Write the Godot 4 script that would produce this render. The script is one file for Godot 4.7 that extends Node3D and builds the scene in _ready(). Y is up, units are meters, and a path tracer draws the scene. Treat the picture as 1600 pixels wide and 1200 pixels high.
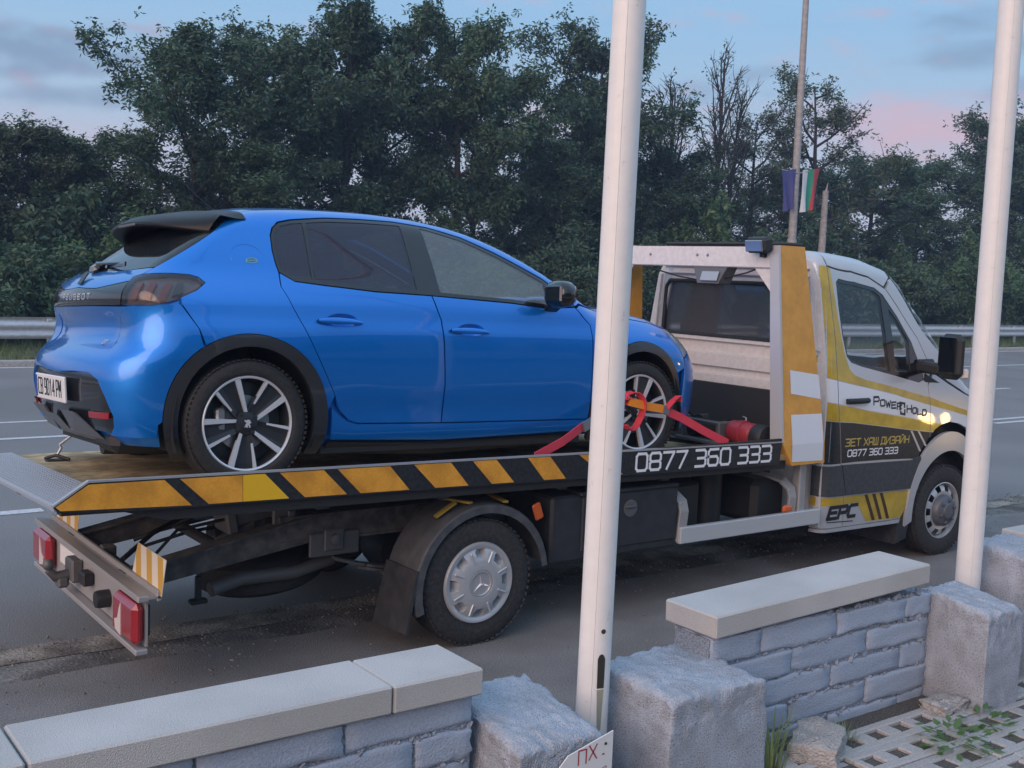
extends Node3D
# Blue hatchback on a tow truck beside a road at dusk. World = truck axes: x forward, y up, z towards the photographer; road at y 0.

var M := {}
var rng := RandomNumberGenerator.new()
var names := {}

# ---------- mesh builder ----------
class MB:
	var v := PackedVector3Array()
	var n := PackedVector3Array()
	var ix := PackedInt32Array()
	func tri(a: Vector3, b: Vector3, c: Vector3, na: Vector3, nb: Vector3, nc: Vector3) -> void:
		var k := v.size()
		v.append(a); v.append(b); v.append(c)
		n.append(na); n.append(nb); n.append(nc)
		if (c - a).cross(b - a).dot(na + nb + nc) >= 0.0:
			ix.append(k); ix.append(k + 1); ix.append(k + 2)
		else:
			ix.append(k); ix.append(k + 2); ix.append(k + 1)
	func flat(a: Vector3, b: Vector3, c: Vector3, out: Vector3) -> void:
		var m := (c - a).cross(b - a)
		if m.length_squared() < 1e-14:
			return
		m = m.normalized()
		if m.dot(out) < 0.0:
			m = -m
		tri(a, b, c, m, m, m)
	func quad(a: Vector3, b: Vector3, c: Vector3, d: Vector3, out: Vector3) -> void:
		flat(a, b, c, out)
		flat(a, c, d, out)
	func quads(a: Vector3, b: Vector3, c: Vector3, d: Vector3, na: Vector3, nb: Vector3, nc: Vector3, nd: Vector3) -> void:
		tri(a, b, c, na, nb, nc)
		tri(a, c, d, na, nc, nd)
	# eight corners: bottom ring p0..p3, top ring p4..p7
	func hexa(p: Array) -> void:
		var m := Vector3.ZERO
		for q in p:
			m += q / 8.0
		for f in [[0, 1, 2, 3], [4, 5, 6, 7], [0, 1, 5, 4], [1, 2, 6, 5], [2, 3, 7, 6], [3, 0, 4, 7]]:
			var a: Vector3 = p[f[0]]; var b: Vector3 = p[f[1]]; var c: Vector3 = p[f[2]]; var d: Vector3 = p[f[3]]
			quad(a, b, c, d, (a + b + c + d) / 4.0 - m)
	# box with chamfered edges
	func box(c: Vector3, s: Vector3, bs := Basis.IDENTITY, bev := 0.0) -> void:
		var h := s * 0.5
		if bev <= 0.0:
			var p := []
			for yy in [-1, 1]:
				for q in [[-1, -1], [1, -1], [1, 1], [-1, 1]]:
					p.append(c + bs * Vector3(h.x * q[0], h.y * yy, h.z * q[1]))
			hexa(p)
			return
		var e := minf(bev, minf(h.x, minf(h.y, h.z)) * 0.98)
		for ax in 3:
			for sg in [-1.0, 1.0]:
				var u := (ax + 1) % 3; var w := (ax + 2) % 3
				var pp := []
				for q in [[-1, -1], [1, -1], [1, 1], [-1, 1]]:
					var t := Vector3.ZERO
					t[ax] = h[ax] * sg; t[u] = (h[u] - e) * q[0]; t[w] = (h[w] - e) * q[1]
					pp.append(c + bs * t)
				var o := Vector3.ZERO
				o[ax] = sg
				quad(pp[0], pp[1], pp[2], pp[3], bs * o)
		for ax in 3:
			var u := (ax + 1) % 3; var w := (ax + 2) % 3
			for su in [-1.0, 1.0]:
				for sw in [-1.0, 1.0]:
					var pp := []
					for q in [[-1, 0], [1, 0], [1, 1], [-1, 1]]:
						var t := Vector3.ZERO
						t[ax] = (h[ax] - e) * q[0]
						t[u] = su * (h[u] - (e if q[1] == 1 else 0.0)); t[w] = sw * (h[w] - (e if q[1] == 0 else 0.0))
						pp.append(c + bs * t)
					var o := Vector3.ZERO
					o[u] = su; o[w] = sw
					quad(pp[0], pp[1], pp[2], pp[3], bs * o)
		for sx in [-1.0, 1.0]:
			for sy in [-1.0, 1.0]:
				for sz in [-1.0, 1.0]:
					var o := Vector3(sx, sy, sz)
					flat(c + bs * (o * Vector3(h.x, h.y - e, h.z - e)), c + bs * (o * Vector3(h.x - e, h.y, h.z - e)), c + bs * (o * Vector3(h.x - e, h.y - e, h.z)), bs * o)
	func bx(x0: float, x1: float, y0: float, y1: float, z0: float, z1: float, bev := 0.0) -> void:
		box(Vector3(x0 + x1, y0 + y1, z0 + z1) * 0.5, Vector3(absf(x1 - x0), absf(y1 - y0), absf(z1 - z0)), Basis.IDENTITY, bev)
	# round tube along a path
	func tube(path: Array, r0: float, r1 := -1.0, seg := 8, caps := true) -> void:
		if r1 < 0.0:
			r1 = r0
		var k := path.size()
		var up := Vector3.UP
		var rings := []
		for i in k:
			var d: Vector3 = (path[mini(i + 1, k - 1)] - path[maxi(i - 1, 0)]).normalized()
			if absf(d.dot(up)) > 0.95:
				up = Vector3.RIGHT
			var sx := d.cross(up).normalized()
			var sy := sx.cross(d).normalized()
			up = sy
			var r := lerpf(r0, r1, float(i) / float(k - 1))
			var ring := []
			for j in seg:
				var a := TAU * j / seg
				ring.append((sx * cos(a) + sy * sin(a)))
			rings.append([path[i], r, ring, d])
		for i in k - 1:
			var A: Array = rings[i]; var B: Array = rings[i + 1]
			for j in seg:
				var jj := (j + 1) % seg
				quads(A[0] + A[2][j] * A[1], A[0] + A[2][jj] * A[1], B[0] + B[2][jj] * B[1], B[0] + B[2][j] * B[1], A[2][j], A[2][jj], B[2][jj], B[2][j])
		if caps:
			for e in [0, k - 1]:
				var A: Array = rings[e]
				var o: Vector3 = -A[3] if e == 0 else A[3]
				for j in range(1, seg - 1):
					flat(A[0] + A[2][0] * A[1], A[0] + A[2][j] * A[1], A[0] + A[2][j + 1] * A[1], o)
	# profile of (radius, height) turned about the y axis of tf
	func lathe(prof: Array, seg: int, tf := Transform3D.IDENTITY, smooth := true) -> void:
		var k := prof.size()
		var nn := []
		for i in k - 1:
			var d: Vector2 = prof[i + 1] - prof[i]
			nn.append(Vector2(d.y, -d.x).normalized())
		for i in k - 1:
			var n0: Vector2 = nn[i]; var n1: Vector2 = nn[i]
			if smooth and i > 0 and nn[i - 1].dot(nn[i]) > 0.6:
				n0 = (nn[i - 1] + nn[i]).normalized()
			if smooth and i < k - 2 and nn[i + 1].dot(nn[i]) > 0.6:
				n1 = (nn[i + 1] + nn[i]).normalized()
			var p: Vector2 = prof[i]; var q: Vector2 = prof[i + 1]
			for j in seg:
				var a := TAU * j / seg; var b := TAU * (j + 1) / seg
				var ca := Vector3(cos(a), 0, sin(a)); var cb := Vector3(cos(b), 0, sin(b))
				var A := tf * (ca * p.x + Vector3.UP * p.y); var B := tf * (cb * p.x + Vector3.UP * p.y)
				var C := tf * (cb * q.x + Vector3.UP * q.y); var D := tf * (ca * q.x + Vector3.UP * q.y)
				var na := tf.basis * (ca * n0.x + Vector3.UP * n0.y); var nb := tf.basis * (cb * n0.x + Vector3.UP * n0.y)
				var nc := tf.basis * (cb * n1.x + Vector3.UP * n1.y); var nd := tf.basis * (ca * n1.x + Vector3.UP * n1.y)
				if p.x > 1e-6:
					tri(A, B, C, na, nb, nc)
				if q.x > 1e-6:
					tri(A, C, D, na, nc, nd)
	# 2D polygon in the xy plane of tf, extruded along +z of tf by depth
	func slab(poly: PackedVector2Array, tf: Transform3D, depth: float) -> void:
		var t := Geometry2D.triangulate_polygon(poly)
		var o := tf.basis.z.normalized()
		for i in range(0, t.size(), 3):
			for e in [0.0, depth]:
				var w := []
				for j in 3:
					var q := poly[t[i + j]]
					w.append(tf * Vector3(q.x, q.y, e))
				flat(w[0], w[1], w[2], o if (e > 0.0) == (depth > 0.0) and e != 0.0 else -o * signf(depth))
		var ccw := not Geometry2D.is_polygon_clockwise(poly)
		for i in poly.size():
			var a := poly[i]; var b := poly[(i + 1) % poly.size()]
			var e := (b - a)
			var nn := Vector2(e.y, -e.x) * (1.0 if ccw else -1.0)
			quad(tf * Vector3(a.x, a.y, 0), tf * Vector3(b.x, b.y, 0), tf * Vector3(b.x, b.y, depth), tf * Vector3(a.x, a.y, depth), tf.basis * Vector3(nn.x, nn.y, 0))
	func mesh() -> ArrayMesh:
		var m := ArrayMesh.new()
		var a := []
		a.resize(Mesh.ARRAY_MAX)
		a[Mesh.ARRAY_VERTEX] = v
		a[Mesh.ARRAY_NORMAL] = n
		a[Mesh.ARRAY_INDEX] = ix
		m.add_surface_from_arrays(Mesh.PRIMITIVE_TRIANGLES, a)
		return m

# ---------- tables and body surfaces ----------
class Tab:
	var vals := PackedFloat32Array()
	var x0: float
	var x1: float
	const STEP := 0.005
	func _init(t: Array) -> void:
		var X := []; var Y := []; var m := []
		for i in range(0, t.size(), 2):
			X.append(float(t[i])); Y.append(float(t[i + 1]))
		var k := X.size()
		for i in k:
			var a := maxi(i - 1, 0); var b := mini(i + 1, k - 1)
			m.append((Y[b] - Y[a]) / (X[b] - X[a]))
		x0 = X[0]; x1 = X[k - 1]
		var cnt := int(ceil((x1 - x0) / STEP)) + 2
		var i := 0
		for j in cnt:
			var x := minf(x0 + j * STEP, x1)
			while i < k - 2 and x > X[i + 1]:
				i += 1
			var h: float = X[i + 1] - X[i]
			var u: float = (x - X[i]) / h
			vals.append((1 + 2 * u) * (1 - u) * (1 - u) * Y[i] + u * (1 - u) * (1 - u) * h * m[i] + u * u * (3 - 2 * u) * Y[i + 1] + u * u * (u - 1) * h * m[i + 1])
	func at(x: float) -> float:
		var f := (clampf(x, x0, x1) - x0) / STEP
		var i := int(f)
		return lerpf(vals[i], vals[i + 1], f - i)

class Surf:
	var S0 := 0.0
	var S1 := 2.6
	var RS := 0.85
	var QY := 0.88
	var RQ := 0.6
	func f(_x: float, _y: float, _z: float) -> float:
		return 0.0
	static func smax(a: float, b: float, k: float) -> float:
		var h := maxf(k - absf(a - b), 0.0) / k
		return maxf(a, b) + h * h * k * 0.25
	func nrm(p: Vector3) -> Vector3:
		var e := 0.006
		return Vector3(f(p.x + e, p.y, p.z) - f(p.x - e, p.y, p.z), f(p.x, p.y + e, p.z) - f(p.x, p.y - e, p.z), f(p.x, p.y, p.z + e) - f(p.x, p.y, p.z - e)).normalized()
	func hit(s: float, q: float) -> Vector3:
		var ox := clampf(s, S0, S1)
		var th := (s - ox) / RS
		var ph := maxf(q - QY, 0.0) / RQ
		var d := Vector3(sin(th) * cos(ph), sin(ph), cos(th) * cos(ph))
		var o := Vector3(ox, minf(q, QY), 0.0)
		var lo := 0.0; var hi := 2.0
		var flo := -1.0; var fhi := 1.0
		for i in 6:
			var mid := (lo + hi) * 0.5
			var g := f(o.x + d.x * mid, o.y + d.y * mid, o.z + d.z * mid)
			if g < 0.0:
				lo = mid; flo = g
			else:
				hi = mid; fhi = g
		for i in 3:
			var t := lo + (hi - lo) * clampf(-flo / (fhi - flo), 0.02, 0.98)
			var g := f(o.x + d.x * t, o.y + d.y * t, o.z + d.z * t)
			if g < 0.0:
				lo = t; flo = g
			else:
				hi = t; fhi = g
		return o + d * (lo + (hi - lo) * clampf(-flo / (fhi - flo), 0.0, 1.0))
	# puts a polygon of (s, q) on the surface; sides: 1 right, -1 left, 0 both
	func patch(mb: MB, poly: Array, cell := 0.03, off := 0.0, flange := 0.02, sides := 1, holes := []) -> void:
		var pp := PackedVector2Array()
		var k := poly.size()
		for i in k:
			var a: Vector2 = poly[i]; var b: Vector2 = poly[(i + 1) % k]
			var m := maxi(1, int(ceil(a.distance_to(b) / cell)))
			for j in m:
				pp.append(a.lerp(b, float(j) / m))
		var lo := pp[0]; var hi := pp[0]
		for p in pp:
			lo = lo.min(p); hi = hi.max(p)
		var nx := int(ceil((hi.x - lo.x) / cell)) + 1; var ny := int(ceil((hi.y - lo.y) / cell)) + 1
		var org := lo - Vector2(cell, cell) * 0.37
		nx += 1; ny += 1
		var mark := {}
		var rings := [pp]
		for hp in holes:
			rings.append(PackedVector2Array(hp))
		for r in rings:
			for i in r.size():
				var a: Vector2 = r[i]; var b: Vector2 = r[(i + 1) % r.size()]
				var m := maxi(1, int(ceil(a.distance_to(b) / (cell * 0.2))))
				for j in m + 1:
					var p := (a.lerp(b, float(j) / m) - org) / cell
					mark[int(floor(p.x)) * 4096 + int(floor(p.y))] = true
		var cache := {}
		var grid := {}
		for i in nx:
			for j in ny:
				var c0 := org + Vector2(i, j) * cell
				var sq := PackedVector2Array([c0, c0 + Vector2(cell, 0), c0 + Vector2(cell, cell), c0 + Vector2(0, cell)])
				if mark.has(i * 4096 + j):
					var parts: Array = []
					parts.append_array(Geometry2D.intersect_polygons(pp, sq))
					for h in range(1, rings.size()):
						var nxt: Array = []
						for q in parts:
							nxt.append_array(Geometry2D.clip_polygons(q, rings[h]))
						parts = nxt
					for q in parts:
						if q.size() < 3:
							continue
						var t := Geometry2D.triangulate_polygon(q)
						for w in range(0, t.size(), 3):
							_tri(mb, _pt(q[t[w]], off, cache), _pt(q[t[w + 1]], off, cache), _pt(q[t[w + 2]], off, cache), sides)
				else:
					var mid := c0 + Vector2(cell, cell) * 0.5
					var inside := Geometry2D.is_point_in_polygon(mid, pp)
					for h in range(1, rings.size()):
						inside = inside and not Geometry2D.is_point_in_polygon(mid, rings[h])
					if inside:
						var g := []
						for q in sq:
							g.append(_pt(q, off, cache))
						_tri(mb, g[0], g[1], g[2], sides)
						_tri(mb, g[0], g[2], g[3], sides)
		if flange > 0.0:
			for r in rings:
				var cen := Vector2.ZERO
				for p in r:
					cen += p / r.size()
				for i in r.size():
					var A: Array = _pt(r[i], off, cache); var B: Array = _pt(r[(i + 1) % r.size()], off, cache)
					if absf(A[0].z) < 0.003 and absf(B[0].z) < 0.003:
						continue
					var a1: Vector3 = A[0] - A[1] * flange; var b1: Vector3 = B[0] - B[1] * flange
					var o: Vector3 = (B[0] - A[0]).cross(A[1])
					for sg in ([1.0, -1.0] if sides == 0 else [float(sides)]):
						var z := Vector3(1, 1, sg)
						mb.quad(A[0] * z, B[0] * z, b1 * z, a1 * z, o * z)
	func rim(mb: MB, poly: Array, cell: float, flange: float, sides: int) -> void:
		var cache := {}
		for i in poly.size():
			var a: Vector2 = poly[i]; var b: Vector2 = poly[(i + 1) % poly.size()]
			var m := maxi(1, int(ceil(a.distance_to(b) / cell)))
			for j in m:
				var A: Array = _pt(a.lerp(b, float(j) / m), 0.0, cache); var B: Array = _pt(a.lerp(b, float(j + 1) / m), 0.0, cache)
				var z := Vector3(1, 1, sides)
				mb.quad(A[0] * z, B[0] * z, (B[0] - B[1] * flange) * z, (A[0] - A[1] * flange) * z, (B[0] - A[0]).cross(A[1]) * z)
	func _pt(q: Vector2, off: float, cache: Dictionary) -> Array:
		var key := Vector2i(int(round(q.x * 20000.0)), int(round(q.y * 20000.0)))
		if not cache.has(key):
			var p := hit(q.x, q.y)
			var m := nrm(p)
			cache[key] = [p + m * off, m]
		return cache[key]
	func _tri(mb: MB, a: Array, b: Array, c: Array, sides: int) -> void:
		if sides >= 0:
			mb.tri(a[0], b[0], c[0], a[1], b[1], c[1])
		if sides <= 0:
			var z := Vector3(1, 1, -1)
			mb.tri(a[0] * z, b[0] * z, c[0] * z, a[1] * z, b[1] * z, c[1] * z)

class CarSurf extends Surf:
	var TW := Tab.new([0.05, 0.7, 0.12, 0.74, 0.16, 0.79, 0.22, 0.825, 0.3, 0.845, 0.42, 0.858, 0.57, 0.868, 0.68, 0.872, 0.76, 0.87, 0.82, 0.858, 0.9, 0.846, 0.96, 0.826, 1.02, 0.8, 1.125, 0.755, 1.23, 0.705, 1.315, 0.66, 1.38, 0.615, 1.44, 0.55, 1.54, 0.45, 2.2, 0.1])
	var TT := Tab.new([-2.2, 0.5, -0.9, 0.8, -0.7, 0.86, -0.5, 0.925, -0.25, 0.965, 0, 0.985, 0.4, 1, 1.6, 1, 2.2, 0.985, 2.6, 0.965, 3.0, 0.925, 3.3, 0.86, 3.5, 0.8, 4.7, 0.5])
	var TG := Tab.new([-2.2, 0.5, -0.7, 0.8, -0.4, 0.85, -0.1, 0.905, 0.2, 0.95, 0.6, 0.985, 1.0, 1, 1.4, 0.99, 1.8, 0.97, 2.2, 0.95, 3.5, 0.8, 4.7, 0.5])
	var TY := Tab.new([-2.2, 0.65, -0.9, 1.18, -0.5, 1.27, -0.3, 1.318, -0.1, 1.366, 0.2, 1.41, 0.5, 1.432, 0.8, 1.438, 1.05, 1.428, 1.3, 1.398, 1.5, 1.35, 1.7, 1.28, 1.9, 1.19, 2.1, 1.085, 2.22, 1.022, 2.32, 0.996, 2.5, 0.98, 2.7, 0.952, 2.9, 0.903, 3.05, 0.852, 3.2, 0.78, 3.3, 0.7, 3.45, 0.52, 4.7, -0.5])
	var TR := Tab.new([0.05, -0.43, 0.08, -0.46, 0.14, -0.53, 0.2, -0.61, 0.3, -0.665, 0.44, -0.685, 0.55, -0.68, 0.61, -0.66, 0.65, -0.625, 0.69, -0.59, 0.755, -0.57, 0.835, -0.575, 0.9, -0.58, 0.95, -0.565, 1.0, -0.525, 1.04, -0.465, 1.145, -0.325, 1.25, -0.175, 1.35, -0.02, 1.45, 0.13, 1.55, 0.27, 2.9, 1.5])
	var TF := Tab.new([0.05, 3.1, 0.17, 3.25, 0.27, 3.305, 0.42, 3.33, 0.57, 3.33, 0.67, 3.3, 0.77, 3.24, 0.87, 3.17, 1.5, 2.8, 2.9, 2.0])
	func f(x: float, y: float, z: float) -> float:
		z = absf(z)
		var g := smoothstep(.88, 1.08, y)
		var w := TW.at(y) * lerpf(TT.at(x), TG.at(x), g)
		var yy := (y - .63) / .2
		yy = exp(-yy * yy)
		w += .016 * yy * (exp(-x * x / .1764) + exp(-(x - 2.54) * (x - 2.54) / .1764))
		var y3 := (y - .34) / .1
		w -= .012 * exp(-y3 * y3) * smoothstep(.35, .6, x) * (1.0 - smoothstep(1.95, 2.15, x))
		var fs := (z - w) * .95
		var t0 := TY.at(x)
		var sl := (TY.at(x + .02) - TY.at(x - .02)) / .04
		var ft := (y - t0 + .15 * z * z) / sqrt(1.0 + sl * sl)
		var r4 := (y - .745) / .085
		r4 *= r4
		var fr := (TR.at(y) + .035 * exp(-r4 * r4) * (1.0 - smoothstep(.42, .70, z)) + .15 * z * z - x) * lerpf(.9, .65, smoothstep(.97, 1.04, y))
		var ff := (x - TF.at(y) + .30 * z * z) * .9
		var a := smax(fs, ft, .07 + .10 * smoothstep(1.9, 2.3, x))
		a = smax(a, fr, .08 + .09 * (1.0 - smoothstep(.79, 1.04, y)))
		return smax(a, ff, .22)

class CabSurf extends Surf:
	var CW := Tab.new([.1,.90,.2,.925,.35,.95,.6,.962,.8,.966,1.0,.966,1.2,.956,1.35,.938,1.6,.895,1.8,.858,2.0,.82,2.15,.785,2.35,.72,3.4,.4])
	var CT := Tab.new([1.3,.8,2.6,.985,3.1,1,4.2,1,4.7,.985,5.0,.95,5.2,.90,5.5,.78,6.6,.4])
	var CYT := Tab.new([1.3,2.1,2.6,2.275,2.9,2.295,3.1,2.295,3.3,2.28,3.5,2.25,3.65,2.215,3.8,2.145,3.95,1.995,4.1,1.85,4.25,1.70,4.4,1.56,4.52,1.46,4.65,1.39,4.85,1.31,5.05,1.20,5.2,1.05,5.35,.8,6.6,-1.0])
	var CXF := Tab.new([.1,5.18,.15,5.2,.4,5.30,.7,5.32,.9,5.28,1.1,5.17,1.3,4.98,2.4,4.4,3.4,4.0])
	func _init() -> void:
		S0 = 3.3; S1 = 4.5; RS = .95; QY = 1.25; RQ = .7
	func f(x: float, y: float, z: float) -> float:
		z = absf(z)
		var e := (x - 4.325) / .45; var h := (y - .75) / .22
		var w := CW.at(y) * CT.at(x) + .012 * exp(-e * e - h * h)
		var fs := (z - w) * .97
		var sl := (CYT.at(x + .02) - CYT.at(x - .02)) / .04
		var ft := (y - CYT.at(x) + .06 * z * z) / sqrt(1.0 + sl * sl)
		var a := smax(fs, ft, .10 + .08 * smoothstep(4.3, 4.7, x))
		a = smax(a, 2.89 - x, .10)
		return smax(a, (x - CXF.at(y) + .16 * z * z) * .9, .25)

# ---------- naming and tagging ----------
func add(mb: MB, called: String, mat: Material, parent: Node) -> MeshInstance3D:
	var o := MeshInstance3D.new()
	o.name = called
	o.mesh = mb.mesh()
	o.material_override = mat
	parent.add_child(o, true)
	return o
func numbered(s: String) -> String:
	names[s] = names.get(s, -1) + 1
	return s if names[s] == 0 else "%s_%03d" % [s, names[s]]
func tag(o: Node, label: String, category: String, group := "", kind := "") -> Node:
	if label: o.set_meta("label", label)
	if category: o.set_meta("category", category)
	if group: o.set_meta("group", group)
	if kind: o.set_meta("kind", kind)
	return o
func thing(called: String, label: String, category: String, group := "") -> Node3D:
	var o := Node3D.new()
	o.name = numbered(called)
	add_child(o)
	tag(o, label, category, group)
	return o
func part(src: MeshInstance3D, parent: Node, tf: Transform3D, called := "") -> MeshInstance3D:
	var o := MeshInstance3D.new()
	o.name = called if called else String(src.name).rstrip("0123456789_")
	o.mesh = src.mesh
	o.material_override = src.material_override
	o.transform = tf
	parent.add_child(o, true)
	return o
func struct(mb: MB, called: String, mat: Material, label := "") -> MeshInstance3D:
	var o := add(mb, called, mat, self)
	o.set_meta("kind", "structure")
	if label: o.set_meta("label", label)
	return o
func V2(a: Array) -> PackedVector2Array:
	var r := PackedVector2Array()
	for i in range(0, a.size(), 2):
		r.append(Vector2(a[i], a[i + 1]))
	return r
func lin(r: float, g: float, b: float) -> Color:
	return Color(r, g, b).linear_to_srgb()
func mat(called: String, c: Color, rough := 0.6, metal := 0.0, coat := 0.0) -> StandardMaterial3D:
	var m := StandardMaterial3D.new()
	m.resource_name = called
	m.albedo_color = c
	m.roughness = rough
	m.metallic = metal
	if coat > 0.0:
		m.clearcoat_enabled = true
		m.clearcoat = coat
		m.clearcoat_roughness = 0.03
	M[called] = m
	return m
func noise_tex(freq: float, oct: int, seed_: int, size := 512, ramp: Array = [], kind := FastNoiseLite.TYPE_SIMPLEX_SMOOTH) -> NoiseTexture2D:
	var nz := FastNoiseLite.new()
	nz.noise_type = kind
	nz.frequency = freq
	nz.fractal_octaves = oct
	nz.seed = seed_
	var t := NoiseTexture2D.new()
	t.width = size; t.height = size
	t.seamless = true
	t.noise = nz
	if ramp.size():
		var g := Gradient.new()
		var offs := PackedFloat32Array(); var cols := PackedColorArray()
		for r in ramp:
			offs.append(r[0]); cols.append(r[1])
		g.offsets = offs; g.colors = cols
		t.color_ramp = g
	return t
# colour mottling, relief and a second large-scale layer on a triplanar material
func rough_mat(called: String, c0: Color, c1: Color, rough: float, scale: float, freq: float, relief: float, seed_: int, big := 0.0, b0 := Color.WHITE, b1 := Color.WHITE) -> StandardMaterial3D:
	var m := mat(called, Color.WHITE, rough)
	m.albedo_texture = noise_tex(freq, 5, seed_, 512, [[0.2, c0], [0.8, c1]])
	m.uv1_triplanar = true
	m.uv1_world_triplanar = true
	m.uv1_scale = Vector3.ONE * scale
	if relief > 0.0:
		m.heightmap_enabled = true
		m.heightmap_scale = relief
		m.heightmap_texture = noise_tex(freq * 1.5, 4, seed_ + 7)
	if big > 0.0:
		m.detail_enabled = true
		m.detail_blend_mode = BaseMaterial3D.BLEND_MODE_MUL
		m.detail_uv_layer = BaseMaterial3D.DETAIL_UV_2
		m.uv2_triplanar = true
		m.uv2_world_triplanar = true
		m.uv2_scale = Vector3.ONE * big
		m.detail_albedo = noise_tex(0.008, 4, seed_ + 21, 512, [[0.25, b0], [0.75, b1]])
	return m
func glassy(called: String, c: Color, alpha: float) -> StandardMaterial3D:
	var m := mat(called, Color(c.r, c.g, c.b, alpha), 0.02)
	m.transparency = BaseMaterial3D.TRANSPARENCY_ALPHA
	return m

# ---------- lettering: strokes on a unit box, one ribbon for each stroke ----------
const GLYPH := {
	"0": [[.15,0,.85,0,1,.15,1,.85,.85,1,.15,1,0,.85,0,.15,.15,0]],
	"1": [[.2,.8,.55,1,.55,0]], "4": [[.75,0,.75,1,0,.3,1,.3]],
	"3": [[0,1,.85,1,1,.87,1,.62,.88,.5,.2,.5],[.88,.5,1,.38,1,.13,.85,0,0,0]],
	"6": [[1,1,.15,1,0,.85,0,.15,.15,0,.85,0,1,.15,1,.4,.85,.55,0,.55]],
	"7": [[0,1,1,1,.35,0]],
	"8": [[.15,0,.85,0,1,.13,1,.38,.88,.5,.12,.5,0,.38,0,.13,.15,0],[.12,.5,0,.62,0,.87,.15,1,.85,1,1,.87,1,.62,.88,.5]],
	"9": [[0,0,.85,0,1,.15,1,.85,.85,1,.15,1,0,.85,0,.6,.15,.45,1,.45]],
	"P": [[0,0,0,1,.85,1,1,.85,1,.6,.85,.45,0,.45]], "O": [[.15,0,.85,0,1,.15,1,.85,.85,1,.15,1,0,.85,0,.15,.15,0]],
	"W": [[0,1,.2,0,.5,.75,.8,0,1,1]], "E": [[1,1,0,1,0,0,1,0],[0,.52,.85,.52]], "R": [[0,0,0,1,.85,1,1,.85,1,.62,.85,.48,0,.48],[.55,.48,1,0]],
	"H": [[0,0,0,1],[1,0,1,1],[0,.5,1,.5]], "L": [[0,1,0,0,1,0]], "D": [[0,0,0,1,.75,1,1,.75,1,.25,.75,0,0,0]], "C": [[1,1,.15,1,0,.85,0,.15,.15,0,1,0]],
	"B": [[0,0,0,1,.8,1,.95,.87,.95,.64,.8,.52,0,.52],[.8,.52,1,.38,1,.14,.85,0,0,0]], "M": [[0,0,0,1,.5,.4,1,1,1,0]], "U": [[0,1,0,.15,.15,0,.85,0,1,.15,1,1]], "G": [[1,1,.15,1,0,.85,0,.15,.15,0,1,0,1,.5,.55,.5]], "T": [[0,1,1,1],[.5,1,.5,0]],
	"З": [[0,1,.85,1,1,.87,1,.62,.88,.5,.3,.5],[.88,.5,1,.38,1,.13,.85,0,0,0]], "Е": [[1,1,0,1,0,0,1,0],[0,.52,.85,.52]], "Т": [[0,1,1,1],[.5,1,.5,0]],
	"Х": [[0,1,1,0],[0,0,1,1]], "А": [[0,0,0,.8,.2,1,1,1,1,0],[0,.4,1,.4]], "Ш": [[0,1,0,0,1,0,1,1],[.5,0,.5,1]], "Д": [[-.08,-.12,-.08,.05,1.08,.05,1.08,-.12],[.12,.05,.12,1,.9,1,.9,.05]],
	"И": [[0,1,0,0,1,1,1,0]], "Й": [[0,1,0,0,1,1,1,0],[.3,1.22,.5,1.13,.7,1.22]], "Н": [[0,0,0,1],[1,0,1,1],[0,.5,1,.5]], "П": [[0,0,0,1,1,1,1,0]], ".": [[.4,0,.6,0]]}
# at.call(u, v) -> [point, normal]; text runs along u from u0 with letter width w, height h
func letters(mb: MB, text: String, at: Callable, u0: float, v0: float, w: float, h: float, gap: float, thick: float, slant := 0.0, small := 1.0, rise := 0.0) -> float:
	var u := u0
	for ch in text:
		if ch == " ":
			u += w * 0.62
			continue
		var low := ch != ch.to_upper()
		var hh := h * (small if low else 1.0); var ww := w * (small if low else 1.0)
		for st in GLYPH[ch.to_upper()]:
			var pts := []
			for i in range(0, st.size(), 2):
				pts.append(Vector2(u + st[i] * ww + st[i + 1] * hh * slant, v0 + st[i + 1] * hh + (u - u0) * rise))
			for i in pts.size() - 1:
				var a: Vector2 = pts[i]; var b: Vector2 = pts[i + 1]
				var d := (b - a).normalized() * thick * 0.5
				var e := Vector2(-d.y, d.x)
				a -= d * 0.8; b += d * 0.8
				var c := [at.call(a.x - e.x, a.y - e.y), at.call(b.x - e.x, b.y - e.y), at.call(b.x + e.x, b.y + e.y), at.call(a.x + e.x, a.y + e.y)]
				var lift := 0.0001 * (i % 3)
				mb.quads(c[0][0] + c[0][1] * lift, c[1][0] + c[1][1] * lift, c[2][0] + c[2][1] * lift, c[3][0] + c[3][1] * lift, c[0][1], c[1][1], c[2][1], c[3][1])
		u += ww + gap
	return u
# ---------- the blue car: x from the rear axle forward, y from the deck up ----------
func arc(cx: float, cy: float, rx: float, ry: float, a0: float, a1: float, k: int) -> Array:
	var r := []
	for i in k + 1:
		var a := deg_to_rad(lerpf(a0, a1, float(i) / k))
		var x := cx + rx * cos(a)
		# the wrap coordinate of a point at the side
		if x < 0.0: x = -0.85 * atan(-x / 0.85)
		elif x > 2.6: x = 2.6 + 0.85 * atan((x - 2.6) / 0.83)
		r.append(Vector2(x, cy + ry * sin(a)))
	return r
func cup_hole(a: float, b: float, q: float) -> Array:
	var r := []
	for i in 28:
		var t := TAU * i / 28.0
		r.append(Vector2(lerpf(a, b, .56) + cos(t) * .088, q + .004 + sin(t) * .034))
	return r
func topy(S: Surf, x: float, z: float) -> float:
	var lo := .8; var hi := 1.7
	for i in 14:
		var m := (lo + hi) * .5
		if S.f(x, m, z) < 0.0: lo = m
		else: hi = m
	return lo
func arrv(a: Array) -> Array:
	return Array(V2(a))

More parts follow.
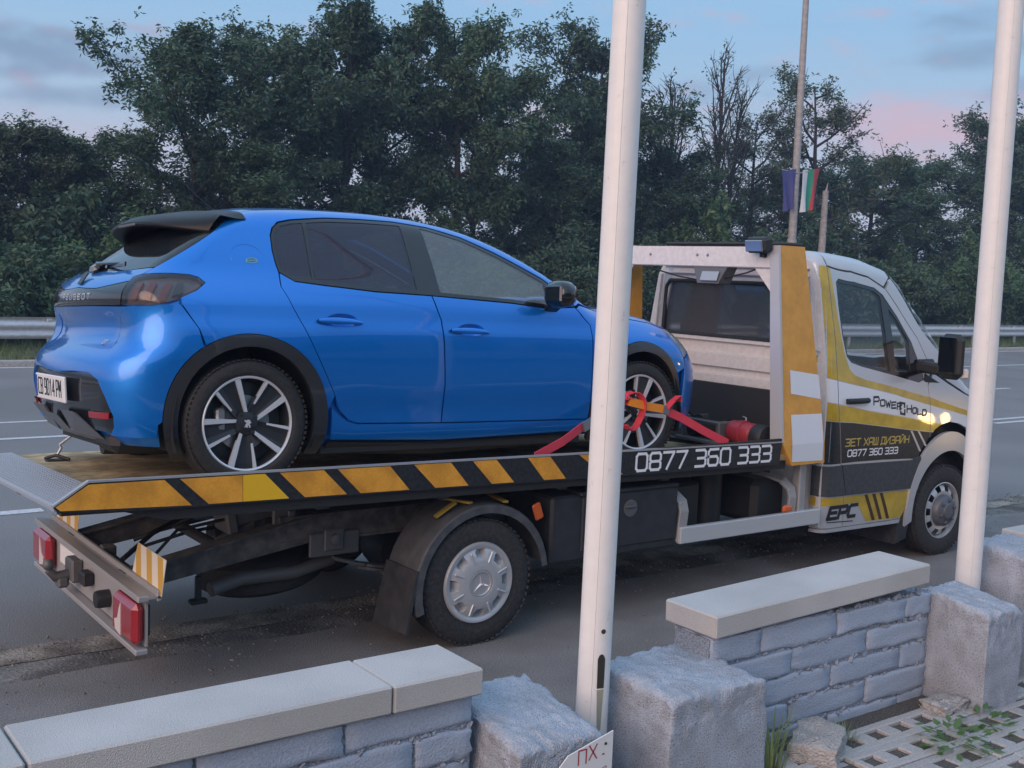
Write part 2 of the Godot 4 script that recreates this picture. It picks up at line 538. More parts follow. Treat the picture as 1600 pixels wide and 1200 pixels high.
func wheel_alloy(parent: Node, pos: Vector3, side: float, turn: float) -> void:
	# axle along z; side +1 faces +z
	var w := Node3D.new()
	w.name = "wheel"
	parent.add_child(w, true)
	w.position = pos
	var tf := Transform3D(Basis(Vector3.RIGHT, PI / 2 * side), Vector3.ZERO)   # lathe y -> +-z
	var t := MB.new()
	var pr := [Vector2(.208, -.19), Vector2(.225, -.205), Vector2(.262, -.207), Vector2(.295, -.197), Vector2(.307, -.178)]
	for g in 4:
		var h := -.155 + g * .04
		pr.append_array([Vector2(.309, h - .014), Vector2(.301, h - .012), Vector2(.301, h - .006), Vector2(.310, h - .004)])
	pr.append_array([Vector2(.309, -.022), Vector2(.304, -.010), Vector2(.294, -.002), Vector2(.272, .006), Vector2(.250, .006), Vector2(.235, .002), Vector2(.230, -.010), Vector2(.227, -.03)])
	t.lathe(pr, 64, tf)
	# shoulder blocks
	for j in 72:
		var a := TAU * j / 72.0
		var bs := Basis(Vector3.BACK, a)
		t.box(bs * Vector3(.3035, 0, -.011 * side), Vector3(.006, .016, .026), bs * Basis(Vector3.UP, 0.5 * side), 0.0)
	add(t, "tyre", M.tyre, w)
	var b := MB.new()
	b.lathe([Vector2(.216, -.19), Vector2(.208, -.15), Vector2(.204, -.10), Vector2(.212, -.035), Vector2(.220, -.012), Vector2(.226, -.006)], 56, tf)
	b.lathe([Vector2(.0, -.075), Vector2(.2, -.085)], 40, tf)
	add(b, "barrel", M.dark_rim, w)
	var l := MB.new()
	l.lathe([Vector2(.2185, -.012), Vector2(.2195, -.002), Vector2(.2265, .001), Vector2(.2315, -.004), Vector2(.230, -.012)], 64, tf)
	add(l, "rim_lip", M.cut_alloy, w)
	var bd := MB.new()
	bd.lathe([Vector2(.0, -.045), Vector2(.05, -.045), Vector2(.055, -.062), Vector2(.135, -.064), Vector2(.136, -.074)], 48, tf)
	add(bd, "brake_disc", M.steel, w)
	var cal := MB.new()
	cal.box(Vector3(-.125, .02, -.05 * side), Vector3(.05, .11, .05), Basis.IDENTITY, .01)
	add(cal, "brake_caliper", M.steel, w)
	# five broad dark spokes, each edged by two machined bars, one wide and one thin
	for i in 5:
		var a0 := deg_to_rad(-240.0 - 72.0 * i) + turn
		var sp := MB.new()
		var m := 7
		for j in m:
			var r0 := lerpf(.035, .219, float(j) / m); var r1 := lerpf(.035, .219, float(j + 1) / m)
			var q := []
			for rr in [r0, r1]:
				var half := lerpf(.03, .070, clampf((rr - .035) / .184, 0, 1))
				var dep := lerpf(-.022, -.010, clampf((rr - .05) / .15, 0, 1))
				for e in [-1.0, -0.35, 0.35, 1.0]:
					var ang := a0 + atan2(half * e, rr) * side
					var rr2: float = rr if rr > .2 else rr / cos(atan2(half * e, rr)) * 1.0
					q.append(Vector3(cos(ang) * rr2, sin(ang) * rr2, (dep - (0.010 if absf(e) < .5 else 0.0)) * side))
			for e in 3:
				sp.quad(q[e], q[e + 1], q[5 + e], q[4 + e], Vector3(0, 0, side))
			for e in [0, 3]:
				var back := Vector3(0, 0, -.03 * side)
				sp.quad(q[e], q[4 + e], q[4 + e] + back, q[e] + back, (q[e] - q[3 - e]))
		add(sp, "spoke", M.dark_rim, w)
		for e in [[1.0, .014, .026], [-1.0, .0085, .070]]:
			var bar := MB.new()
			var p0 := Vector2.ZERO; var ring := []
			for j in 6:
				var rr := lerpf(float(e[2]) + .03, .2215, j / 5.0)
				var half := lerpf(.03, .070, clampf((rr - .035) / .184, 0, 1)) - float(e[1]) * .6
				var ang := a0 + atan2(half * float(e[0]), rr) * -side
				var c := Vector3(cos(ang) * rr, sin(ang) * rr, 0)
				var wd := Vector3(-sin(ang), cos(ang), 0) * float(e[1]) * lerpf(.55, 1.0, j / 5.0)
				ring.append([c - wd, c + wd, lerpf(-.016, -.003, j / 5.0)])
			for j in 5:
				var A: Array = ring[j]; var B: Array = ring[j + 1]
				var za := Vector3(0, 0, A[2] * side); var zb := Vector3(0, 0, B[2] * side); var dn := Vector3(0, 0, -.02 * side)
				bar.quad(A[0] + za, A[1] + za, B[1] + zb, B[0] + zb, Vector3(0, 0, side))
				bar.quad(A[0] + za, B[0] + zb, B[0] + zb + dn, A[0] + za + dn, A[0] - A[1])
				bar.quad(A[1] + za, B[1] + zb, B[1] + zb + dn, A[1] + za + dn, A[1] - A[0])
			add(bar, "spoke_edge", M.cut_alloy, w)
	var cap := MB.new()
	cap.lathe([Vector2(.06, -.035), Vector2(.055, -.018), Vector2(.033, -.014), Vector2(.031, -.008), Vector2(0, -.006)], 28, tf)
	add(cap, "hub", M.dark_rim, w)
	var em := MB.new()   # pale animal-shaped emblem
	var lion := V2([-.016, -.018, -.008, -.012, -.009, -.019, -.002, -.019, .001, -.006, .007, -.012, .005, -.019, .013, -.019, .013, -.010, .008, -.002, .017, .004, .014, .011, .008, .007, .012, .017, .004, .019, -.004, .018, -.008, .014, -.014, .019, -.017, .012, -.012, .008, -.006, .004, -.011, -.004])
	em.slab(lion, Transform3D(Basis.IDENTITY if side > 0 else Basis(Vector3.UP, PI), Vector3(0, 0, -.0075 * side)), .004)
	add(em, "emblem", M.cut_alloy, w)
	for i in 4:
		var bo := MB.new()
		var a := TAU * i / 4.0 + .6 + turn
		bo.lathe([Vector2(.011, -.03), Vector2(.011, -.014), Vector2(.006, -.012), Vector2(0, -.013)], 10, Transform3D(tf.basis, Vector3(cos(a) * .052, sin(a) * .052, 0)))
		add(bo, "bolt", M.black_plastic, w)

func build_car() -> void:
	var car := thing("hatchback_car", "glossy bright blue five-door hatchback strapped down on the tow truck's deck", "car")
	car.transform = Transform3D(Basis(Vector3.BACK, -.0185) * Basis(Vector3.RIGHT, -.05), Vector3(-1.2958, .9165, .001))
	var S := CarSurf.new()
	var C := .03
	# --- shared outlines (right side, wrap coordinates) ---
	var dlo := arrv([0.185,1.171,0.203,1.206,0.237,1.231,0.303,1.246,0.502,1.267,0.7,1.272,0.906,1.273,1.118,1.258,1.325,1.218,1.534,1.154,1.643,1.116,1.841,1.045,1.945,0.99,2.025,0.923,1.813,0.913,1.566,0.928,1.336,0.935,1.007,0.944,0.701,0.95,0.418,0.967,0.265,0.979,0.196,1.015,0.187,1.05,0.181,1.102])
	var pane_q := arrv([0.2,1.168,0.215,1.198,0.246,1.218,0.306,1.231,0.366,1.236,0.361,0.992,0.275,0.998,0.213,1.03,0.202,1.055,0.196,1.102])
	var pane_r := arrv([0.388,1.238,0.502,1.249,0.7,1.254,0.938,1.254,0.955,0.962,0.701,0.965,0.425,0.981,0.377,0.99])
	var pane_f := arrv([1.066,1.25,1.118,1.241,1.325,1.201,1.534,1.137,1.643,1.099,1.841,1.027,1.84,0.926,1.566,0.942,1.336,0.949,1.1,0.956])
	var door_r := arrv([0.196,1.008,0.265,0.973,0.418,0.961,0.701,0.944,1.036,0.938,1.078,0.837,1.091,0.701,1.107,0.495,1.106,0.287,0.604,0.297,0.547,0.315,0.486,0.372,0.461,0.438,0.333,0.678,0.251,0.834,0.187,0.95])
	var door_f := arrv([1.044,0.938,1.336,0.929,1.566,0.922,1.813,0.907,2.025,0.916,2.066,0.882,2.125,0.83,2.133,0.752,2.14,0.525,2.146,0.354,2.14,0.28,1.115,0.287,1.116,0.495,1.1,0.701,1.086,0.837])
	var sill := arrv([0.455,0.215,1.129,0.19,2.092,0.21,2.138,0.272,1.11,0.279,0.604,0.289,0.54,0.305,0.478,0.35,0.447,0.375])
	var quarter := arrv([0.182,0.952,0.19,1.012,0.181,1.05,0.175,1.102,0.179,1.174,0.197,1.211,0.233,1.238,0.301,1.253,0.502,1.274,0.7,1.279,0.906,1.28,1.118,1.265,1.325,1.225,1.534,1.161,1.643,1.123,1.841,1.052,1.95,0.996,2.032,0.925,2.07,0.937,2.14,0.957,2,1.048,1.85,1.11,1.65,1.186,1.45,1.258,1.24,1.316,1.03,1.341,0.73,1.354,0.43,1.349,0.23,1.335,0.055,1.322,0.01,1.285,-0.134,1.186,-0.457,1.015,-0.51,0.981,-0.377,0.987,-0.286,0.988,-0.237,0.979,-0.202,0.957,-0.247,0.924,-0.322,0.896,-0.315,0.874,-0.238,0.76])
	quarter.append_array(arc(0, .31, .426, .434, 120, 8, 26))
	quarter.append_array(arrv([.457,.438,.328,.678,.246,.834]))
	var fender := arrv([2.037,0.914,2.073,0.927,2.277,0.91,2.504,0.874,2.71,0.853,2.806,0.829,2.845,0.763,2.893,0.705,2.93,0.65,2.94,0.58])
	fender.append_array(arc(2.54, .31, .392, .434, 33, 172, 24))
	fender.append_array(arrv([2.153,.385,2.147,.525,2.140,.752,2.131,.832,2.072,.886]))
	var bumper := arrv([-0.321,0.869,-0.404,0.867,-0.449,0.86,-0.573,0.858,-0.655,0.815,-0.667,0.7,-0.686,0.645,-1.17,0.633,-1.335,0.632,-1.335,0.533,-1.199,0.533,-0.997,0.543,-0.787,0.543,-0.702,0.513,-0.65,0.436,-0.606,0.347,-0.608,0.296,-0.637,0.252,-0.42,0.248,-0.413,0.31])
	bumper.append_array(arc(0, .31, .426, .434, 178, 122, 14))
	bumper.append_array(arrv([-.2425,.760]))
	var insert := arrv([-1.335,0.527,-1.199,0.527,-0.997,0.537,-0.787,0.537,-0.707,0.508,-0.656,0.434,-0.612,0.347,-0.614,0.298,-0.643,0.257,-0.712,0.262,-0.886,0.262,-1.335,0.25])
	var gate_low := arrv([-1.335,0.627,-1.17,0.628,-0.694,0.64,-0.675,0.7,-0.663,0.813,-0.583,0.855,-0.987,0.857,-1.335,0.856])
	var band := arrv([-1.335,0.861,-0.987,0.862,-0.637,0.863,-0.632,0.872,-0.622,0.915,-0.595,0.953,-0.938,0.941,-1.128,0.948,-1.335,0.957])
	var gate_up := arrv([-1.335,0.962,-1.128,0.953,-0.938,0.946,-0.59,0.959,-0.578,0.978,-0.518,0.984,-0.472,1.01,-0.7,1.031,-0.95,1.061,-1.335,1.081])
	var light := arrv([-0.617,0.881,-0.612,0.915,-0.578,0.973,-0.502,0.977,-0.377,0.983,-0.286,0.984,-0.244,0.975,-0.208,0.956,-0.253,0.928,-0.329,0.899,-0.404,0.872,-0.449,0.865,-0.575,0.864,-0.624,0.868])
	var rear_glass := arrv([-1.335,1.086,-0.95,1.066,-0.7,1.036,-0.465,1.016,-0.138,1.19,0.008,1.29,0.008,1.65,-1.335,1.65])
	var roof := arrv([0.03,1.325,0.23,1.34,0.43,1.354,0.73,1.359,1.03,1.346,1.24,1.321,1.27,1.43,1.285,1.822,0,1.822,0,1.31])
	var screen := arrv([1.255,1.318,1.45,1.263,1.65,1.191,1.85,1.115,2,1.053,2.14,0.963,2.22,1.12,2.27,1.822,1.291,1.822,1.277,1.43])
	var hood := arrv([2.08,0.942,2.277,0.916,2.504,0.88,2.71,0.859,2.815,0.835,2.98,0.812,3.4,0.795,3.935,0.775,3.935,1.822,2.6,1.822,2.28,1.822,2.23,1.12,2.15,0.96])
	var head := arrv([2.812,0.827,2.94,0.806,3.19,0.778,3.24,0.72,3.02,0.68,2.937,0.648,2.899,0.705,2.852,0.765])
	var fbump := arrv([2.945,0.58,2.94,0.636,3.025,0.672,3.25,0.712,3.21,0.776,3.4,0.789,3.935,0.769,3.935,0.17,2.98,0.19,2.945,0.24,2.94,0.3,2.945,0.45])
	# --- painted panels ---
	for sd in [1, -1]:
		var mb := MB.new()
		S.patch(mb, quarter, C, 0, .02, sd)
		var qp := add(mb, "quarter_panel", M.car_paint, car)
		mb = MB.new(); S.patch(mb, door_r, C, 0, .0, sd, [cup_hole(.352, .598, .815)])
		S.rim(mb, door_r, C, .02, sd)
		var dr := add(mb, "rear_door", M.car_paint, car)
		mb = MB.new(); S.patch(mb, door_f, C, 0, .0, sd, [cup_hole(1.134, 1.378, .782)])
		S.rim(mb, door_f, C, .02, sd)
		var df := add(mb, "front_door", M.car_paint, car)
		mb = MB.new(); S.patch(mb, fender, C, 0, .02, sd)
		add(mb, "front_wing", M.car_paint, car)
		mb = MB.new(); S.patch(mb, sill, C, 0, .02, sd)
		add(mb, "sill", M.car_paint, car)
		mb = MB.new(); S.patch(mb, arrv([.43,.13,1.134,.10,2.11,.13,2.10,.182,1.134,.163,.45,.195]), .05, -.008, .02, sd)
		add(mb, "sill_trim", M.black_plastic, car)
		for wx in [[0.0, .422, .430], [2.54, .388, .430]]:
			mb = MB.new()
			var rg := arc(wx[0], .31, wx[1], wx[2], -22, 202, 34)
			rg.append_array(arc(wx[0], .31, .350, .372, 205, -25, 34))
			S.patch(mb, rg, C, .009, .03, sd)
			add(mb, "wheel_arch_trim", M.arch_plastic, car)
			mb = MB.new()   # liner of the wheel well
			for i in 22:
				var a := lerpf(-.35, PI + .35, i / 22.0); var b := lerpf(-.35, PI + .35, (i + 1) / 22.0)
				var pa := Vector3(float(wx[0]) + cos(a) * .365, .31 + sin(a) * .385, 0); var pb := Vector3(float(wx[0]) + cos(b) * .365, .31 + sin(b) * .385, 0)
				mb.quad(pa + Vector3(0, 0, .42 * sd), pb + Vector3(0, 0, .42 * sd), pb + Vector3(0, 0, .835 * sd), pa + Vector3(0, 0, .835 * sd), Vector3(float(wx[0]), .31, 0) - pa)
				mb.flat(pa + Vector3(0, 0, .42 * sd), pb + Vector3(0, 0, .42 * sd), Vector3(float(wx[0]), .31, .42 * sd), Vector3(0, 0, sd))
			add(mb, "wheel_well", M.black_plastic, car)
		# windows: black frame with three panes set into it
		mb = MB.new(); S.patch(mb, dlo, C, -.002, .02, sd, [pane_q, pane_r, pane_f])
		add(mb, "window_frame", M.gloss_black, car)
		mb = MB.new(); S.patch(mb, pane_q, C, -.005, 0, sd)
		add(mb, "quarter_window", M.tint_glass, car)
		mb = MB.new(); S.patch(mb, pane_r, C, -.005, 0, sd)
		add(mb, "rear_door_window", M.tint_glass, car)
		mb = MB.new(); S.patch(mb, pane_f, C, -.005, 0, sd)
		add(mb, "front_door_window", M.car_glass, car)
		# handles: a bar over a scooped cup
		for hd in [[.352, .598, .815, dr], [1.134, 1.378, .782, df]]:
			mb = MB.new()
			var rings := []
			for i in 15:
				var t := i / 14.0
				var p := S.hit(lerpf(hd[0], hd[1], t), hd[2] - .004 - .006 * t)
				var nn := S.nrm(p)
				var c := p + nn * (.004 + .026 * pow(sin(PI * clampf(t, .02, .98)), .6))
				var hh := (.019 - .005 * t) * pow(sin(PI * clampf(t, .03, .97)), .3)
				var ring := []
				for j in 10:
					var a := TAU * j / 10.0
					var d := nn * cos(a) * .009 + Vector3.UP * sin(a) * hh
					ring.append([(c + d) * Vector3(1, 1, sd), (nn * cos(a) / .009 + Vector3.UP * sin(a) / maxf(hh, .003)).normalized() * Vector3(1, 1, sd)])
				rings.append(ring)
			for i in 14:
				for j in 10:
					var k := (j + 1) % 10
					mb.quads(rings[i][j][0], rings[i][k][0], rings[i + 1][k][0], rings[i + 1][j][0], rings[i][j][1], rings[i][k][1], rings[i + 1][k][1], rings[i + 1][j][1])
			add(mb, "door_handle", M.car_paint, hd[3])
			mb = MB.new()   # bowl pressed into the door behind the bar
			var bowl := func(r: float, a: float) -> Vector3:
				var p := S.hit(lerpf(hd[0], hd[1], .56) + cos(a) * .088 * r, hd[2] + .004 + sin(a) * .034 * r)
				return (p - S.nrm(p) * .020 * (1.0 - r * r)) * Vector3(1, 1, sd)
			for i in 6:
				for j in 28:
					var q := []
					for e in [[i, j], [i, j + 1], [i + 1, j + 1], [i + 1, j]]:
						var r: float = e[0] / 6.0; var a: float = TAU * e[1] / 28.0
						var p: Vector3 = bowl.call(r, a)
						var n0: Vector3 = (bowl.call(minf(r + .02, 1.0), a) - bowl.call(maxf(r - .02, 0.02), a)).cross(bowl.call(maxf(r, .1), a + .05) - bowl.call(maxf(r, .1), a - .05)).normalized()
						if n0.z * sd < 0.0: n0 = -n0
						q.append([p, n0])
					mb.quads(q[0][0], q[1][0], q[2][0], q[3][0], q[0][1], q[1][1], q[2][1], q[3][1])
			add(mb, "handle_cup", M.car_paint, hd[3])
		# tail light: smoked lens over red and clear chambers
		mb = MB.new(); S.patch(mb, light, .02, -.03, 0, sd)
		var tl := add(mb, "tail_light", M.lamp_dark, car)
		mb = MB.new(); S.patch(mb, light, .02, .002, .03, sd)
		add(mb, "lens", M.smoke_lens, tl)
		for i in 3:
			mb = MB.new()
			var u := -.575 + .075 * i
			S.patch(mb, arrv([u, .885, u + .035, .885, u + .065, .955, u + .03, .955]), .02, -.018, .01, sd)
			add(mb, "claw_lamp", M.lamp_red, tl)
		mb = MB.new(); S.patch(mb, arrv([-.36,.905,-.31,.92,-.31,.96,-.34,.96]), .02, -.016, .01, sd)
		add(mb, "indicator_lamp", M.lamp_clear, tl)
		mb = MB.new(); S.patch(mb, head, C, 0, .02, sd)
		add(mb, "headlight", M.head_lens, car)
		mb = MB.new(); S.patch(mb, arrv([-.785,.330,-.785,.358,-.628,.362,-.630,.333]), .02, .004, .01, sd)
		add(mb, "reflector", M.lamp_red_gloss, car)
		# mirror
		mb = MB.new()
		var ms := 14; var mr := 8
		var mc := Vector3(1.81, 1.000, .945 * sd)
		for i in mr:
			for j in ms:
				var q := []
				for e in [[i, j], [i, j + 1], [i + 1, j + 1], [i + 1, j]]:
					var la: float = PI * e[0] / mr; var lo: float = TAU * e[1] / ms
					var d := Vector3(cos(la), sin(la) * cos(lo), sin(la) * sin(lo))
					var p := Vector3(signf(d.x) * pow(absf(d.x), .8) * (.085 if d.x > 0 else .055), signf(d.y) * pow(absf(d.y), .7) * .078, signf(d.z) * pow(absf(d.z), .7) * .105)
					q.append([mc + p, (d / Vector3(.085, .068, .105)).normalized()])
				mb.quads(q[0][0], q[1][0], q[2][0], q[3][0], q[0][1], q[1][1], q[2][1], q[3][1])
		var mi := add(mb, "door_mirror", M.gloss_black, car)
		mb = MB.new()
		mb.box(Vector3(1.84, .935, .865 * sd), Vector3(.10, .035, .10), Basis(Vector3.RIGHT, -.5 * sd), .012)
		add(mb, "mirror_foot", M.gloss_black, mi)
		mb = MB.new()
		mb.box(mc + Vector3(-.046, 0, .01 * sd), Vector3(.02, .100, .15), Basis.IDENTITY, .01)
		add(mb, "mirror_glass", M.mirror_dark, mi)
		# badge with a looped letter and the fuel flap outline
		mb = MB.new()
		for i in 14:
			var a := lerpf(.3, TAU - .2, i / 14.0); var b := lerpf(.3, TAU - .2, (i + 1) / 14.0)
			var pa := S.hit(.066 + cos(a) * .028, 1.058 + sin(a) * .011); var pb := S.hit(.066 + cos(b) * .028, 1.058 + sin(b) * .011)
			mb.tube([pa * Vector3(1, 1, sd), pb * Vector3(1, 1, sd)], .0035, .0035, 5)
		var p0 := S.hit(.039, 1.058); var p1 := S.hit(.093, 1.060)
		mb.tube([p0 * Vector3(1, 1, sd), p1 * Vector3(1, 1, sd)], .0035, .0035, 5)
		add(mb, "badge", M.badge_green, qp)
		if sd == 1:
			mb = MB.new()
			for i in 16:
				var a := lerpf(.2, PI + .4, i / 16.0); var b := lerpf(.2, PI + .4, (i + 1) / 16.0)
				var pa := S.hit(.04 + cos(a) * .085, 1.075 + sin(a) * .055); var pb := S.hit(.04 + cos(b) * .085, 1.075 + sin(b) * .055)
				mb.tube([pa, pb], .0016, .0016, 4)
			add(mb, "charge_flap_edge", M.car_paint, qp)
	var mb := MB.new(); S.patch(mb, bumper, C, 0, .02, 0)
	add(mb, "rear_bumper", M.car_paint, car)
	mb = MB.new(); S.patch(mb, insert, C, -.012, .03, 0)
	var ins := add(mb, "bumper_insert", M.gloss_black, car)
	mb = MB.new()
	for sd in [1.0, -1.0]:
		mb.hexa([Vector3(-.60, .215, .13 * sd), Vector3(-.675, .345, .16 * sd), Vector3(-.672, .345, .38 * sd), Vector3(-.56, .215, .50 * sd), Vector3(-.615, .225, .13 * sd), Vector3(-.69, .35, .16 * sd), Vector3(-.687, .35, .38 * sd), Vector3(-.575, .225, .50 * sd)])
		mb.hexa([Vector3(-.60, .215, -.10 * sd), Vector3(-.68, .315, -.09 * sd), Vector3(-.68, .315, .09 * sd), Vector3(-.60, .215, .10 * sd), Vector3(-.61, .225, -.10 * sd), Vector3(-.692, .32, -.09 * sd), Vector3(-.692, .32, .09 * sd), Vector3(-.61, .225, .10 * sd)]) if sd > 0 else null
	add(mb, "diffuser", M.grey_plastic, ins)
	mb = MB.new(); S.patch(mb, gate_low, .025, -.002, .02, 0)
	var gate := add(mb, "tailgate", M.car_paint, car)
	mb = MB.new(); S.patch(mb, gate_up, .02, -.002, .02, 0)
	add(mb, "tailgate_shelf", M.car_paint, gate)
	mb = MB.new(); S.patch(mb, band, .025, 0, .02, 0)
	add(mb, "tailgate_band", M.gloss_black, gate)
	mb = MB.new()
	var onrear := func(u: float, v: float) -> Array:
		# u runs to the right as seen from behind (z), v is height
		var zz := absf(u)
		var s := -0.85 * (PI / 2 - atan2(zz, .58))
		var p := S.hit(s, v)
		var n0 := S.nrm(p)
		var mz := Vector3(1, 1, signf(u) if u != 0.0 else 1.0)
		return [(p + n0 * .002) * mz, n0 * mz]
	letters(mb, "PEUGEOT", onrear, -.235, .893, .042, .026, .030, .006)
	add(mb, "lettering", M.silver, gate)
	mb = MB.new()
	letters(mb, "GT", onrear, .40, .675, .022, .018, .008, .005)
	add(mb, "trim_badge", M.silver, gate)
	mb = MB.new()
	mb.slab(V2([-.032, -.035, .032, -.035, .04, .03, .0, .042, -.04, .03]), Transform3D(Basis(Vector3.UP, -PI / 2) * Basis(Vector3.RIGHT, -.55), Vector3(-.535, 1.0, 0)), .006)
	add(mb, "shield_emblem", M.dark_rim, gate)
	mb = MB.new(); S.patch(mb, rear_glass, .04, -.003, .01, 0)
	add(mb, "rear_window", M.rear_glass, gate)
	# wiper at the foot of the rear window
	mb = MB.new()
	mb.box(Vector3(-.462, 1.055, -.02), Vector3(.07, .045, .11), Basis(Vector3.BACK, .6), .018)
	mb.tube([Vector3(-.462, 1.08, -.02), Vector3(-.46, 1.076, .16), Vector3(-.438, 1.074, .36)], .012, .007, 6)
	mb.box(Vector3(-.445, 1.064, .24), Vector3(.012, .02, .34), Basis(Vector3.UP, -.06), .003)
	add(mb, "wiper", M.gloss_black, gate)
	# licence plate
	mb = MB.new(); mb.box(Vector3(-.697, .447, .02), Vector3(.014, .128, .53), Basis(Vector3.BACK, .06), .004)
	var lp := add(mb, "licence_plate", M.plate_white, car)
	mb = MB.new()
	var onplate := func(u: float, v: float) -> Array:
		return [Vector3(-.7045 - .06 * (v - .447) - .0015, v, u), Vector3(-1, -.06, 0).normalized()]
	letters(mb, "CB 9014 PM", onplate, -.19, .410, .034, .078, .0155, .009)
	add(mb, "lettering", M.ink, lp)
	mb = MB.new(); mb.box(Vector3(-.7025, .447, -.228), Vector3(.006, .112, .030), Basis(Vector3.BACK, .06), 0)
	add(mb, "blue_strip", M.eu_blue, lp)
	# roof, screens, bonnet, front
	mb = MB.new(); S.patch(mb, roof, .04, 0, .02, 0)
	add(mb, "roof", M.car_paint, car)
	mb = MB.new(); S.patch(mb, roof, .10, -.03, 0, 0)
	add(mb, "headliner", M.cloth_grey, car)
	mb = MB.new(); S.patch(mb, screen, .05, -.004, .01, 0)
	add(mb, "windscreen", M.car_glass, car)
	mb = MB.new(); S.patch(mb, hood, .04, 0, .02, 0)
	add(mb, "bonnet", M.car_paint, car)
	mb = MB.new(); S.patch(mb, fbump, .04, 0, .02, 0)
	add(mb, "front_bumper", M.car_paint, car)
	mb = MB.new()
	mb.tube([Vector3(.16, 1.39, 0), Vector3(.10, 1.435, 0), Vector3(-.04, 1.545, 0)], .007, .003, 6)
	mb.box(Vector3(.17, 1.392, 0), Vector3(.07, .03, .04), Basis.IDENTITY, .01)
	add(mb, "aerial", M.black_plastic, car)
	# spoiler: a black wing over the rear window with two side fins
	mb = MB.new()
	var kz := 28
	var rows := []
	for i in kz + 1:
		var u := lerpf(-1, 1, float(i) / kz)
		var z := u * .615
		var au := absf(u)
		var tip := -.325 + .16 * pow(au, 4.0) + .05 * au * au
		var cr := .055 * u * u
		var rowp := [Vector3(.075, topy(S, .075, z) + .006, z), Vector3(.03, topy(S, .03, z) + .016, z), Vector3(-.06, maxf(topy(S, -.06, z) + .010, 1.374 - cr), z), Vector3(tip * .8, 1.335 - cr, z), Vector3(tip, 1.298 - cr, z), Vector3(tip + .012, 1.276 - cr, z), Vector3(tip * .72, 1.288 - cr, z), Vector3(-.04, 1.308 - cr * 1.2, z)]
		rows.append(rowp)
	for i in kz:
		for j in 7:
			var a: Vector3 = rows[i][j]; var b: Vector3 = rows[i + 1][j]; var c: Vector3 = rows[i + 1][j + 1]; var d: Vector3 = rows[i][j + 1]
			var nn := []
			for e in [[i, j], [i + 1, j], [i + 1, j + 1], [i, j + 1]]:
				var ii: int = e[0]; var jj: int = e[1]
				var tx: Vector3 = rows[ii][mini(jj + 1, 7)] - rows[ii][maxi(jj - 1, 0)]
				var tz: Vector3 = rows[mini(ii + 1, kz)][jj] - rows[maxi(ii - 1, 0)][jj]
				nn.append(tz.cross(tx).normalized())
			var fn := (c - a).cross(d - b)
			for e in 4:
				if nn[e].dot(fn) < 0.0: nn[e] = -nn[e]
			if fn.dot((a + c) * .5 - Vector3(-.12, 1.33, a.z)) < 0.0:
				for e in 4: nn[e] = -nn[e]
			mb.quads(a, b, c, d, nn[0], nn[1], nn[2], nn[3])
	for sd in [1.0, -1.0]:
		var e: Array = rows[kz if sd > 0 else 0]
		mb.hexa([Vector3(-.185, 1.165, .625 * sd), Vector3(-.155, 1.185, .635 * sd), Vector3(-.155, 1.185, .59 * sd), Vector3(-.185, 1.165, .59 * sd), e[4] + Vector3(.03, 0, .004 * sd), e[0] + Vector3(0, .0, -.012 * sd), e[0] + Vector3(0, -.01, -.05 * sd), e[4] + Vector3(.03, -.01, -.04 * sd)])
	var spl := add(mb, "spoiler", M.spoiler_black, car)
	mb = MB.new(); mb.box(Vector3(-.313, 1.286, 0), Vector3(.02, .016, .26), Basis.IDENTITY, .004)
	add(mb, "brake_lamp", M.grey_plastic, spl)
	# hidden structure under the panels, floor pan, seats and dashboard seen through the glass
	mb = MB.new()
	S.patch(mb, arrv([-1.335,.18,-.41,.18,-.41,.30] + [-.40,.45,-.30,.60,-.15,.70,.0,.735,.15,.70,.30,.60,.40,.45,.41,.30,.41,.16,2.18,.16,2.18,.45,2.28,.61,2.40,.70,2.54,.735,2.68,.70,2.80,.61,2.88,.45,2.90,.30,2.90,.18,3.935,.18,3.935,.76,2.78,.80,2.1,.89,1.0,.91,.2,.95,.16,.96,-.25,.955,-.6,.95,-1.335,1.0]), .06, -.03, 0, 0)
	add(mb, "body_shell", M.car_paint, car)
	mb = MB.new()
	mb.bx(-.5, 3.1, .16, .20, -.5, .5); mb.bx(.42, 2.12, .14, .18, -.78, .78); mb.bx(-.42, 3.1, .20, .30, -.40, .40)
	mb.tube([Vector3(-.5, .21, .22), Vector3(-.2, .2, .25), Vector3(.3, .2, .2)], .09, .09, 10)
	mb.box(Vector3(-.42, .22, .45), Vector3(.3, .12, .3), Basis.IDENTITY, .04)
	add(mb, "underbody", M.black_plastic, car)
	for q in [[.78, .36], [.78, -.36], [-.02, .36], [-.02, -.36]]:
		mb = MB.new()
		mb.box(Vector3(q[0] + .28, .52, q[1]), Vector3(.5, .16, .46), Basis(Vector3.BACK, .1), .05)
		mb.box(Vector3(q[0] - .02, .82, q[1]), Vector3(.15, .56, .46), Basis(Vector3.BACK, .28), .06)
		mb.box(Vector3(q[0] - .12, 1.15, q[1]), Vector3(.09, .15, .24), Basis(Vector3.BACK, .2), .035)
		add(mb, "seat", M.cloth_dark, car)
	mb = MB.new()
	mb.box(Vector3(1.95, .83, 0), Vector3(.42, .22, 1.40), Basis(Vector3.BACK, -.12), .06)
	mb.bx(-.45, .1, .55, .90, -.62, .62)
	mb.bx(.1, 2.1, .50, .53, -.6, .6)
	add(mb, "dashboard", M.black_plastic, car)
	mb = MB.new()
	var ring := []
	for i in 25:
		var a := TAU * i / 24.0
		ring.append(Vector3(1.64, .90, -.36) + Basis(Vector3.BACK, .4) * Vector3(0, sin(a) * .175, cos(a) * .175))
	mb.tube(ring, .016, .016, 8, false)
	mb.box(Vector3(1.66, .89, -.36), Vector3(.05, .12, .16), Basis(Vector3.BACK, .4), .02)
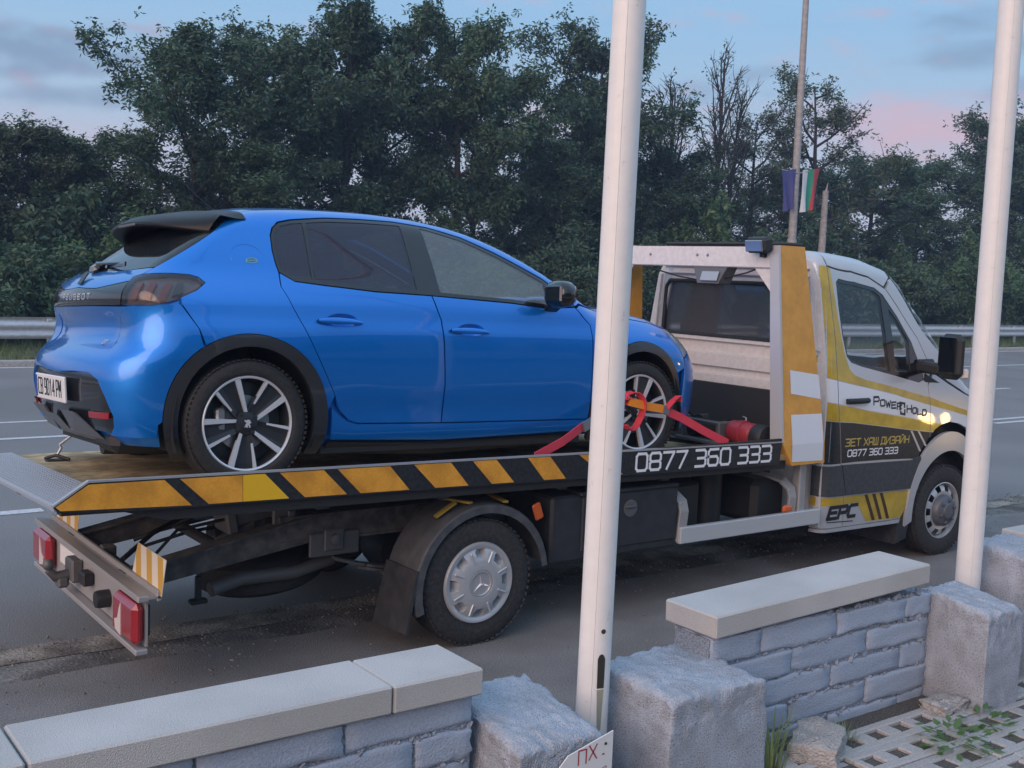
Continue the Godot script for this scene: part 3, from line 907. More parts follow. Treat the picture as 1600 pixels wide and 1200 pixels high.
	add(mb, "steering_wheel", M.black_plastic, car)
	for sd in [1.0, -1.0]:
		wheel_alloy(car, Vector3(0, .31, .852 * sd), sd, 0.0)
		wheel_alloy(car, Vector3(2.54, .31, .848 * sd), sd, .55)
# ---------- the tow truck ----------
func tilt(x: float, z: float) -> float:
	return rk(x) + .05 * (z - .95)      # the deck also falls away from the wall
func rk(x: float) -> float:
	return -.0145 * (x - .4)      # the deck and body run slightly nose-down
func truck_wheel(parent: Node, pos: Vector3, side: float, kind: int) -> void:
	var w := Node3D.new()
	w.name = "wheel"
	parent.add_child(w, true)
	w.position = pos
	var tf := Transform3D(Basis(Vector3.RIGHT, PI / 2 * side), Vector3.ZERO)
	var t := MB.new()
	var pr := [Vector2(.205, -.20), Vector2(.24, -.222), Vector2(.30, -.224), Vector2(.335, -.21), Vector2(.350, -.19)]
	for g in 5:
		var h := -.168 + g * .034
		pr.append_array([Vector2(.352, h - .012), Vector2(.342, h - .010), Vector2(.342, h - .004), Vector2(.353, h - .002)])
	pr.append_array([Vector2(.351, -.02), Vector2(.345, -.006), Vector2(.330, .004), Vector2(.30, .010), Vector2(.262, .012), Vector2(.232, .006), Vector2(.214, -.006), Vector2(.208, -.03)])
	t.lathe(pr, 72, tf)
	for j in 60:
		var a := TAU * j / 60.0
		var bs := Basis(Vector3.BACK, a)
		t.box(bs * Vector3(.3415, 0, -.006 * side), Vector3(.008, .02, .03), bs * Basis(Vector3.UP, .6 * side), 0.0)
	var ty := add(t, "tyre", M.tyre_dusty, w)
	if kind == 0:
		# silver trim with eight windows round the rim and a three-pointed star in the middle
		var c := MB.new()
		c.lathe([Vector2(.224, -.012), Vector2(.226, .004), Vector2(.219, .016), Vector2(.205, .016), Vector2(.197, .008), Vector2(.190, .007)], 64, tf)
		var K := 96
		var rr := [.190, .178, .160, .142, .128, .10, .078]
		for j in K:
			for i in rr.size() - 1:
				var q := []
				for e in [[i, j], [i, j + 1], [i + 1, j + 1], [i + 1, j]]:
					var a: float = TAU * e[1] / K
					var r: float = rr[e[0]]
					var lob := pow(maxf(0.0, cos(a * 8.0)), 1.5)          # eight windows
					var y: float = [.007, .012, .020, .026, .030, .034, .035][e[0]]
					if lob > .25 and r > .145: y = -.03 if (r < .189 and r > .15) else y
					q.append(Vector3(cos(a) * r, sin(a) * r, y * side))
				c.quad(q[0], q[1], q[2], q[3], Vector3(0, 0, side))
		# short ridges between the windows
		for j in 8:
			var a := TAU * (j + .5) / 8.0
			var bs := Basis(Vector3.BACK, a)
			c.box(bs * Vector3(.152, 0, .028 * side), Vector3(.07, .012, .012), bs, .004)
		c.lathe([Vector2(.078, .035), Vector2(.076, .030), Vector2(.070, .030)], 40, tf)
		add(c, "wheel_trim", M.trim_silver, w)
		var s := MB.new()
		s.lathe([Vector2(.070, .026), Vector2(0, .032)], 36, tf)
		s.lathe([Vector2(.072, .026), Vector2(.070, .034), Vector2(.064, .034), Vector2(.062, .026)], 40, tf)
		for j in 3:
			var a := deg_to_rad(100 + 120 * j)
			var d := Vector3(cos(a), sin(a), 0); var e := Vector3(-d.y, d.x, 0); var o := Vector3(0, 0, side)
			var b0 := o * .030
			s.flat(b0 + e * .010, b0 + d * .064, b0 + o * .010, e + o)
			s.flat(b0 - e * .010, b0 + d * .064, b0 + o * .010, -e + o)
		add(s, "star_emblem", M.trim_star, w)
	else:
		# bare steel wheel with oval holes, dark hub and bolts
		var c := MB.new()
		c.lathe([Vector2(.214, -.15), Vector2(.204, -.06), Vector2(.204, -.02), Vector2(.212, .004), Vector2(.219, .002)], 56, tf)
		var K := 80
		var rr := [.204, .192, .172, .150, .132, .120]
		for j in K:
			for i in rr.size() - 1:
				var q := []
				for e in [[i, j], [i, j + 1], [i + 1, j + 1], [i + 1, j]]:
					var a: float = TAU * e[1] / K
					q.append(Vector3(cos(a) * rr[e[0]], sin(a) * rr[e[0]], [-.05, -.02, -.006, .0, -.002, -.006][e[0]] * side))
				if cos(TAU * (j + .5) / K * 10.0) > .1 and i in [1, 2]:
					continue
				c.quad(q[0], q[1], q[2], q[3], Vector3(0, 0, side))
		add(c, "steel_rim", M.trim_silver, w)
		var b := MB.new()
		b.lathe([Vector2(.2, -.12), Vector2(0, -.12)], 40, tf)
		add(b, "brake_drum", M.black_plastic, w)
		var h := MB.new()
		h.lathe([Vector2(.122, -.01), Vector2(.118, .03), Vector2(.105, .045), Vector2(.06, .05), Vector2(.052, .062), Vector2(0, .064)], 44, tf)
		for j in 6:
			var a := TAU * j / 6.0 + .3
			h.lathe([Vector2(.016, .04), Vector2(.016, .058), Vector2(.010, .062), Vector2(0, .062)], 6, Transform3D(tf.basis, Vector3(cos(a) * .088, sin(a) * .088, 0)))
		add(h, "hub_cover", M.hub_grey, w)

func build_truck() -> void:
	var T := thing("tow_truck", "yellow, white and black flatbed tow truck standing at the roadside, loaded with a car", "tow truck")
	var mb: MB
	# --- deck ---
	mb = MB.new()
	var dk := func(x: float, y: float, z: float) -> Vector3: return Vector3(x, y + tilt(x, z), z)
	mb.hexa([dk.call(-1.93, .905, -1.03), dk.call(2.55, .905, -1.03), dk.call(2.55, .905, 1.03), dk.call(-1.93, .905, 1.03), dk.call(-1.93, .940, -1.03), dk.call(2.55, .940, -1.03), dk.call(2.55, .940, 1.03), dk.call(-1.93, .940, 1.03)])
	add(mb, "deck", M.deck_wood, T)
	mb = MB.new()   # aluminium ramp lip at the rear, ribbed
	mb.hexa([dk.call(-2.24, .925, -1.06), dk.call(-1.935, .90, -1.06), dk.call(-1.935, .90, 1.03), dk.call(-2.24, .925, 1.055), dk.call(-2.24, .938, -1.06), dk.call(-1.935, .950, -1.06), dk.call(-1.935, .950, 1.03), dk.call(-2.24, .938, 1.055)])
	for i in 15:
		var x := -2.225 + i * .0195
		var y: float = lerpf(.940, .9505, (x + 2.24) / .305)
		mb.hexa([dk.call(x, y - .004, -1.03), dk.call(x + .008, y - .004, -1.03), dk.call(x + .008, y - .004, 1.01), dk.call(x, y - .004, 1.01), dk.call(x + .001, y + .004, -1.03), dk.call(x + .007, y + .0045, -1.03), dk.call(x + .007, y + .0045, 1.01), dk.call(x + .001, y + .004, 1.01)])
	add(mb, "ramp_lip", M.alu_sheet, T)
	for sd in [1.0, -1.0]:
		# side rail: black band with slanting end
		mb = MB.new()
		var out := V2([-2.242, .945, -2.225, .925, -1.9, .908, -.5, .902, .65, .896, 2.30, .888, 2.31, 1.058, .64, 1.036, -.517, 1.045, -1.393, 1.046, -2.10, 1.041])
		for i in out.size():
			out[i].y += rk(out[i].x)
		if sd > 0: mb.slab(out, Transform3D(Basis.IDENTITY, Vector3(0, 0, 1.035)), .022)
		else: mb.slab(out, Transform3D(Basis.IDENTITY, Vector3(0, -.23, -1.057)), .022)
		var rail := add(mb, "side_rail", M.decal_black, T)
		mb = MB.new()
		for q in [[-2.245, -2.10], [-2.10, -.5], [-.5, .64], [.64, 2.32]]:
			var dn: float = -.005 if sd > 0 else -.23 + .1
			var y0: float = dn + (.951 if q[0] < -2.2 else 1.048 - .006 * (q[0] + 2.1) / 2.0)
			var y1: float = dn + 1.048 - .006 * (q[1] + 2.1) / 2.0
			mb.hexa([dk.call(q[0], y0 - .003, 1.03 * sd), dk.call(q[1], y1 - .003, 1.03 * sd), dk.call(q[1], y1 - .003, 1.0605 * sd), dk.call(q[0], y0 - .003, 1.0605 * sd), dk.call(q[0], y0 + .006, 1.03 * sd), dk.call(q[1], y1 + .006, 1.03 * sd), dk.call(q[1], y1 + .006, 1.0605 * sd), dk.call(q[0], y0 + .006, 1.0605 * sd)])
		add(mb, "rail_edge", M.silver_worn, rail)
		# hazard stripes
		var tx := [-2.1, -1.773, -1.703, -1.298, -1.224, -.994, -.919, -.627, -.487, -.264, -.126, .027, .237, .392, .599, .736]
		var bxs := [-2.21, -1.647, -1.568, -1.173, -1.092, -.866, -.791, -.51, -.355, -.148, .001, .149, .355, .509, .793, .935]
		for i in range(0, 16, 2):
			var segs := [[tx[i], tx[i + 1], bxs[i], bxs[i + 1], 0]]
			if i == 2: segs = [[tx[2], -1.408, bxs[2], -1.406, 0], [-1.406, tx[3], -1.404, bxs[3], 1]]
			for g in segs:
				mb = MB.new()
				var zf: float = (1.0585 if sd > 0 else -1.0585)
				var dp: float = 0.0 if sd > 0 else -.23
				var yt := func(x: float) -> float: return 1.038 + rk(x) - .004 * clampf((x + 1.0) * .5, 0.0, 1.0)
				var yb := func(x: float) -> float: return (lerpf(.935, .916, clampf((x + 2.2) / .35, 0, 1)) if x < -1.85 else lerpf(.916, .905, clampf((x + 1.85) / 2.5, 0, 1))) + rk(x)
				var P := [Vector3(g[0], yt.call(g[0]), zf), Vector3(g[1], yt.call(g[1]), zf), Vector3(g[3], yb.call(g[3]), zf), Vector3(g[2], yb.call(g[2]), zf)]
				if i == 0: P[3] = Vector3(-2.235, .950 + rk(-2.2), zf)
				for w in 4: P[w].y += dp
				mb.quad(P[0], P[1], P[2], P[3], Vector3(0, 0, sd))
				if i == 0: mb.flat(P[3], P[2], Vector3(-2.215, .932 + rk(-2.2) + dp, zf), Vector3(0, 0, sd))
				add(mb, "hazard_stripe", M.tape_yellow if g[4] == 1 else M.decal_orange, rail)
		mb = MB.new()
		var onband := func(u: float, v: float) -> Array:
			return [Vector3(u if sd > 0 else 3.27 - u, v + rk(u) + (0.0 if sd > 0 else -.23), 1.0590 * sd), Vector3(0, 0, sd)]
		var un := 1.035
		for word in ["0877", "360", "333"]:
			mb = MB.new(); un = letters(mb, word, onband, un, .918, .085, .100, .024, .0165, .03) + .053
			add(mb, "phone_lettering", M.ink_white, rail)
		# headboard post
		mb = MB.new()
		var z0: float = 1.060 * sd; var z1: float = .925 * sd; var i0: float = .955 * sd; var i1: float = .85 * sd
		if sd < 0: z0 = -.86; z1 = -.74; i0 = -.76; i1 = -.66
		mb.hexa([Vector3(2.325, .985, z0), Vector3(2.74, .985, z0), Vector3(2.74, .985, i0), Vector3(2.325, .985, i0), Vector3(2.33, 2.285, z1), Vector3(2.575, 2.285, z1), Vector3(2.575, 2.285, i1), Vector3(2.33, 2.285, i1)])
		mb.hexa([Vector3(2.42, .845, z0), Vector3(2.75, .845, z0), Vector3(2.75, .845, i0), Vector3(2.42, .845, i0), Vector3(2.325, .9845, z0), Vector3(2.74, .9845, z0), Vector3(2.74, .9845, i0), Vector3(2.325, .9845, i0)])
		var post := add(mb, "headboard_post", M.post_orange, T)
		mb = MB.new()
		mb.hexa([Vector3(2.312, 1.0, z0 - .002 * sd), Vector3(2.327, 1.0, z0 + .002 * sd), Vector3(2.327, 1.0, i0), Vector3(2.312, 1.0, i0), Vector3(2.317, 2.283, z1 - .002 * sd), Vector3(2.332, 2.283, z1 + .002 * sd), Vector3(2.332, 2.283, i1), Vector3(2.317, 2.283, i1)])
		add(mb, "post_edge", M.cab_silver, post)
		var pz := func(y: float) -> float: return lerpf(z0, z1, clampf((y - .985) / 1.3, 0, 1)) + .0022 * sd
		mb = MB.new()
		mb.quad(Vector3(2.40, 1.475, pz.call(1.475)), Vector3(2.685, 1.437, pz.call(1.437)), Vector3(2.705, 1.275, pz.call(1.275)), Vector3(2.405, 1.320, pz.call(1.32)), Vector3(0, 0, sd))
		add(mb, "white_band", M.decal_white, post)
		mb = MB.new()
		var zs: float = z0 + .0022 * sd
		mb.quad(Vector3(2.415, .870, zs), Vector3(2.728, .862, zs), Vector3(2.724, .985, zs), Vector3(2.410, .985, zs), Vector3(0, 0, sd)); mb.quad(Vector3(2.410, .985, zs), Vector3(2.724, .985, zs), Vector3(2.712, 1.178, pz.call(1.178)), Vector3(2.402, 1.182, pz.call(1.182)), Vector3(0, 0, sd))
		add(mb, "white_sticker", M.decal_white, post)
		# grey upright behind the sticker, down to the side guard
		mb = MB.new()
		mb.bx(2.62, 2.655, .40, .90, .90 * sd, .97 * sd, .006); mb.bx(2.665, 2.71, .40, .90, .88 * sd, .95 * sd, .006)
		add(mb, "post_leg", M.silver_worn, T)
		# gusset in the corner under the cross beam
		mb = MB.new()
		mb.slab(V2([.86, 2.135, .86, 1.97, .70, 2.135]) if sd > 0 else V2([-.665, 2.135, -.665, 1.97, -.50, 2.135]), Transform3D(Basis(Vector3(0, 0, 1), Vector3(0, 1, 0), Vector3(-1, 0, 0)), Vector3(2.36, 0, 0)), .012)
		add(mb, "gusset", M.cab_white, T)
	mb = MB.new(); mb.bx(2.33, 2.45, 2.135, 2.268, -.66, .85, .006)
	mb.bx(2.33, 2.56, 2.262, 2.275, -.72, .90)
	var beam := add(mb, "headboard_beam", M.cab_white, T)
	for q in [[.18], [.28], [-.3]]:
		mb = MB.new(); mb.lathe([Vector2(.012, 0), Vector2(.010, .006), Vector2(0, .007)], 6, Transform3D(Basis(Vector3.BACK, PI / 2), Vector3(2.33, 2.215, q[0])))
		add(mb, "bolt", M.steel, beam)
	# work lamps: one on top by the right post, one hanging under the beam
	mb = MB.new()
	mb.box(Vector3(2.27, 2.285, .80), Vector3(.10, .10, .17), Basis(Vector3.BACK, .2), .02)
	mb.box(Vector3(2.33, 2.24, .80), Vector3(.06, .07, .04))
	var wl := add(mb, "work_lamp", M.black_plastic, T)
	mb = MB.new(); mb.box(Vector3(2.216, 2.275, .80), Vector3(.012, .075, .145), Basis(Vector3.BACK, .2), .004)
	add(mb, "lamp_glass", M.lamp_mirror, wl)
	mb = MB.new()
	mb.hexa([Vector3(2.30, 2.02, .22), Vector3(2.42, 2.02, .22), Vector3(2.42, 2.02, .42), Vector3(2.30, 2.02, .42), Vector3(2.34, 2.135, .14), Vector3(2.44, 2.135, .14), Vector3(2.44, 2.135, .46), Vector3(2.34, 2.135, .46)])
	wl = add(mb, "work_lamp", M.grey_plastic, T)
	mb = MB.new(); mb.box(Vector3(2.305, 2.07, .33), Vector3(.01, .07, .16), Basis(Vector3.BACK, -.33), .003)
	add(mb, "lamp_glass", M.head_lens, wl)
	mb = MB.new()
	mb.tube([Vector3(2.36, 2.12, -.35), Vector3(2.34, 2.06, .0), Vector3(2.34, 2.03, .3), Vector3(2.36, 2.10, .62), Vector3(2.37, 2.14, .74)], .006, .006, 6)
	add(mb, "lamp_cable", M.black_plastic, T)
	# dark lower headboard and floor box for the winch
	mb = MB.new(); mb.bx(2.60, 2.64, .94, 1.30, -.94, .94); mb.bx(2.30, 2.60, .915, .925, -.95, .95)
	add(mb, "headboard_panel", M.dark_steel, T)
	# winch
	var W := Node3D.new(); W.name = "winch"; T.add_child(W)
	mb = MB.new()
	mb.bx(2.28, 2.34, .93, 1.09, .20, .235, .004); mb.bx(2.20, 2.46, .93, 1.09, .235, .25, .004); mb.bx(2.20, 2.46, .93, 1.085, .56, .60, .01); mb.bx(2.18, 2.24, .925, .95, .2, .62, .005); mb.bx(2.2, 2.23, 1.06, 1.085, .24, .58, .008)
	add(mb, "winch_frame", M.steel_dull, W)
	mb = MB.new()
	mb.lathe([Vector2(.085, .25), Vector2(.085, .262), Vector2(.055, .264), Vector2(.055, .545), Vector2(.085, .547), Vector2(.085, .56)], 24, Transform3D(Basis(Vector3.RIGHT, PI / 2), Vector3(2.33, 1.01, 0)))
	for i in 16:
		mb.lathe([Vector2(.055, 0), Vector2(.066, .008), Vector2(.055, .016)], 20, Transform3D(Basis(Vector3.RIGHT, PI / 2), Vector3(2.33, 1.01, .268 + i * .017)))
	add(mb, "drum", M.black_plastic, W)
	mb = MB.new()
	var wt := Transform3D(Basis(Vector3.RIGHT, PI / 2), Vector3(2.33, 1.02, 0))
	mb.lathe([Vector2(0, .60), Vector2(.07, .602), Vector2(.078, .61), Vector2(.078, .70), Vector2(.086, .705), Vector2(.086, .722), Vector2(.075, .727), Vector2(.075, .80), Vector2(.065, .812), Vector2(0, .815)], 28, wt)
	add(mb, "gearbox", M.winch_red, W)
	mb = MB.new()
	mb.lathe([Vector2(0, .815), Vector2(.08, .817), Vector2(.095, .83), Vector2(.095, .90), Vector2(.085, .92), Vector2(0, .925)], 28, Transform3D(wt.basis, Vector3(2.33, 1.005, 0)))
	add(mb, "motor", M.black_plastic, W)
	mb = MB.new()
	mb.tube([Vector3(2.33, 1.09, .72), Vector3(2.33, 1.125, .72), Vector3(2.33, 1.13, .69)], .005, .005, 6)
	add(mb, "clutch_lever", M.steel, W)
	mb = MB.new()   # winch rope running up to the front of the car
	var rp := [Vector3(2.29, 1.07, .30), Vector3(2.22, 1.12, .28), Vector3(2.17, 1.20, .26), Vector3(2.13, 1.23, .24), Vector3(2.05, 1.30, .22)]
	mb.tube(rp, .010, .010, 7)
	mb.box(Vector3(2.14, 1.225, .245), Vector3(.07, .05, .03), Basis(Vector3.BACK, .7), .01)
	add(mb, "winch_rope", M.black_plastic, W)
	# --- frame under the deck ---
	for sd in [1.0, -1.0]:
		mb = MB.new()
		mb.hexa([dk.call(-2.05, .80, .36 * sd), dk.call(2.6, .76, .36 * sd), dk.call(2.6, .76, .44 * sd), dk.call(-2.05, .80, .44 * sd), dk.call(-2.05, .899, .36 * sd), dk.call(2.6, .899, .36 * sd), dk.call(2.6, .899, .44 * sd), dk.call(-2.05, .899, .44 * sd)])
		mb.hexa([dk.call(-1.75, .845, .96 * sd), dk.call(2.4, .845, .96 * sd), dk.call(2.4, .845, 1.02 * sd), dk.call(-1.75, .845, 1.02 * sd), dk.call(-1.95, .899, .96 * sd), dk.call(2.4, .899, .96 * sd), dk.call(2.4, .899, 1.02 * sd), dk.call(-1.95, .899, 1.02 * sd)])
		add(mb, "deck_beam", M.dark_steel, T)
		mb = MB.new()
		mb.bx(-.95, 3.0, .56, .70, .40 * sd, .47 * sd, .008)
		mb.bx(-.95, 3.0, .555, .57, .34 * sd, .48 * sd); mb.bx(-.95, 3.0, .69, .705, .34 * sd, .48 * sd)
		add(mb, "chassis_rail", M.chassis_grey, T)
		mb = MB.new()
		mb.hexa([Vector3(-1.78, .40, .42 * sd), Vector3(-.72, .56, .42 * sd), Vector3(-.72, .56, .475 * sd), Vector3(-1.78, .40, .475 * sd), Vector3(-1.78, .50, .42 * sd), Vector3(-.72, .70, .42 * sd), Vector3(-.72, .70, .475 * sd), Vector3(-1.78, .50, .475 * sd)])
		mb.hexa([Vector3(-1.78, .495, .40 * sd), Vector3(-.72, .698, .40 * sd), Vector3(-.72, .698, .50 * sd), Vector3(-1.78, .495, .50 * sd), Vector3(-1.78, .508, .40 * sd), Vector3(-.72, .711, .40 * sd), Vector3(-.72, .711, .50 * sd), Vector3(-1.78, .508, .50 * sd)])
		add(mb, "bumper_arm", M.chassis_grey, T)
		mb = MB.new()   # strap plates and bolted brackets on the frame
		mb.bx(-.78, -.48, .47, .60, .475 * sd, .495 * sd, .006); mb.bx(-.70, -.58, .50, .62, .495 * sd, .51 * sd, .01)
		mb.lathe([Vector2(.03, 0), Vector2(.03, .02), Vector2(.012, .025), Vector2(0, .025)], 12, Transform3D(Basis(Vector3.RIGHT, PI / 2 * sd), Vector3(-.64, .565, .51 * sd)))
		mb.bx(-.98, -.84, .66, .80, .44 * sd, .46 * sd, .01); mb.bx(-.90, -.86, .70, .74, .46 * sd, .475 * sd, .01)
		add(mb, "frame_bracket", M.steel_dull, T)
		mb = MB.new()   # leaf spring
		for i in 3:
			var p := []
			for j in 9:
				var t := lerpf(-1, 1, j / 8.0) * (1.0 - .22 * i)
				p.append(Vector3(t * .66, .36 + .11 * t * t + .0 - i * .018, .56 * sd))
			for j in 8:
				var a: Vector3 = p[j]; var b: Vector3 = p[j + 1]
				mb.box((a + b) * .5, Vector3(a.distance_to(b) + .01, .014, .07), Basis(Vector3.BACK, atan2(b.y - a.y, b.x - a.x)))
		add(mb, "leaf_spring", M.chassis_grey, T)
	mb = MB.new()
	for x in [-1.6, -1.0, -.3, .5, 1.3, 2.1]:
		mb.hexa([dk.call(x, .83, -1.0), dk.call(x + .07, .83, -1.0), dk.call(x + .07, .83, 1.0), dk.call(x, .83, 1.0), dk.call(x, .898, -1.0), dk.call(x + .07, .898, -1.0), dk.call(x + .07, .898, 1.0), dk.call(x, .898, 1.0)])
	mb.bx(-1.0, -.92, .57, .69, -.4, .4)
	mb.tube([Vector3(-1.25, .56, -.42), Vector3(-1.25, .56, .42)], .03, .03, 10)
	add(mb, "cross_member", M.dark_steel, T)
	mb = MB.new()
	mb.tube([Vector3(0, .345, -.75), Vector3(0, .345, .75)], .065, .065, 14)
	mb.lathe([Vector2(.02, -.15), Vector2(.13, -.13), Vector2(.16, 0), Vector2(.13, .13), Vector2(.02, .15)], 20, Transform3D(Basis(Vector3.RIGHT, PI / 2), Vector3(0, .345, .0)))
	mb.tube([Vector3(.1, .40, 0), Vector3(2.9, .52, 0)], .05, .05, 12)
	add(mb, "rear_axle", M.black_plastic, T)
	mb = MB.new()   # tilt ram and pipes below the deck
	mb.tube([Vector3(-1.15, .70, .10), Vector3(-.35, .62, .10)], .055, .055, 16)
	add(mb, "tilt_ram", M.ram_beige, T)
	for hp in [[.012, Vector3(-1.5, .50, -.2), Vector3(-1.2, .62, -.1), Vector3(-.9, .72, .05), Vector3(-.4, .70, .2)], [.010, Vector3(-1.55, .47, -.1), Vector3(-1.25, .55, -.05), Vector3(-.8, .60, .0)], [.007, Vector3(-1.35, .56, .38), Vector3(-1.35, .47, .36), Vector3(-1.33, .42, .37)], [.014, Vector3(-1.7, .52, .25), Vector3(-1.5, .60, .1), Vector3(-1.1, .66, -.2), Vector3(-.6, .70, -.25)], [.016, Vector3(-1.3, .52, .30), Vector3(-1.0, .60, .22), Vector3(-.75, .55, .3), Vector3(-.5, .48, .36)], [.009, Vector3(-1.62, .53, .40), Vector3(-1.45, .66, .33), Vector3(-1.2, .70, .36), Vector3(-.9, .74, .30)]]:
		mb = MB.new(); mb.tube(hp.slice(1), hp[0], hp[0], 7)
		add(mb, "hose", M.black_plastic, T)
	mb = MB.new(); mb.bx(-1.37, -1.34, .29, .42, .37, .40, .004); mb.bx(-1.40, -1.31, .275, .30, .36, .41, .006)
	add(mb, "hanger_bolt", M.black_plastic, T)
	mb = MB.new()
	mb.tube([Vector3(-1.10, .50, -.10), Vector3(-.45, .50, -.10)], .075, .075, 16); mb.lathe([Vector2(.078, 0), Vector2(.078, .03)], 16, Transform3D(Basis(Vector3.BACK, -PI / 2), Vector3(-.95, .50, -.10)))
	add(mb, "air_reservoir", M.chassis_grey, T)
	mb = MB.new()
	mb.box(Vector3(-1.02, .72, .30), Vector3(.30, .10, .16), Basis(Vector3.BACK, .15), .015); mb.box(Vector3(-1.18, .70, .30), Vector3(.06, .16, .20), Basis(Vector3.BACK, .15), .01)
	add(mb, "pivot_block", M.steel_dull, T)
	mb = MB.new()
	mb.hexa([Vector3(-1.30, .50, .34), Vector3(-1.05, .56, .34), Vector3(-1.05, .56, .38), Vector3(-1.30, .50, .38), Vector3(-1.25, .60, .34), Vector3(-1.05, .68, .34), Vector3(-1.05, .68, .38), Vector3(-1.25, .60, .38)])
	add(mb, "gusset_plate", M.chassis_grey, T)
	mb = MB.new()
	mb.tube([Vector3(-1.70, .47, -.42), Vector3(-1.70, .47, .42)], .035, .035, 12); mb.bx(-1.74, -1.66, .40, .54, -.03, .03, .01)
	add(mb, "torsion_tube", M.chassis_grey, T)
	mb = MB.new()
	mb.tube([Vector3(-.55, .40, .30), Vector3(-.8, .36, .34), Vector3(-1.1, .36, .33), Vector3(-1.28, .33, .36)], .038, .038, 12)
	add(mb, "exhaust_pipe", M.steel_dull, T)
	# spare wheel slung under the tail
	mb = MB.new()
	var pr := [Vector2(.10, -.07), Vector2(.205, -.09), Vector2(.30, -.10), Vector2(.35, -.07), Vector2(.352, 0), Vector2(.35, .07), Vector2(.30, .10), Vector2(.205, .09), Vector2(.10, .07)]
	mb.lathe(pr, 40, Transform3D(Basis(Vector3.BACK, .12), Vector3(-.84, .335, -.02)))
	mb.lathe([Vector2(0, -.03), Vector2(.21, -.03)], 24, Transform3D(Basis(Vector3.BACK, .12), Vector3(-.84, .335, -.02)))
	add(mb, "spare_wheel", M.tyre, T)
	# --- rear underrun bar with lamps, plates, ball hitch ---
	mb = MB.new()
	mb.bx(-1.80, -1.79, .27, .50, -.905, .905)
	mb.bx(-1.845, -1.79, .485, .515, -.915, .93, .005); mb.bx(-1.76, -1.74, .485, .535, -.90, .94, .004)
	mb.bx(-1.85, -1.79, .235, .262, -.91, .915, .005); mb.bx(-1.80, -1.74, .50, .51, -.90, .94)
	var bar := add(mb, "rear_bar", M.bar_alu, T)
	for sd in [1.0, -1.0]:
		mb = MB.new(); mb.bx(-1.86, -1.80, .275, .470, minf(.59 * sd, .905 * sd), maxf(.59 * sd, .905 * sd), .025)
		var lamp := add(mb, "rear_lamp", M.lamp_red_gloss, bar)
		mb = MB.new()
		mb.slab(V2([.655, .30, .735, .287, .735, .445, .71, .41, .69, .36, .645, .345]), Transform3D(Basis(Vector3(0, 0, sd), Vector3.UP, Vector3(-1, 0, 0)), Vector3(-1.858, 0, 0)), .005)
		add(mb, "clear_lens", M.lens_pale, lamp)
		mb = MB.new(); mb.bx(-1.80, -1.76, .29, .46, minf(.62 * sd, .86 * sd), maxf(.62 * sd, .86 * sd), .015)
		add(mb, "lamp_housing", M.black_plastic, lamp)
		# striped marker plate, leaning
		mb = MB.new()
		var bz := Basis(Vector3.UP, -PI / 2) * Basis(Vector3.RIGHT, -.1)
		var po := Vector3(-1.735, .595, .68 * sd + .07)
		var pl := V2([-.215, -.085, .205, -.085, .215, .085, -.175, .085])
		mb.slab(pl, Transform3D(bz, po), .003)
		var mp := add(mb, "marker_plate", M.plate_cream, T)
		for i in 3:
			mb = MB.new()
			var u := -.205 + i * .155
			var st := Geometry2D.intersect_polygons(V2([u + .06, -.083, u + .13, -.083, u + .07, .083, u, .083]), V2([-.212, -.083, .203, -.083, .212, .083, -.173, .083]))
			for g in st:
				mb.slab(g, Transform3D(bz, po + bz * Vector3(0, 0, .003)), .0012)
			if mb.v.size(): add(mb, "stripe", M.decal_orange_dull, mp)
	mb = MB.new()
	mb.bx(-1.86, -1.80, .33, .45, -.22, -.08, .01)
	mb.tube([Vector3(-1.82, .37, -.15), Vector3(-1.93, .36, -.15), Vector3(-1.96, .40, -.15)], .03, .022, 10)
	mb.lathe([Vector2(0, -.03), Vector2(.02, -.024), Vector2(.03, 0), Vector2(.02, .024), Vector2(0, .03)], 16, Transform3D(Basis.IDENTITY, Vector3(-1.96, .43, -.15)))
	mb.bx(-1.92, -1.86, .30, .36, -.20, -.12, .012)
	add(mb, "ball_hitch", M.steel_dull, T)
	mb = MB.new(); mb.lathe([Vector2(0, .07), Vector2(.04, .068), Vector2(.045, .05), Vector2(.045, 0)], 14, Transform3D(Basis(Vector3.BACK, PI / 2), Vector3(-1.80, .36, .36)))
	mb.bx(-1.86, -1.80, .36, .43, .02, .12, .01)
	add(mb, "trailer_socket", M.black_plastic, T)
	mb = MB.new(); mb.box(Vector3(-1.806, .40, -.30), Vector3(.006, .10, .40))
	var lp := add(mb, "licence_plate", M.plate_white, T)
	# --- wheels, mudguards ---
	for sd in [1.0, -1.0]:
		truck_wheel(T, Vector3(0, .352, .965 * sd), sd, 0)
		truck_wheel(T, Vector3(4.325, .352, .955 * sd), sd, 1)
		mb = MB.new()
		var kk := 22
		for i in kk:
			var pts := []
			for e in [i, i + 1]:
				var a: float = deg_to_rad(lerpf(8, 196, float(e) / kk))
				var r := .445
				var c := Vector3(.02 + cos(a) * r, .345 + sin(a) * r, 0); var nn := Vector3(cos(a), sin(a), 0)
				var c2 := Vector3(.02 + cos(a) * (r - .05), .345 + sin(a) * (r - .05), 0)
				pts.append([c + Vector3(0, 0, .70 * sd), c + Vector3(0, 0, .985 * sd), c + Vector3(0, 0, 1.0 * sd) - nn * .015, c2 + Vector3(0, 0, 1.0 * sd), nn])
			var A: Array = pts[0]; var B: Array = pts[1]
			var zz := Vector3(0, 0, sd)
			mb.quads(A[0], A[1], B[1], B[0], A[4], A[4], B[4], B[4])
			mb.quads(A[1], A[2], B[2], B[1], A[4], zz, zz, B[4])
			mb.quads(A[2], A[3], B[3], B[2], zz, zz, zz, zz)
		var mg := add(mb, "mudguard", M.guard_grey, T)
		mb = MB.new()
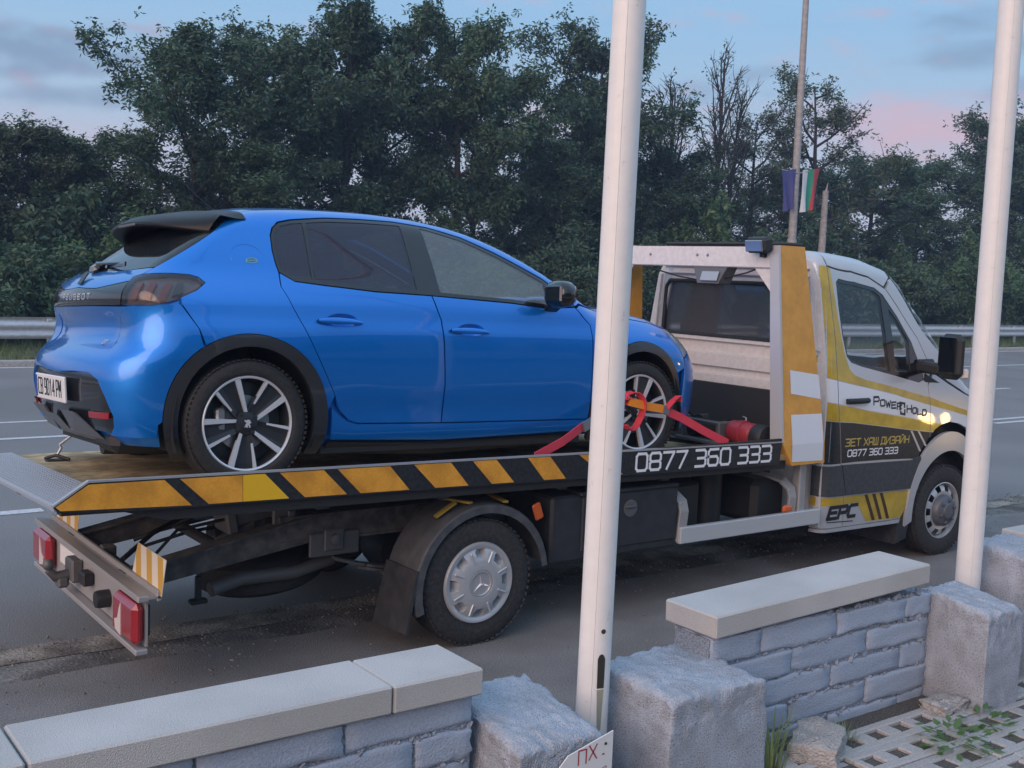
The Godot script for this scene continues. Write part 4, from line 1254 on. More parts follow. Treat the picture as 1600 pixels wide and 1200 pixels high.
		mb.hexa([Vector3(-.50, .14, .70 * sd), Vector3(-.485, .14, .70 * sd), Vector3(-.455, .14, 1.0 * sd), Vector3(-.47, .14, 1.0 * sd), Vector3(-.425, .47, .70 * sd), Vector3(-.41, .47, .70 * sd), Vector3(-.40, .47, 1.0 * sd), Vector3(-.415, .47, 1.0 * sd)])
		add(mb, "mud_flap", M.flap_black, mg)
		mb = MB.new()
		mb.box(Vector3(-.13, .80, .80 * sd), Vector3(.03, .012, .36), Basis(Vector3.UP, .35 * sd)); mb.box(Vector3(-.20, .765, .92 * sd), Vector3(.14, .012, .03), Basis(Vector3.BACK, .5))
		add(mb, "guard_stay", M.stay_yellow, mg)
		mb = MB.new()
		mb.box(Vector3(.20, .785, .80 * sd), Vector3(.03, .012, .34), Basis(Vector3.UP, -.2 * sd))
		add(mb, "guard_stay", M.stay_yellow, mg)
		mb = MB.new(); mb.box(Vector3(.42, .70, .93 * sd), Vector3(.06, .10, .02), Basis(Vector3.BACK, .35), .025)
		add(mb, "side_marker", M.lamp_amber, T)
		# tool box between the wheels
		mb = MB.new(); mb.bx(.50, 1.50, .385, .775, minf(.52 * sd, .955 * sd), maxf(.52 * sd, .955 * sd), .015)
		var tb := add(mb, "tool_box", M.box_black, T)
		mb = MB.new(); mb.bx(.70, 1.49, .765, .79, minf(.51 * sd, .972 * sd), maxf(.51 * sd, .972 * sd), .008); mb.bx(.72, 1.485, .435, .76, minf(.95 * sd, .966 * sd), maxf(.95 * sd, .966 * sd), .012)
		add(mb, "box_door", M.box_black, tb)
		mb = MB.new(); mb.lathe([Vector2(.052, 0), Vector2(.052, .008), Vector2(.045, .010), Vector2(0, .004)], 24, Transform3D(Basis(Vector3.RIGHT, PI / 2 * sd), Vector3(1.09, .665, .964 * sd))); mb.bx(1.045, 1.13, .668, .684, minf(.97 * sd, .985 * sd), maxf(.97 * sd, .985 * sd), .005)
		add(mb, "box_latch", M.grey_plastic, tb)
		# side guard rail with curved uprights
		mb = MB.new(); mb.bx(1.505, 2.84, .40, .505, minf(.945 * sd, .985 * sd), maxf(.945 * sd, .985 * sd), .006)
		var sg := add(mb, "side_guard", M.guard_alu, T)
		for u in [1.53, 2.55]:
			mb = MB.new()
			var up := [Vector3(u, .42, .955 * sd), Vector3(u + .02, .60, .955 * sd), Vector3(u + .015, .66, .94 * sd), Vector3(u - .02, .71, .90 * sd), Vector3(u - .04, .73, .80 * sd), Vector3(u - .05, .735, .5 * sd)]
			for i in 5:
				var a: Vector3 = up[i]; var b: Vector3 = up[i + 1]
				var d := (b - a).normalized()
				var sx := Vector3.RIGHT.slide(d).normalized()
				mb.box((a + b) * .5, Vector3(.075, a.distance_to(b) + .02, .02), Basis(sx, d, sx.cross(d)), .003)
			add(mb, "guard_upright", M.bar_alu, sg)
		mb = MB.new(); mb.box(Vector3(2.52, .53, .96 * sd), Vector3(.10, .05, .03), Basis.IDENTITY, .015)
		add(mb, "side_marker", M.lamp_amber, sg)
		# tanks and boxes in the dark between the uprights
		mb = MB.new(); mb.bx(1.60, 1.85, .36, .74, .45 * sd, .80 * sd, .02); mb.bx(2.30, 2.62, .42, .72, .40 * sd, .86 * sd, .04)
		mb.tube([Vector3(2.05, .42, .66 * sd), Vector3(2.05, .78, .66 * sd)], .10, .10, 18)
		mb.tube([Vector3(1.9, .33, .62 * sd), Vector3(2.5, .33, .62 * sd)], .05, .05, 10)
		add(mb, "air_tank", M.black_plastic, T)
	build_cab(T)

func build_cab(T: Node3D) -> void:
	var S := CabSurf.new()
	var mb: MB
	var C := .035
	var strip := arrv([2.875,.345,2.86,.60,2.87,1.0,2.86,1.30,2.80,1.65,2.755,1.86,2.76,1.93,2.90,1.915,2.94,1.832,2.992,1.544,3.003,1.23,3.057,.804,3.108,.615,3.134,.343])
	var door := arrv([2.948,1.831,3.239,1.838,3.437,1.821,3.623,1.779,3.741,1.709,3.954,1.558,4.09,1.40,4.04,1.30,4.062,1.192,4.068,.94,3.975,.85,3.925,.77,3.945,.56,3.80,.338,3.141,.342,3.115,.615,3.064,.804,3.010,1.23,2.999,1.544])
	var win := arrv([3.035,1.789,3.066,1.805,3.263,1.805,3.492,1.786,3.584,1.759,3.732,1.667,3.88,1.54,3.963,1.416,4.004,1.335,3.93,1.321,3.639,1.365,3.282,1.416,3.154,1.438,3.11,1.466,3.074,1.563,3.045,1.701])
	var pane_a := arrv([3.052,1.785,3.075,1.792,3.263,1.792,3.485,1.773,3.555,1.75,3.58,1.584,3.595,1.39,3.282,1.43,3.166,1.450,3.125,1.475,3.09,1.565,3.06,1.701])
	var pane_b := arrv([3.64,1.70,3.72,1.655,3.85,1.545,3.84,1.38,3.665,1.385,3.66,1.57])
	var wing := arrv([4.046,1.30,4.068,1.192,4.075,.935,4.13,.99,4.2,1.02,4.325,1.04,4.45,1.02,4.56,.98,4.66,.90,4.73,.80,4.9,.80,5.1,1.0,5.0,1.15,4.6,1.22,4.3,1.31,4.12,1.37])
	var flare := []
	for i in 29:
		var a := deg_to_rad(lerpf(193, 15, i / 28.0))
		flare.append(Vector2(4.325 + cos(a) * .475, .40 + sin(a) * .565))
	for i in 29:
		var a := deg_to_rad(lerpf(15, 193, i / 28.0))
		flare.append(Vector2(4.325 + cos(a) * .40, .40 + sin(a) * .42))
	var hood := arrv([4.14,1.385,4.3,1.32,4.6,1.228,5.0,1.158,5.99,1.10,5.99,2.349,4.5,2.349,4.62,2.349,4.5,1.6,4.3,1.42])
	hood = arrv([4.14,1.39,4.3,1.325,4.6,1.232,5.0,1.16,5.99,1.10,5.99,2.349,4.55,2.349,4.45,1.62,4.28,1.45])
	var roofp := arrv([2.76,1.94,2.90,1.922,2.95,1.838,3.239,1.845,3.437,1.828,3.628,1.786,3.70,1.80,3.66,1.95,3.78,2.349,3.3,2.349,2.9,2.349,1.81,2.349,1.81,2.2])
	roofp = arrv([2.76,1.94,2.90,1.922,2.95,1.838,3.239,1.845,3.437,1.828,3.60,1.792,3.68,1.83,3.72,1.95,3.80,2.349,3.0,2.349,2.95,2.2,2.80,2.1])
	var pillar := arrv([3.63,1.782,3.745,1.714,3.958,1.563,4.095,1.405,4.13,1.395,4.27,1.455,4.02,1.60,3.82,1.75,3.70,1.825])
	var scr := arrv([3.72,1.83,3.83,1.76,4.03,1.61,4.275,1.46,4.44,1.63,4.54,2.349,3.81,2.349,3.74,1.95])
	var front := arrv([4.74,.795,4.92,.795,5.12,1.0,5.02,1.145,5.99,1.09,5.99,.25,4.85,.25,4.80,.45])
	# decals, cut along the panel gaps
	var dec := [
		["yellow_band", M.cab_yellow, arrv([2.872,1.83,2.975,1.83,3.026,1.675,3.082,1.494,3.133,1.401,3.19,1.372,3.32,1.345,3.597,1.308,4.05,1.238,4.197,1.20,4.62,1.10,4.62,1.066,4.049,1.181,3.661,1.262,3.331,1.307,3.008,1.346,2.86,1.366,2.84,1.60])],
		["white_band", M.decal_white, arrv([2.862,1.362,3.008,1.341,3.331,1.302,3.661,1.257,4.049,1.176,4.62,1.061,4.62,.966,4.053,1.056,3.662,1.116,3.326,1.165,3.006,1.223,2.865,1.243])],
		["yellow_band", M.cab_yellow, arrv([2.867,1.238,3.006,1.218,3.326,1.160,3.662,1.111,4.053,1.051,4.62,.961,4.62,.90,4.149,.972,3.842,1.003,3.496,1.047,3.171,1.087,2.868,1.112])],
		["black_band", M.decal_black, arrv([2.869,1.107,3.171,1.082,3.496,1.042,3.842,.998,4.12,.968,4.028,.892,3.926,.785,3.521,.80,3.197,.805,2.868,.80])],
		["lower_yellow_band", M.cab_yellow, arrv([2.872,.563,3.112,.561,3.935,.549,3.80,.345,3.393,.357,3.268,.508,2.872,.506])]]
	for sd in [1, -1]:
		var panels := []
		mb = MB.new(); S.patch(mb, strip, C, 0, .02, sd)
		panels.append([add(mb, "cab_corner", M.cab_silver, T), strip])
		mb = MB.new(); S.patch(mb, door, C, 0, .02, sd, [win])
		var dn := add(mb, "cab_door", M.cab_silver, T)
		panels.append([dn, door])
		mb = MB.new(); S.patch(mb, wing, C, 0, .02, sd)
		var wn := add(mb, "cab_wing", M.cab_silver, T)
		panels.append([wn, wing])
		for p in panels:
			for d in dec:
				for g in Geometry2D.intersect_polygons(PackedVector2Array(d[2]), PackedVector2Array(p[1])):
					if g.size() < 3: continue
					mb = MB.new(); S.patch(mb, Array(g), C, .0015, 0, sd)
					if mb.v.size(): add(mb, d[0], d[1], p[0])
		# pale and dark slanting bars beside the lettering
		for q in [[3.824,.999,3.945,.836], [3.913,.991,4.012,.871]]:
			mb = MB.new(); S.patch(mb, arrv([q[0], q[1] - .003, q[0] + .025, q[1] - .006, q[2] + .025, q[3], q[2], q[3]]), .04, .003, 0, sd)
			add(mb, "pale_bar", M.cab_silver, dn)
		for q in [[3.341,.557,3.459,.358], [3.43,.556,3.543,.356], [3.516,.555,3.629,.354]]:
			mb = MB.new(); S.patch(mb, arrv([q[0], q[1], q[0] + .036, q[1], q[2] + .036, q[3], q[2], q[3]]), .04, .003, 0, sd)
			add(mb, "brown_bar", M.bar_brown, dn)
		var onc := func(u: float, v: float) -> Array:
			var uu: float = u if sd > 0 else 6.86 - u
			var p := S.hit(uu, v); var n0 := S.nrm(p); var z := Vector3(1, 1, sd)
			return [(p + n0 * .0032) * z, n0 * z]
		mb = MB.new()
		var e := letters(mb, "Power", onc, 3.385, 1.203, .060, .052, .016, .0115, .0, .82, -.155)
		var logo0 := Vector2(3.715, 1.145)
		var lo := func(a: Array) -> void:
			for i in range(0, a.size() - 2, 2):
				var p := Vector2(a[i], a[i + 1]); var q := Vector2(a[i + 2], a[i + 3])
				var d := (q - p).normalized() * .008; var f := Vector2(-d.y, d.x)
				var c := []
				for w in [p - d - f, q + d - f, q + d + f, p - d + f]:
					c.append(onc.call(w.x, w.y))
				mb.quads(c[0][0], c[1][0], c[2][0], c[3][0], c[0][1], c[1][1], c[2][1], c[3][1])
		lo.call([3.690,1.16,3.690,1.207,3.745,1.199,3.745,1.175]); lo.call([3.70,1.14,3.70,1.128,3.748,1.120,3.748,1.15])
		letters(mb, "Hold", onc, 3.775, 1.133, .055, .050, .016, .0115, .0, .82, -.155)
		add(mb, "name_lettering", M.ink, dn)
		mb = MB.new(); letters(mb, "ЗЕТ ХАШ ДИЗАЙН", onc, 3.09, .922, .044, .050, .0125, .0085, .05, 1.0, -.018)
		add(mb, "company_lettering", M.ink_gold, dn)
		var un := 3.12
		for word in ["0877", "360", "333"]:
			mb = MB.new(); un = letters(mb, word, onc, un, .848 - .018 * (un - 3.12), .041, .044, .0115, .0085, .03, 1.0, -.018) + .0254
			add(mb, "phone_lettering", M.ink_white, dn)
		mb = MB.new(); letters(mb, "EPC", onc, 2.975, .412, .078, .080, .022, .026, .25)
		add(mb, "bold_lettering", M.ink, panels[0][0])
		mb = MB.new(); S.patch(mb, arrv([2.97, .385, 3.24, .372, 3.24, .379, 2.97, .392]), .04, .003, 0, sd)
		add(mb, "underline", M.ink, panels[0][0])
		# door furniture
		mb = MB.new(); S.patch(mb, win, C, -.004, .03, sd, [pane_a, pane_b])
		add(mb, "window_frame", M.gloss_black, dn)
		mb = MB.new(); S.patch(mb, pane_a, .06, -.008, 0, sd)
		add(mb, "window", M.clear_glass, dn)
		mb = MB.new(); S.patch(mb, pane_b, .06, -.008, 0, sd)
		add(mb, "quarter_window", M.clear_glass, dn)
		mb = MB.new()
		var hp := []
		for i in 7:
			var p := S.hit(lerpf(3.08, 3.31, i / 6.0), 1.236)
			hp.append((p + S.nrm(p) * (.012 + .02 * sin(PI * i / 6.0))) * Vector3(1, 1, sd))
		mb.tube(hp, .020, .020, 8)
		add(mb, "door_handle", M.black_plastic, dn)
		# side moulding, wheel arch flare, sill, mud flap
		mb = MB.new(); S.patch(mb, arrv([2.875,.785,3.056,.79,3.108,.615,3.12,.572,2.875,.575]), .04, .012, .02, sd)
		add(mb, "side_moulding", M.mould_grey, T)
		mb = MB.new(); S.patch(mb, arrv([3.064,.792,3.917,.775,3.945,.56,3.127,.572,3.115,.615]), .04, .012, .02, sd)
		add(mb, "side_moulding", M.mould_grey, dn)
		mb = MB.new(); S.patch(mb, flare, C, .014, .03, sd)
		add(mb, "arch_flare", M.cab_silver, wn)
		mb = MB.new(); S.patch(mb, arrv([3.85,.79,3.905,.775,3.945,.56,3.97,.54,3.99,.72,3.96,.80]), .04, .010, .02, sd)
		add(mb, "arch_moulding", M.mould_grey, wn)
		mb = MB.new(); S.patch(mb, arrv([2.875,.34,3.80,.332,3.79,.305,2.875,.315]), .05, .004, .04, sd)
		add(mb, "sill", M.cab_silver, T)
		mb = MB.new()
		mb.hexa([Vector3(3.78, .14, .62 * sd), Vector3(3.92, .17, .62 * sd), Vector3(3.92, .17, .93 * sd), Vector3(3.78, .14, .93 * sd), Vector3(3.80, .34, .62 * sd), Vector3(3.965, .56, .62 * sd), Vector3(3.965, .56, .955 * sd), Vector3(3.80, .34, .945 * sd)])
		add(mb, "mud_flap", M.flap_black, T)
		mb = MB.new()
		for i in 18:
			var a := lerpf(-.1, PI + .2, i / 18.0); var b := lerpf(-.1, PI + .2, (i + 1) / 18.0)
			var pa := Vector3(4.325 + cos(a) * .42, .39 + sin(a) * .44, 0); var pb := Vector3(4.325 + cos(b) * .42, .39 + sin(b) * .44, 0)
			mb.quad(pa + Vector3(0, 0, .5 * sd), pb + Vector3(0, 0, .5 * sd), pb + Vector3(0, 0, .95 * sd), pa + Vector3(0, 0, .95 * sd), Vector3(4.325, .39, 0) - pa)
			mb.flat(pa + Vector3(0, 0, .5 * sd), pb + Vector3(0, 0, .5 * sd), Vector3(4.325, .39, .5 * sd), Vector3(0, 0, sd))
		add(mb, "wheel_well", M.black_plastic, T)
		# mirror on its arm
		mb = MB.new()
		mb.box(Vector3(4.00, 1.555, 1.15 * sd), Vector3(.12, .33, .20), Basis(Vector3.UP, -.15 * sd), .045)
		var mr := add(mb, "door_mirror", M.black_plastic, dn)
		mb = MB.new()
		mb.box(Vector3(3.98, 1.46, .99 * sd), Vector3(.10, .085, .22), Basis(Vector3.RIGHT, .05 * sd), .02)
		mb.box(Vector3(4.02, 1.42, .905 * sd), Vector3(.20, .20, .04), Basis(Vector3.RIGHT, .22 * sd) , .015)
		mb.box(Vector3(4.10, 1.345, .925 * sd), Vector3(.22, .07, .03), Basis(Vector3.BACK, -.35), .01)
		add(mb, "mirror_arm", M.black_plastic, mr)
		mb = MB.new(); mb.box(Vector3(3.938, 1.57, 1.15 * sd), Vector3(.012, .26, .155), Basis(Vector3.UP, -.15 * sd), .004)
		add(mb, "mirror_glass", M.mirror_dark, mr)
		mb = MB.new(); mb.box(Vector3(4.045, 1.435, 1.235 * sd), Vector3(.07, .075, .03), Basis.IDENTITY, .012)
		add(mb, "repeater_lamp", M.lens_pale, mr)
		mb = MB.new(); S.patch(mb, pillar, C, 0, .02, sd)
		add(mb, "windscreen_pillar", M.cab_silver, T)
		mb = MB.new(); S.patch(mb, arrv([4.93,.82,5.1,1.0,5.03,1.13,5.35,1.10,5.4,.9,5.2,.78]), .05, .003, .02, sd)
		add(mb, "headlight", M.head_lens, T)
	mb = MB.new(); S.patch(mb, roofp, .05, 0, .02, 0)
	add(mb, "cab_roof", M.cab_silver, T)
	mb = MB.new(); S.patch(mb, scr, .06, -.003, 0, 0)
	add(mb, "windscreen", M.clear_glass, T)
	mb = MB.new(); S.patch(mb, hood, .06, 0, .02, 0)
	add(mb, "bonnet", M.cab_silver, T)
	mb = MB.new(); S.patch(mb, front, .06, 0, .02, 0)
	add(mb, "front_bumper", M.mould_grey, T)
	# back wall: pressed ribs, window with a rounded frame
	mb = MB.new()
	var wallp := V2([-.93,.36,.93,.36,.93,1.25,.88,1.65,.80,2.08,.72,2.20,.55,2.245,-.55,2.245,-.72,2.20,-.80,2.08,-.88,1.65,-.93,1.25])
	var hole := V2([-.72,1.62,.72,1.62,.70,1.98,.66,2.03,-.66,2.03,-.70,1.98])
	var tfw := Transform3D(Basis(Vector3(0, 0, 1), Vector3(0, 1, 0), Vector3(-1, 0, 0)), Vector3(2.905, 0, 0))
	var nx := Vector3(-1, 0, 0)
	var split := [Geometry2D.clip_polygons(V2([-.93,.36,0,.36,0,2.245,-.55,2.245,-.72,2.20,-.80,2.08,-.88,1.65,-.93,1.25]), hole), Geometry2D.clip_polygons(V2([0,.36,.93,.36,.93,1.25,.88,1.65,.80,2.08,.72,2.20,.55,2.245,0,2.245]), hole)]
	for s in split:
		for g in s:
			mb.slab(g, tfw, .012)
	for q in [[1.575, 1.615], [1.385, 1.50], [1.245, 1.34]]:
		mb.hexa([Vector3(2.893, q[0], -.86), Vector3(2.893, q[0], .86), Vector3(2.86, q[0] + .012, .84), Vector3(2.86, q[0] + .012, -.84), Vector3(2.893, q[1], -.86), Vector3(2.893, q[1], .86), Vector3(2.86, q[1] - .010, .84), Vector3(2.86, q[1] - .010, -.84)])
	for q in [[2.085, 2.10], [2.14, 2.155]]:
		mb.bx(2.87, 2.893, q[0], q[1], -.72, .72, .004)
	for sd in [1.0, -1.0]:
		mb.hexa([Vector3(2.893, 1.55, .80 * sd), Vector3(2.87, 1.55, .80 * sd), Vector3(2.87, 1.55, .84 * sd), Vector3(2.893, 1.55, .84 * sd), Vector3(2.893, 2.08, .745 * sd), Vector3(2.87, 2.08, .745 * sd), Vector3(2.87, 2.08, .775 * sd), Vector3(2.893, 2.08, .775 * sd)])
	var bw := add(mb, "cab_back_wall", M.cab_white, T)
	mb = MB.new(); mb.slab(hole, Transform3D(tfw.basis, Vector3(2.912, 0, 0)), .004)
	add(mb, "rear_window", M.rear_glass_cab, bw)
	mb = MB.new()
	for s in Geometry2D.clip_polygons(hole, V2([-.66,1.655,.66,1.655,.645,1.97,.62,2.0,-.62,2.0,-.645,1.97])):
		pass
	for q in [[Vector2(-.72,1.62), Vector2(.72,1.62)], [Vector2(.72,1.62), Vector2(.70,1.98)], [Vector2(.70,1.98), Vector2(.66,2.03)], [Vector2(.66,2.03), Vector2(-.66,2.03)], [Vector2(-.66,2.03), Vector2(-.70,1.98)], [Vector2(-.70,1.98), Vector2(-.72,1.62)]]:
		mb.tube([Vector3(2.892, q[0].y, q[0].x), Vector3(2.892, q[1].y, q[1].x)], .018, .018, 6)
	add(mb, "window_seal", M.black_plastic, bw)
	# inside: floor, seats, dashboard
	mb = MB.new(); mb.bx(2.95, 4.6, .62, .66, -.88, .88); mb.bx(2.95, 2.99, .66, 1.6, -.88, .88)
	mb.bx(3.05, 4.0, .66, .98, -.80, .80); mb.box(Vector3(4.2, 1.28, 0), Vector3(.6, .22, 1.66), Basis.IDENTITY, .06); mb.bx(4.0, 4.9, .5, 1.2, -.85, .85)
	add(mb, "cab_floor", M.black_plastic, T)
	for z in [.45, -.02, -.48]:
		mb = MB.new()
		mb.box(Vector3(3.40, 1.05, z), Vector3(.5, .16, .46), Basis.IDENTITY, .05); mb.box(Vector3(3.13, 1.40, z), Vector3(.14, .66, .46), Basis(Vector3.BACK, .15), .05); mb.box(Vector3(3.07, 1.80, z), Vector3(.10, .18, .26), Basis(Vector3.BACK, .1), .04)
		add(mb, "seat", M.cloth_dark, T)
	mb = MB.new()
	var ring := []
	for i in 25:
		var a := TAU * i / 24.0
		ring.append(Vector3(3.86, 1.40, -.45) + Basis(Vector3.BACK, 1.0) * Vector3(0, sin(a) * .21, cos(a) * .21))
	mb.tube(ring, .018, .018, 8, false)
	add(mb, "steering_wheel", M.black_plastic, T)
	# beacon bar on the roof and the blue flasher seen past the pillar
	mb = MB.new(); mb.bx(2.75, 2.95, 2.30, 2.325, -.6, .6, .01); mb.bx(2.80, 2.83, 2.25, 2.31, -.5, -.46); mb.bx(2.80, 2.83, 2.25, 2.31, .46, .5)
	add(mb, "roof_bar", M.dark_steel, T)
	mb = MB.new(); mb.bx(4.0, 4.20, 1.93, 2.0, -1.10, -.80, .03)
	add(mb, "far_mirror", M.blue_plastic, T)
# ---------- foreground: wall, plinths, poles, paving ----------
# cube of subdivided faces, moved by a function, with smooth normals
func lump(mb: MB, N: int, move: Callable) -> void:
	var pos := {}
	var acc := {}
	var faces := []
	for ax in 3:
		for sg in [-1, 1]:
			for i in N:
				for j in N:
					var q := []
					for e in [[i, j], [i + 1, j], [i + 1, j + 1], [i, j + 1]]:
						var k := Vector3i.ZERO
						k[ax] = N if sg > 0 else 0; k[(ax + 1) % 3] = e[0]; k[(ax + 2) % 3] = e[1]
						if not pos.has(k):
							pos[k] = move.call(Vector3(k) * (2.0 / N) - Vector3.ONE)
							acc[k] = Vector3.ZERO
						q.append(k)
					if sg < 0: q.reverse()
					var nn: Vector3 = (pos[q[2]] - pos[q[0]]).cross(pos[q[3]] - pos[q[1]])
					for k in q: acc[k] += nn
					faces.append(q)
	for q in faces:
		var n4 := []
		var fn: Vector3 = (pos[q[2]] - pos[q[0]]).cross(pos[q[3]] - pos[q[1]]).normalized()
		for k in q:
			var a: Vector3 = acc[k].normalized()
			n4.append(a if a.dot(fn) > .8 else (a + fn).normalized())
		mb.quads(pos[q[0]], pos[q[1]], pos[q[2]], pos[q[3]], n4[0], n4[1], n4[2], n4[3])
func plinth(label: String, x0: float, x1: float, z0: float, z1: float, y1: float, slope: float, sd: int) -> Node3D:
	var nz := FastNoiseLite.new()
	nz.seed = sd; nz.frequency = 5.0; nz.fractal_octaves = 5; nz.fractal_gain = .6
	var o := thing("concrete_plinth", label, "plinth", "concrete plinths beside the flagpoles")
	o.position = Vector3((x0 + x1) * .5, .28, (z0 + z1) * .5)
	var hs := Vector3((x1 - x0) * .5, (y1 - .28) * .5, (z1 - z0) * .5)
	var mb := MB.new()
	lump(mb, 34, func(u: Vector3) -> Vector3:
		var top := smoothstep(.1, .95, u.y)
		var e := Vector3(u.x, u.y, u.z)
		# broken rounding of the upper edges
		var r := maxf(0.0, maxf(absf(u.x), absf(u.z)) - .72) / .28
		var worn := nz.get_noise_3d(u.x * .45, u.y * .4, u.z * .45)
		var p := e * hs
		p.y += hs.y - .0
		p.y -= top * r * r * r * (.008 + .055 * maxf(0.0, worn + .15))
		p.y -= top * slope * u.z
		var wp := o.position + p
		var nn := Vector3(u.x if absf(u.x) > .97 else 0.0, u.y if absf(u.y) > .97 else 0.0, u.z if absf(u.z) > .97 else 0.0)
		p.x *= 1.0 - .06 * top; p.z *= 1.0 - .03 * top
		var d := nz.get_noise_3d(wp.x, wp.y, wp.z) * .007 + nz.get_noise_3d(wp.x * 4.0, wp.y * 4.0, wp.z * 4.0) * .005 * (.4 + 1.8 * top)
		return p + nn.normalized() * d)
	add(mb, "plinth_block", M.plinth_concrete, o)
	return o
func wall(label: String, x0: float, x1: float, joints: Array, caps: Array, tilt: float) -> Node3D:
	var o := thing("brick_wall", label, "wall", "")
	o.position = Vector3(x0, .30, 3.1)
	var mb := MB.new()
	mb.bx(0, x1 - x0, -.05, .455, -.085, .088)
	add(mb, "mortar_core", M.mortar, o)
	var vars := []
	for k in 4:
		var nz := FastNoiseLite.new(); nz.seed = 40 + k; nz.frequency = .9; nz.fractal_octaves = 4
		vars.append(nz)
	for c in joints.size():
		var y0 := .665 - .105 * c
		var js: Array = joints[c]
		for i in js.size() - 1:
			var a: float = js[i] + .006; var b: float = js[i + 1] - .006
			var hx := (b - a) * .5
			var nz: FastNoiseLite = vars[(i + c) % 4]
			mb = MB.new()
			var cx := (a + b) * .5
			var shift := rng.randf_range(-.006, .006)
			var jit := rng.randf_range(-.004, .003)
			var tip := rng.randf_range(-.004, .004)
			# worn brick: rounded ends, uneven faces
			lump(mb, 7, func(u: Vector3) -> Vector3:
				var p := Vector3(u.x * hx, u.y * (.0465 + jit), u.z * .098)
				var w := nz.get_noise_3d(u.x * 4.5 + cx * 9.0, u.y * 1.9, u.z * 1.2)
				p += Vector3(u.x * w * .010, u.y * w * .013, u.z * w * .007)
				p.y += u.x * tip
				var cc := absf(u.x) * absf(u.y) * absf(u.z)
				if cc > .9: p *= Vector3(1.0 - .010, .95, .972)
				elif absf(u.y) > .9 and absf(u.z) > .9: p *= Vector3(1, .97, .985)
				elif absf(u.x) > .9 and absf(u.z) > .9: p *= Vector3(1.0 - .006, 1, .985)
				return p + Vector3(cx - x0, y0 + .044 - .30, shift + .0))
			add(mb, "brick", M.wall_paint if (i * 3 + c) % 4 else M.wall_paint_b, o)
	for k in caps:
		mb = MB.new()
		var nz: FastNoiseLite = vars[0]
		var hx: float = (k[1] - k[0]) * .5
		mb.box(Vector3((k[0] + k[1]) * .5 - x0, .505 + k[2], .0), Vector3(hx * 2.0, .084, .262), Basis(Vector3.BACK, tilt), .006)
		add(mb, "coping_slab", M.coping, o)
	# crumbs of mortar squeezed out of the joints
	mb = MB.new()
	for c in joints.size() + 1:
		for i in int((x1 - x0) * 34):
			var x := rng.randf() * (x1 - x0)
			var y := .372 + .088 - .105 * c + rng.randf_range(-.006, .006)
			var s := rng.randf_range(.005, .016)
			mb.box(Vector3(x, y, .086 + rng.randf() * .008), Vector3(s * rng.randf_range(1, 3.0), s * .7, s), Basis.from_euler(Vector3(rng.randf(), rng.randf(), rng.randf())), 0)
	tag(add(mb, "mortar_crumbs", M.mortar, o), "", "", "", "stuff")
	return o
func flagpole(label: String, x: float, z: float, lean: Vector2, r: float) -> Node3D:
	var o := thing("flagpole", label, "flagpole", "white flagpoles behind the wall")
	o.position = Vector3(x, 0, z)
	var mb := MB.new()
	var p := []
	for i in 9:
		var y := i * .9
		p.append(Vector3(lean.x * (y - .7), y, lean.y * (y - .7)))
	mb.tube(p, r, r * .93, 40)
	var pole := add(mb, "pole", M.pole_white, o)
	mb = MB.new()   # weld seam down the pole
	var sp := []
	var sd := Vector3(-.72, 0, .69)
	for i in 9:
		sp.append(p[i] + sd * (lerpf(r, r * .93, i / 8.0) + .0003))
	mb.tube(sp, .0016, .0016, 5)
	add(mb, "weld_seam", M.pole_white, o)
	mb = MB.new()
	mb.lathe([Vector2(.13, 0), Vector2(.13, .015), Vector2(r + .01, .02), Vector2(r + .002, .07)], 32)
	add(mb, "base_plate", M.pole_white, o)
	return o

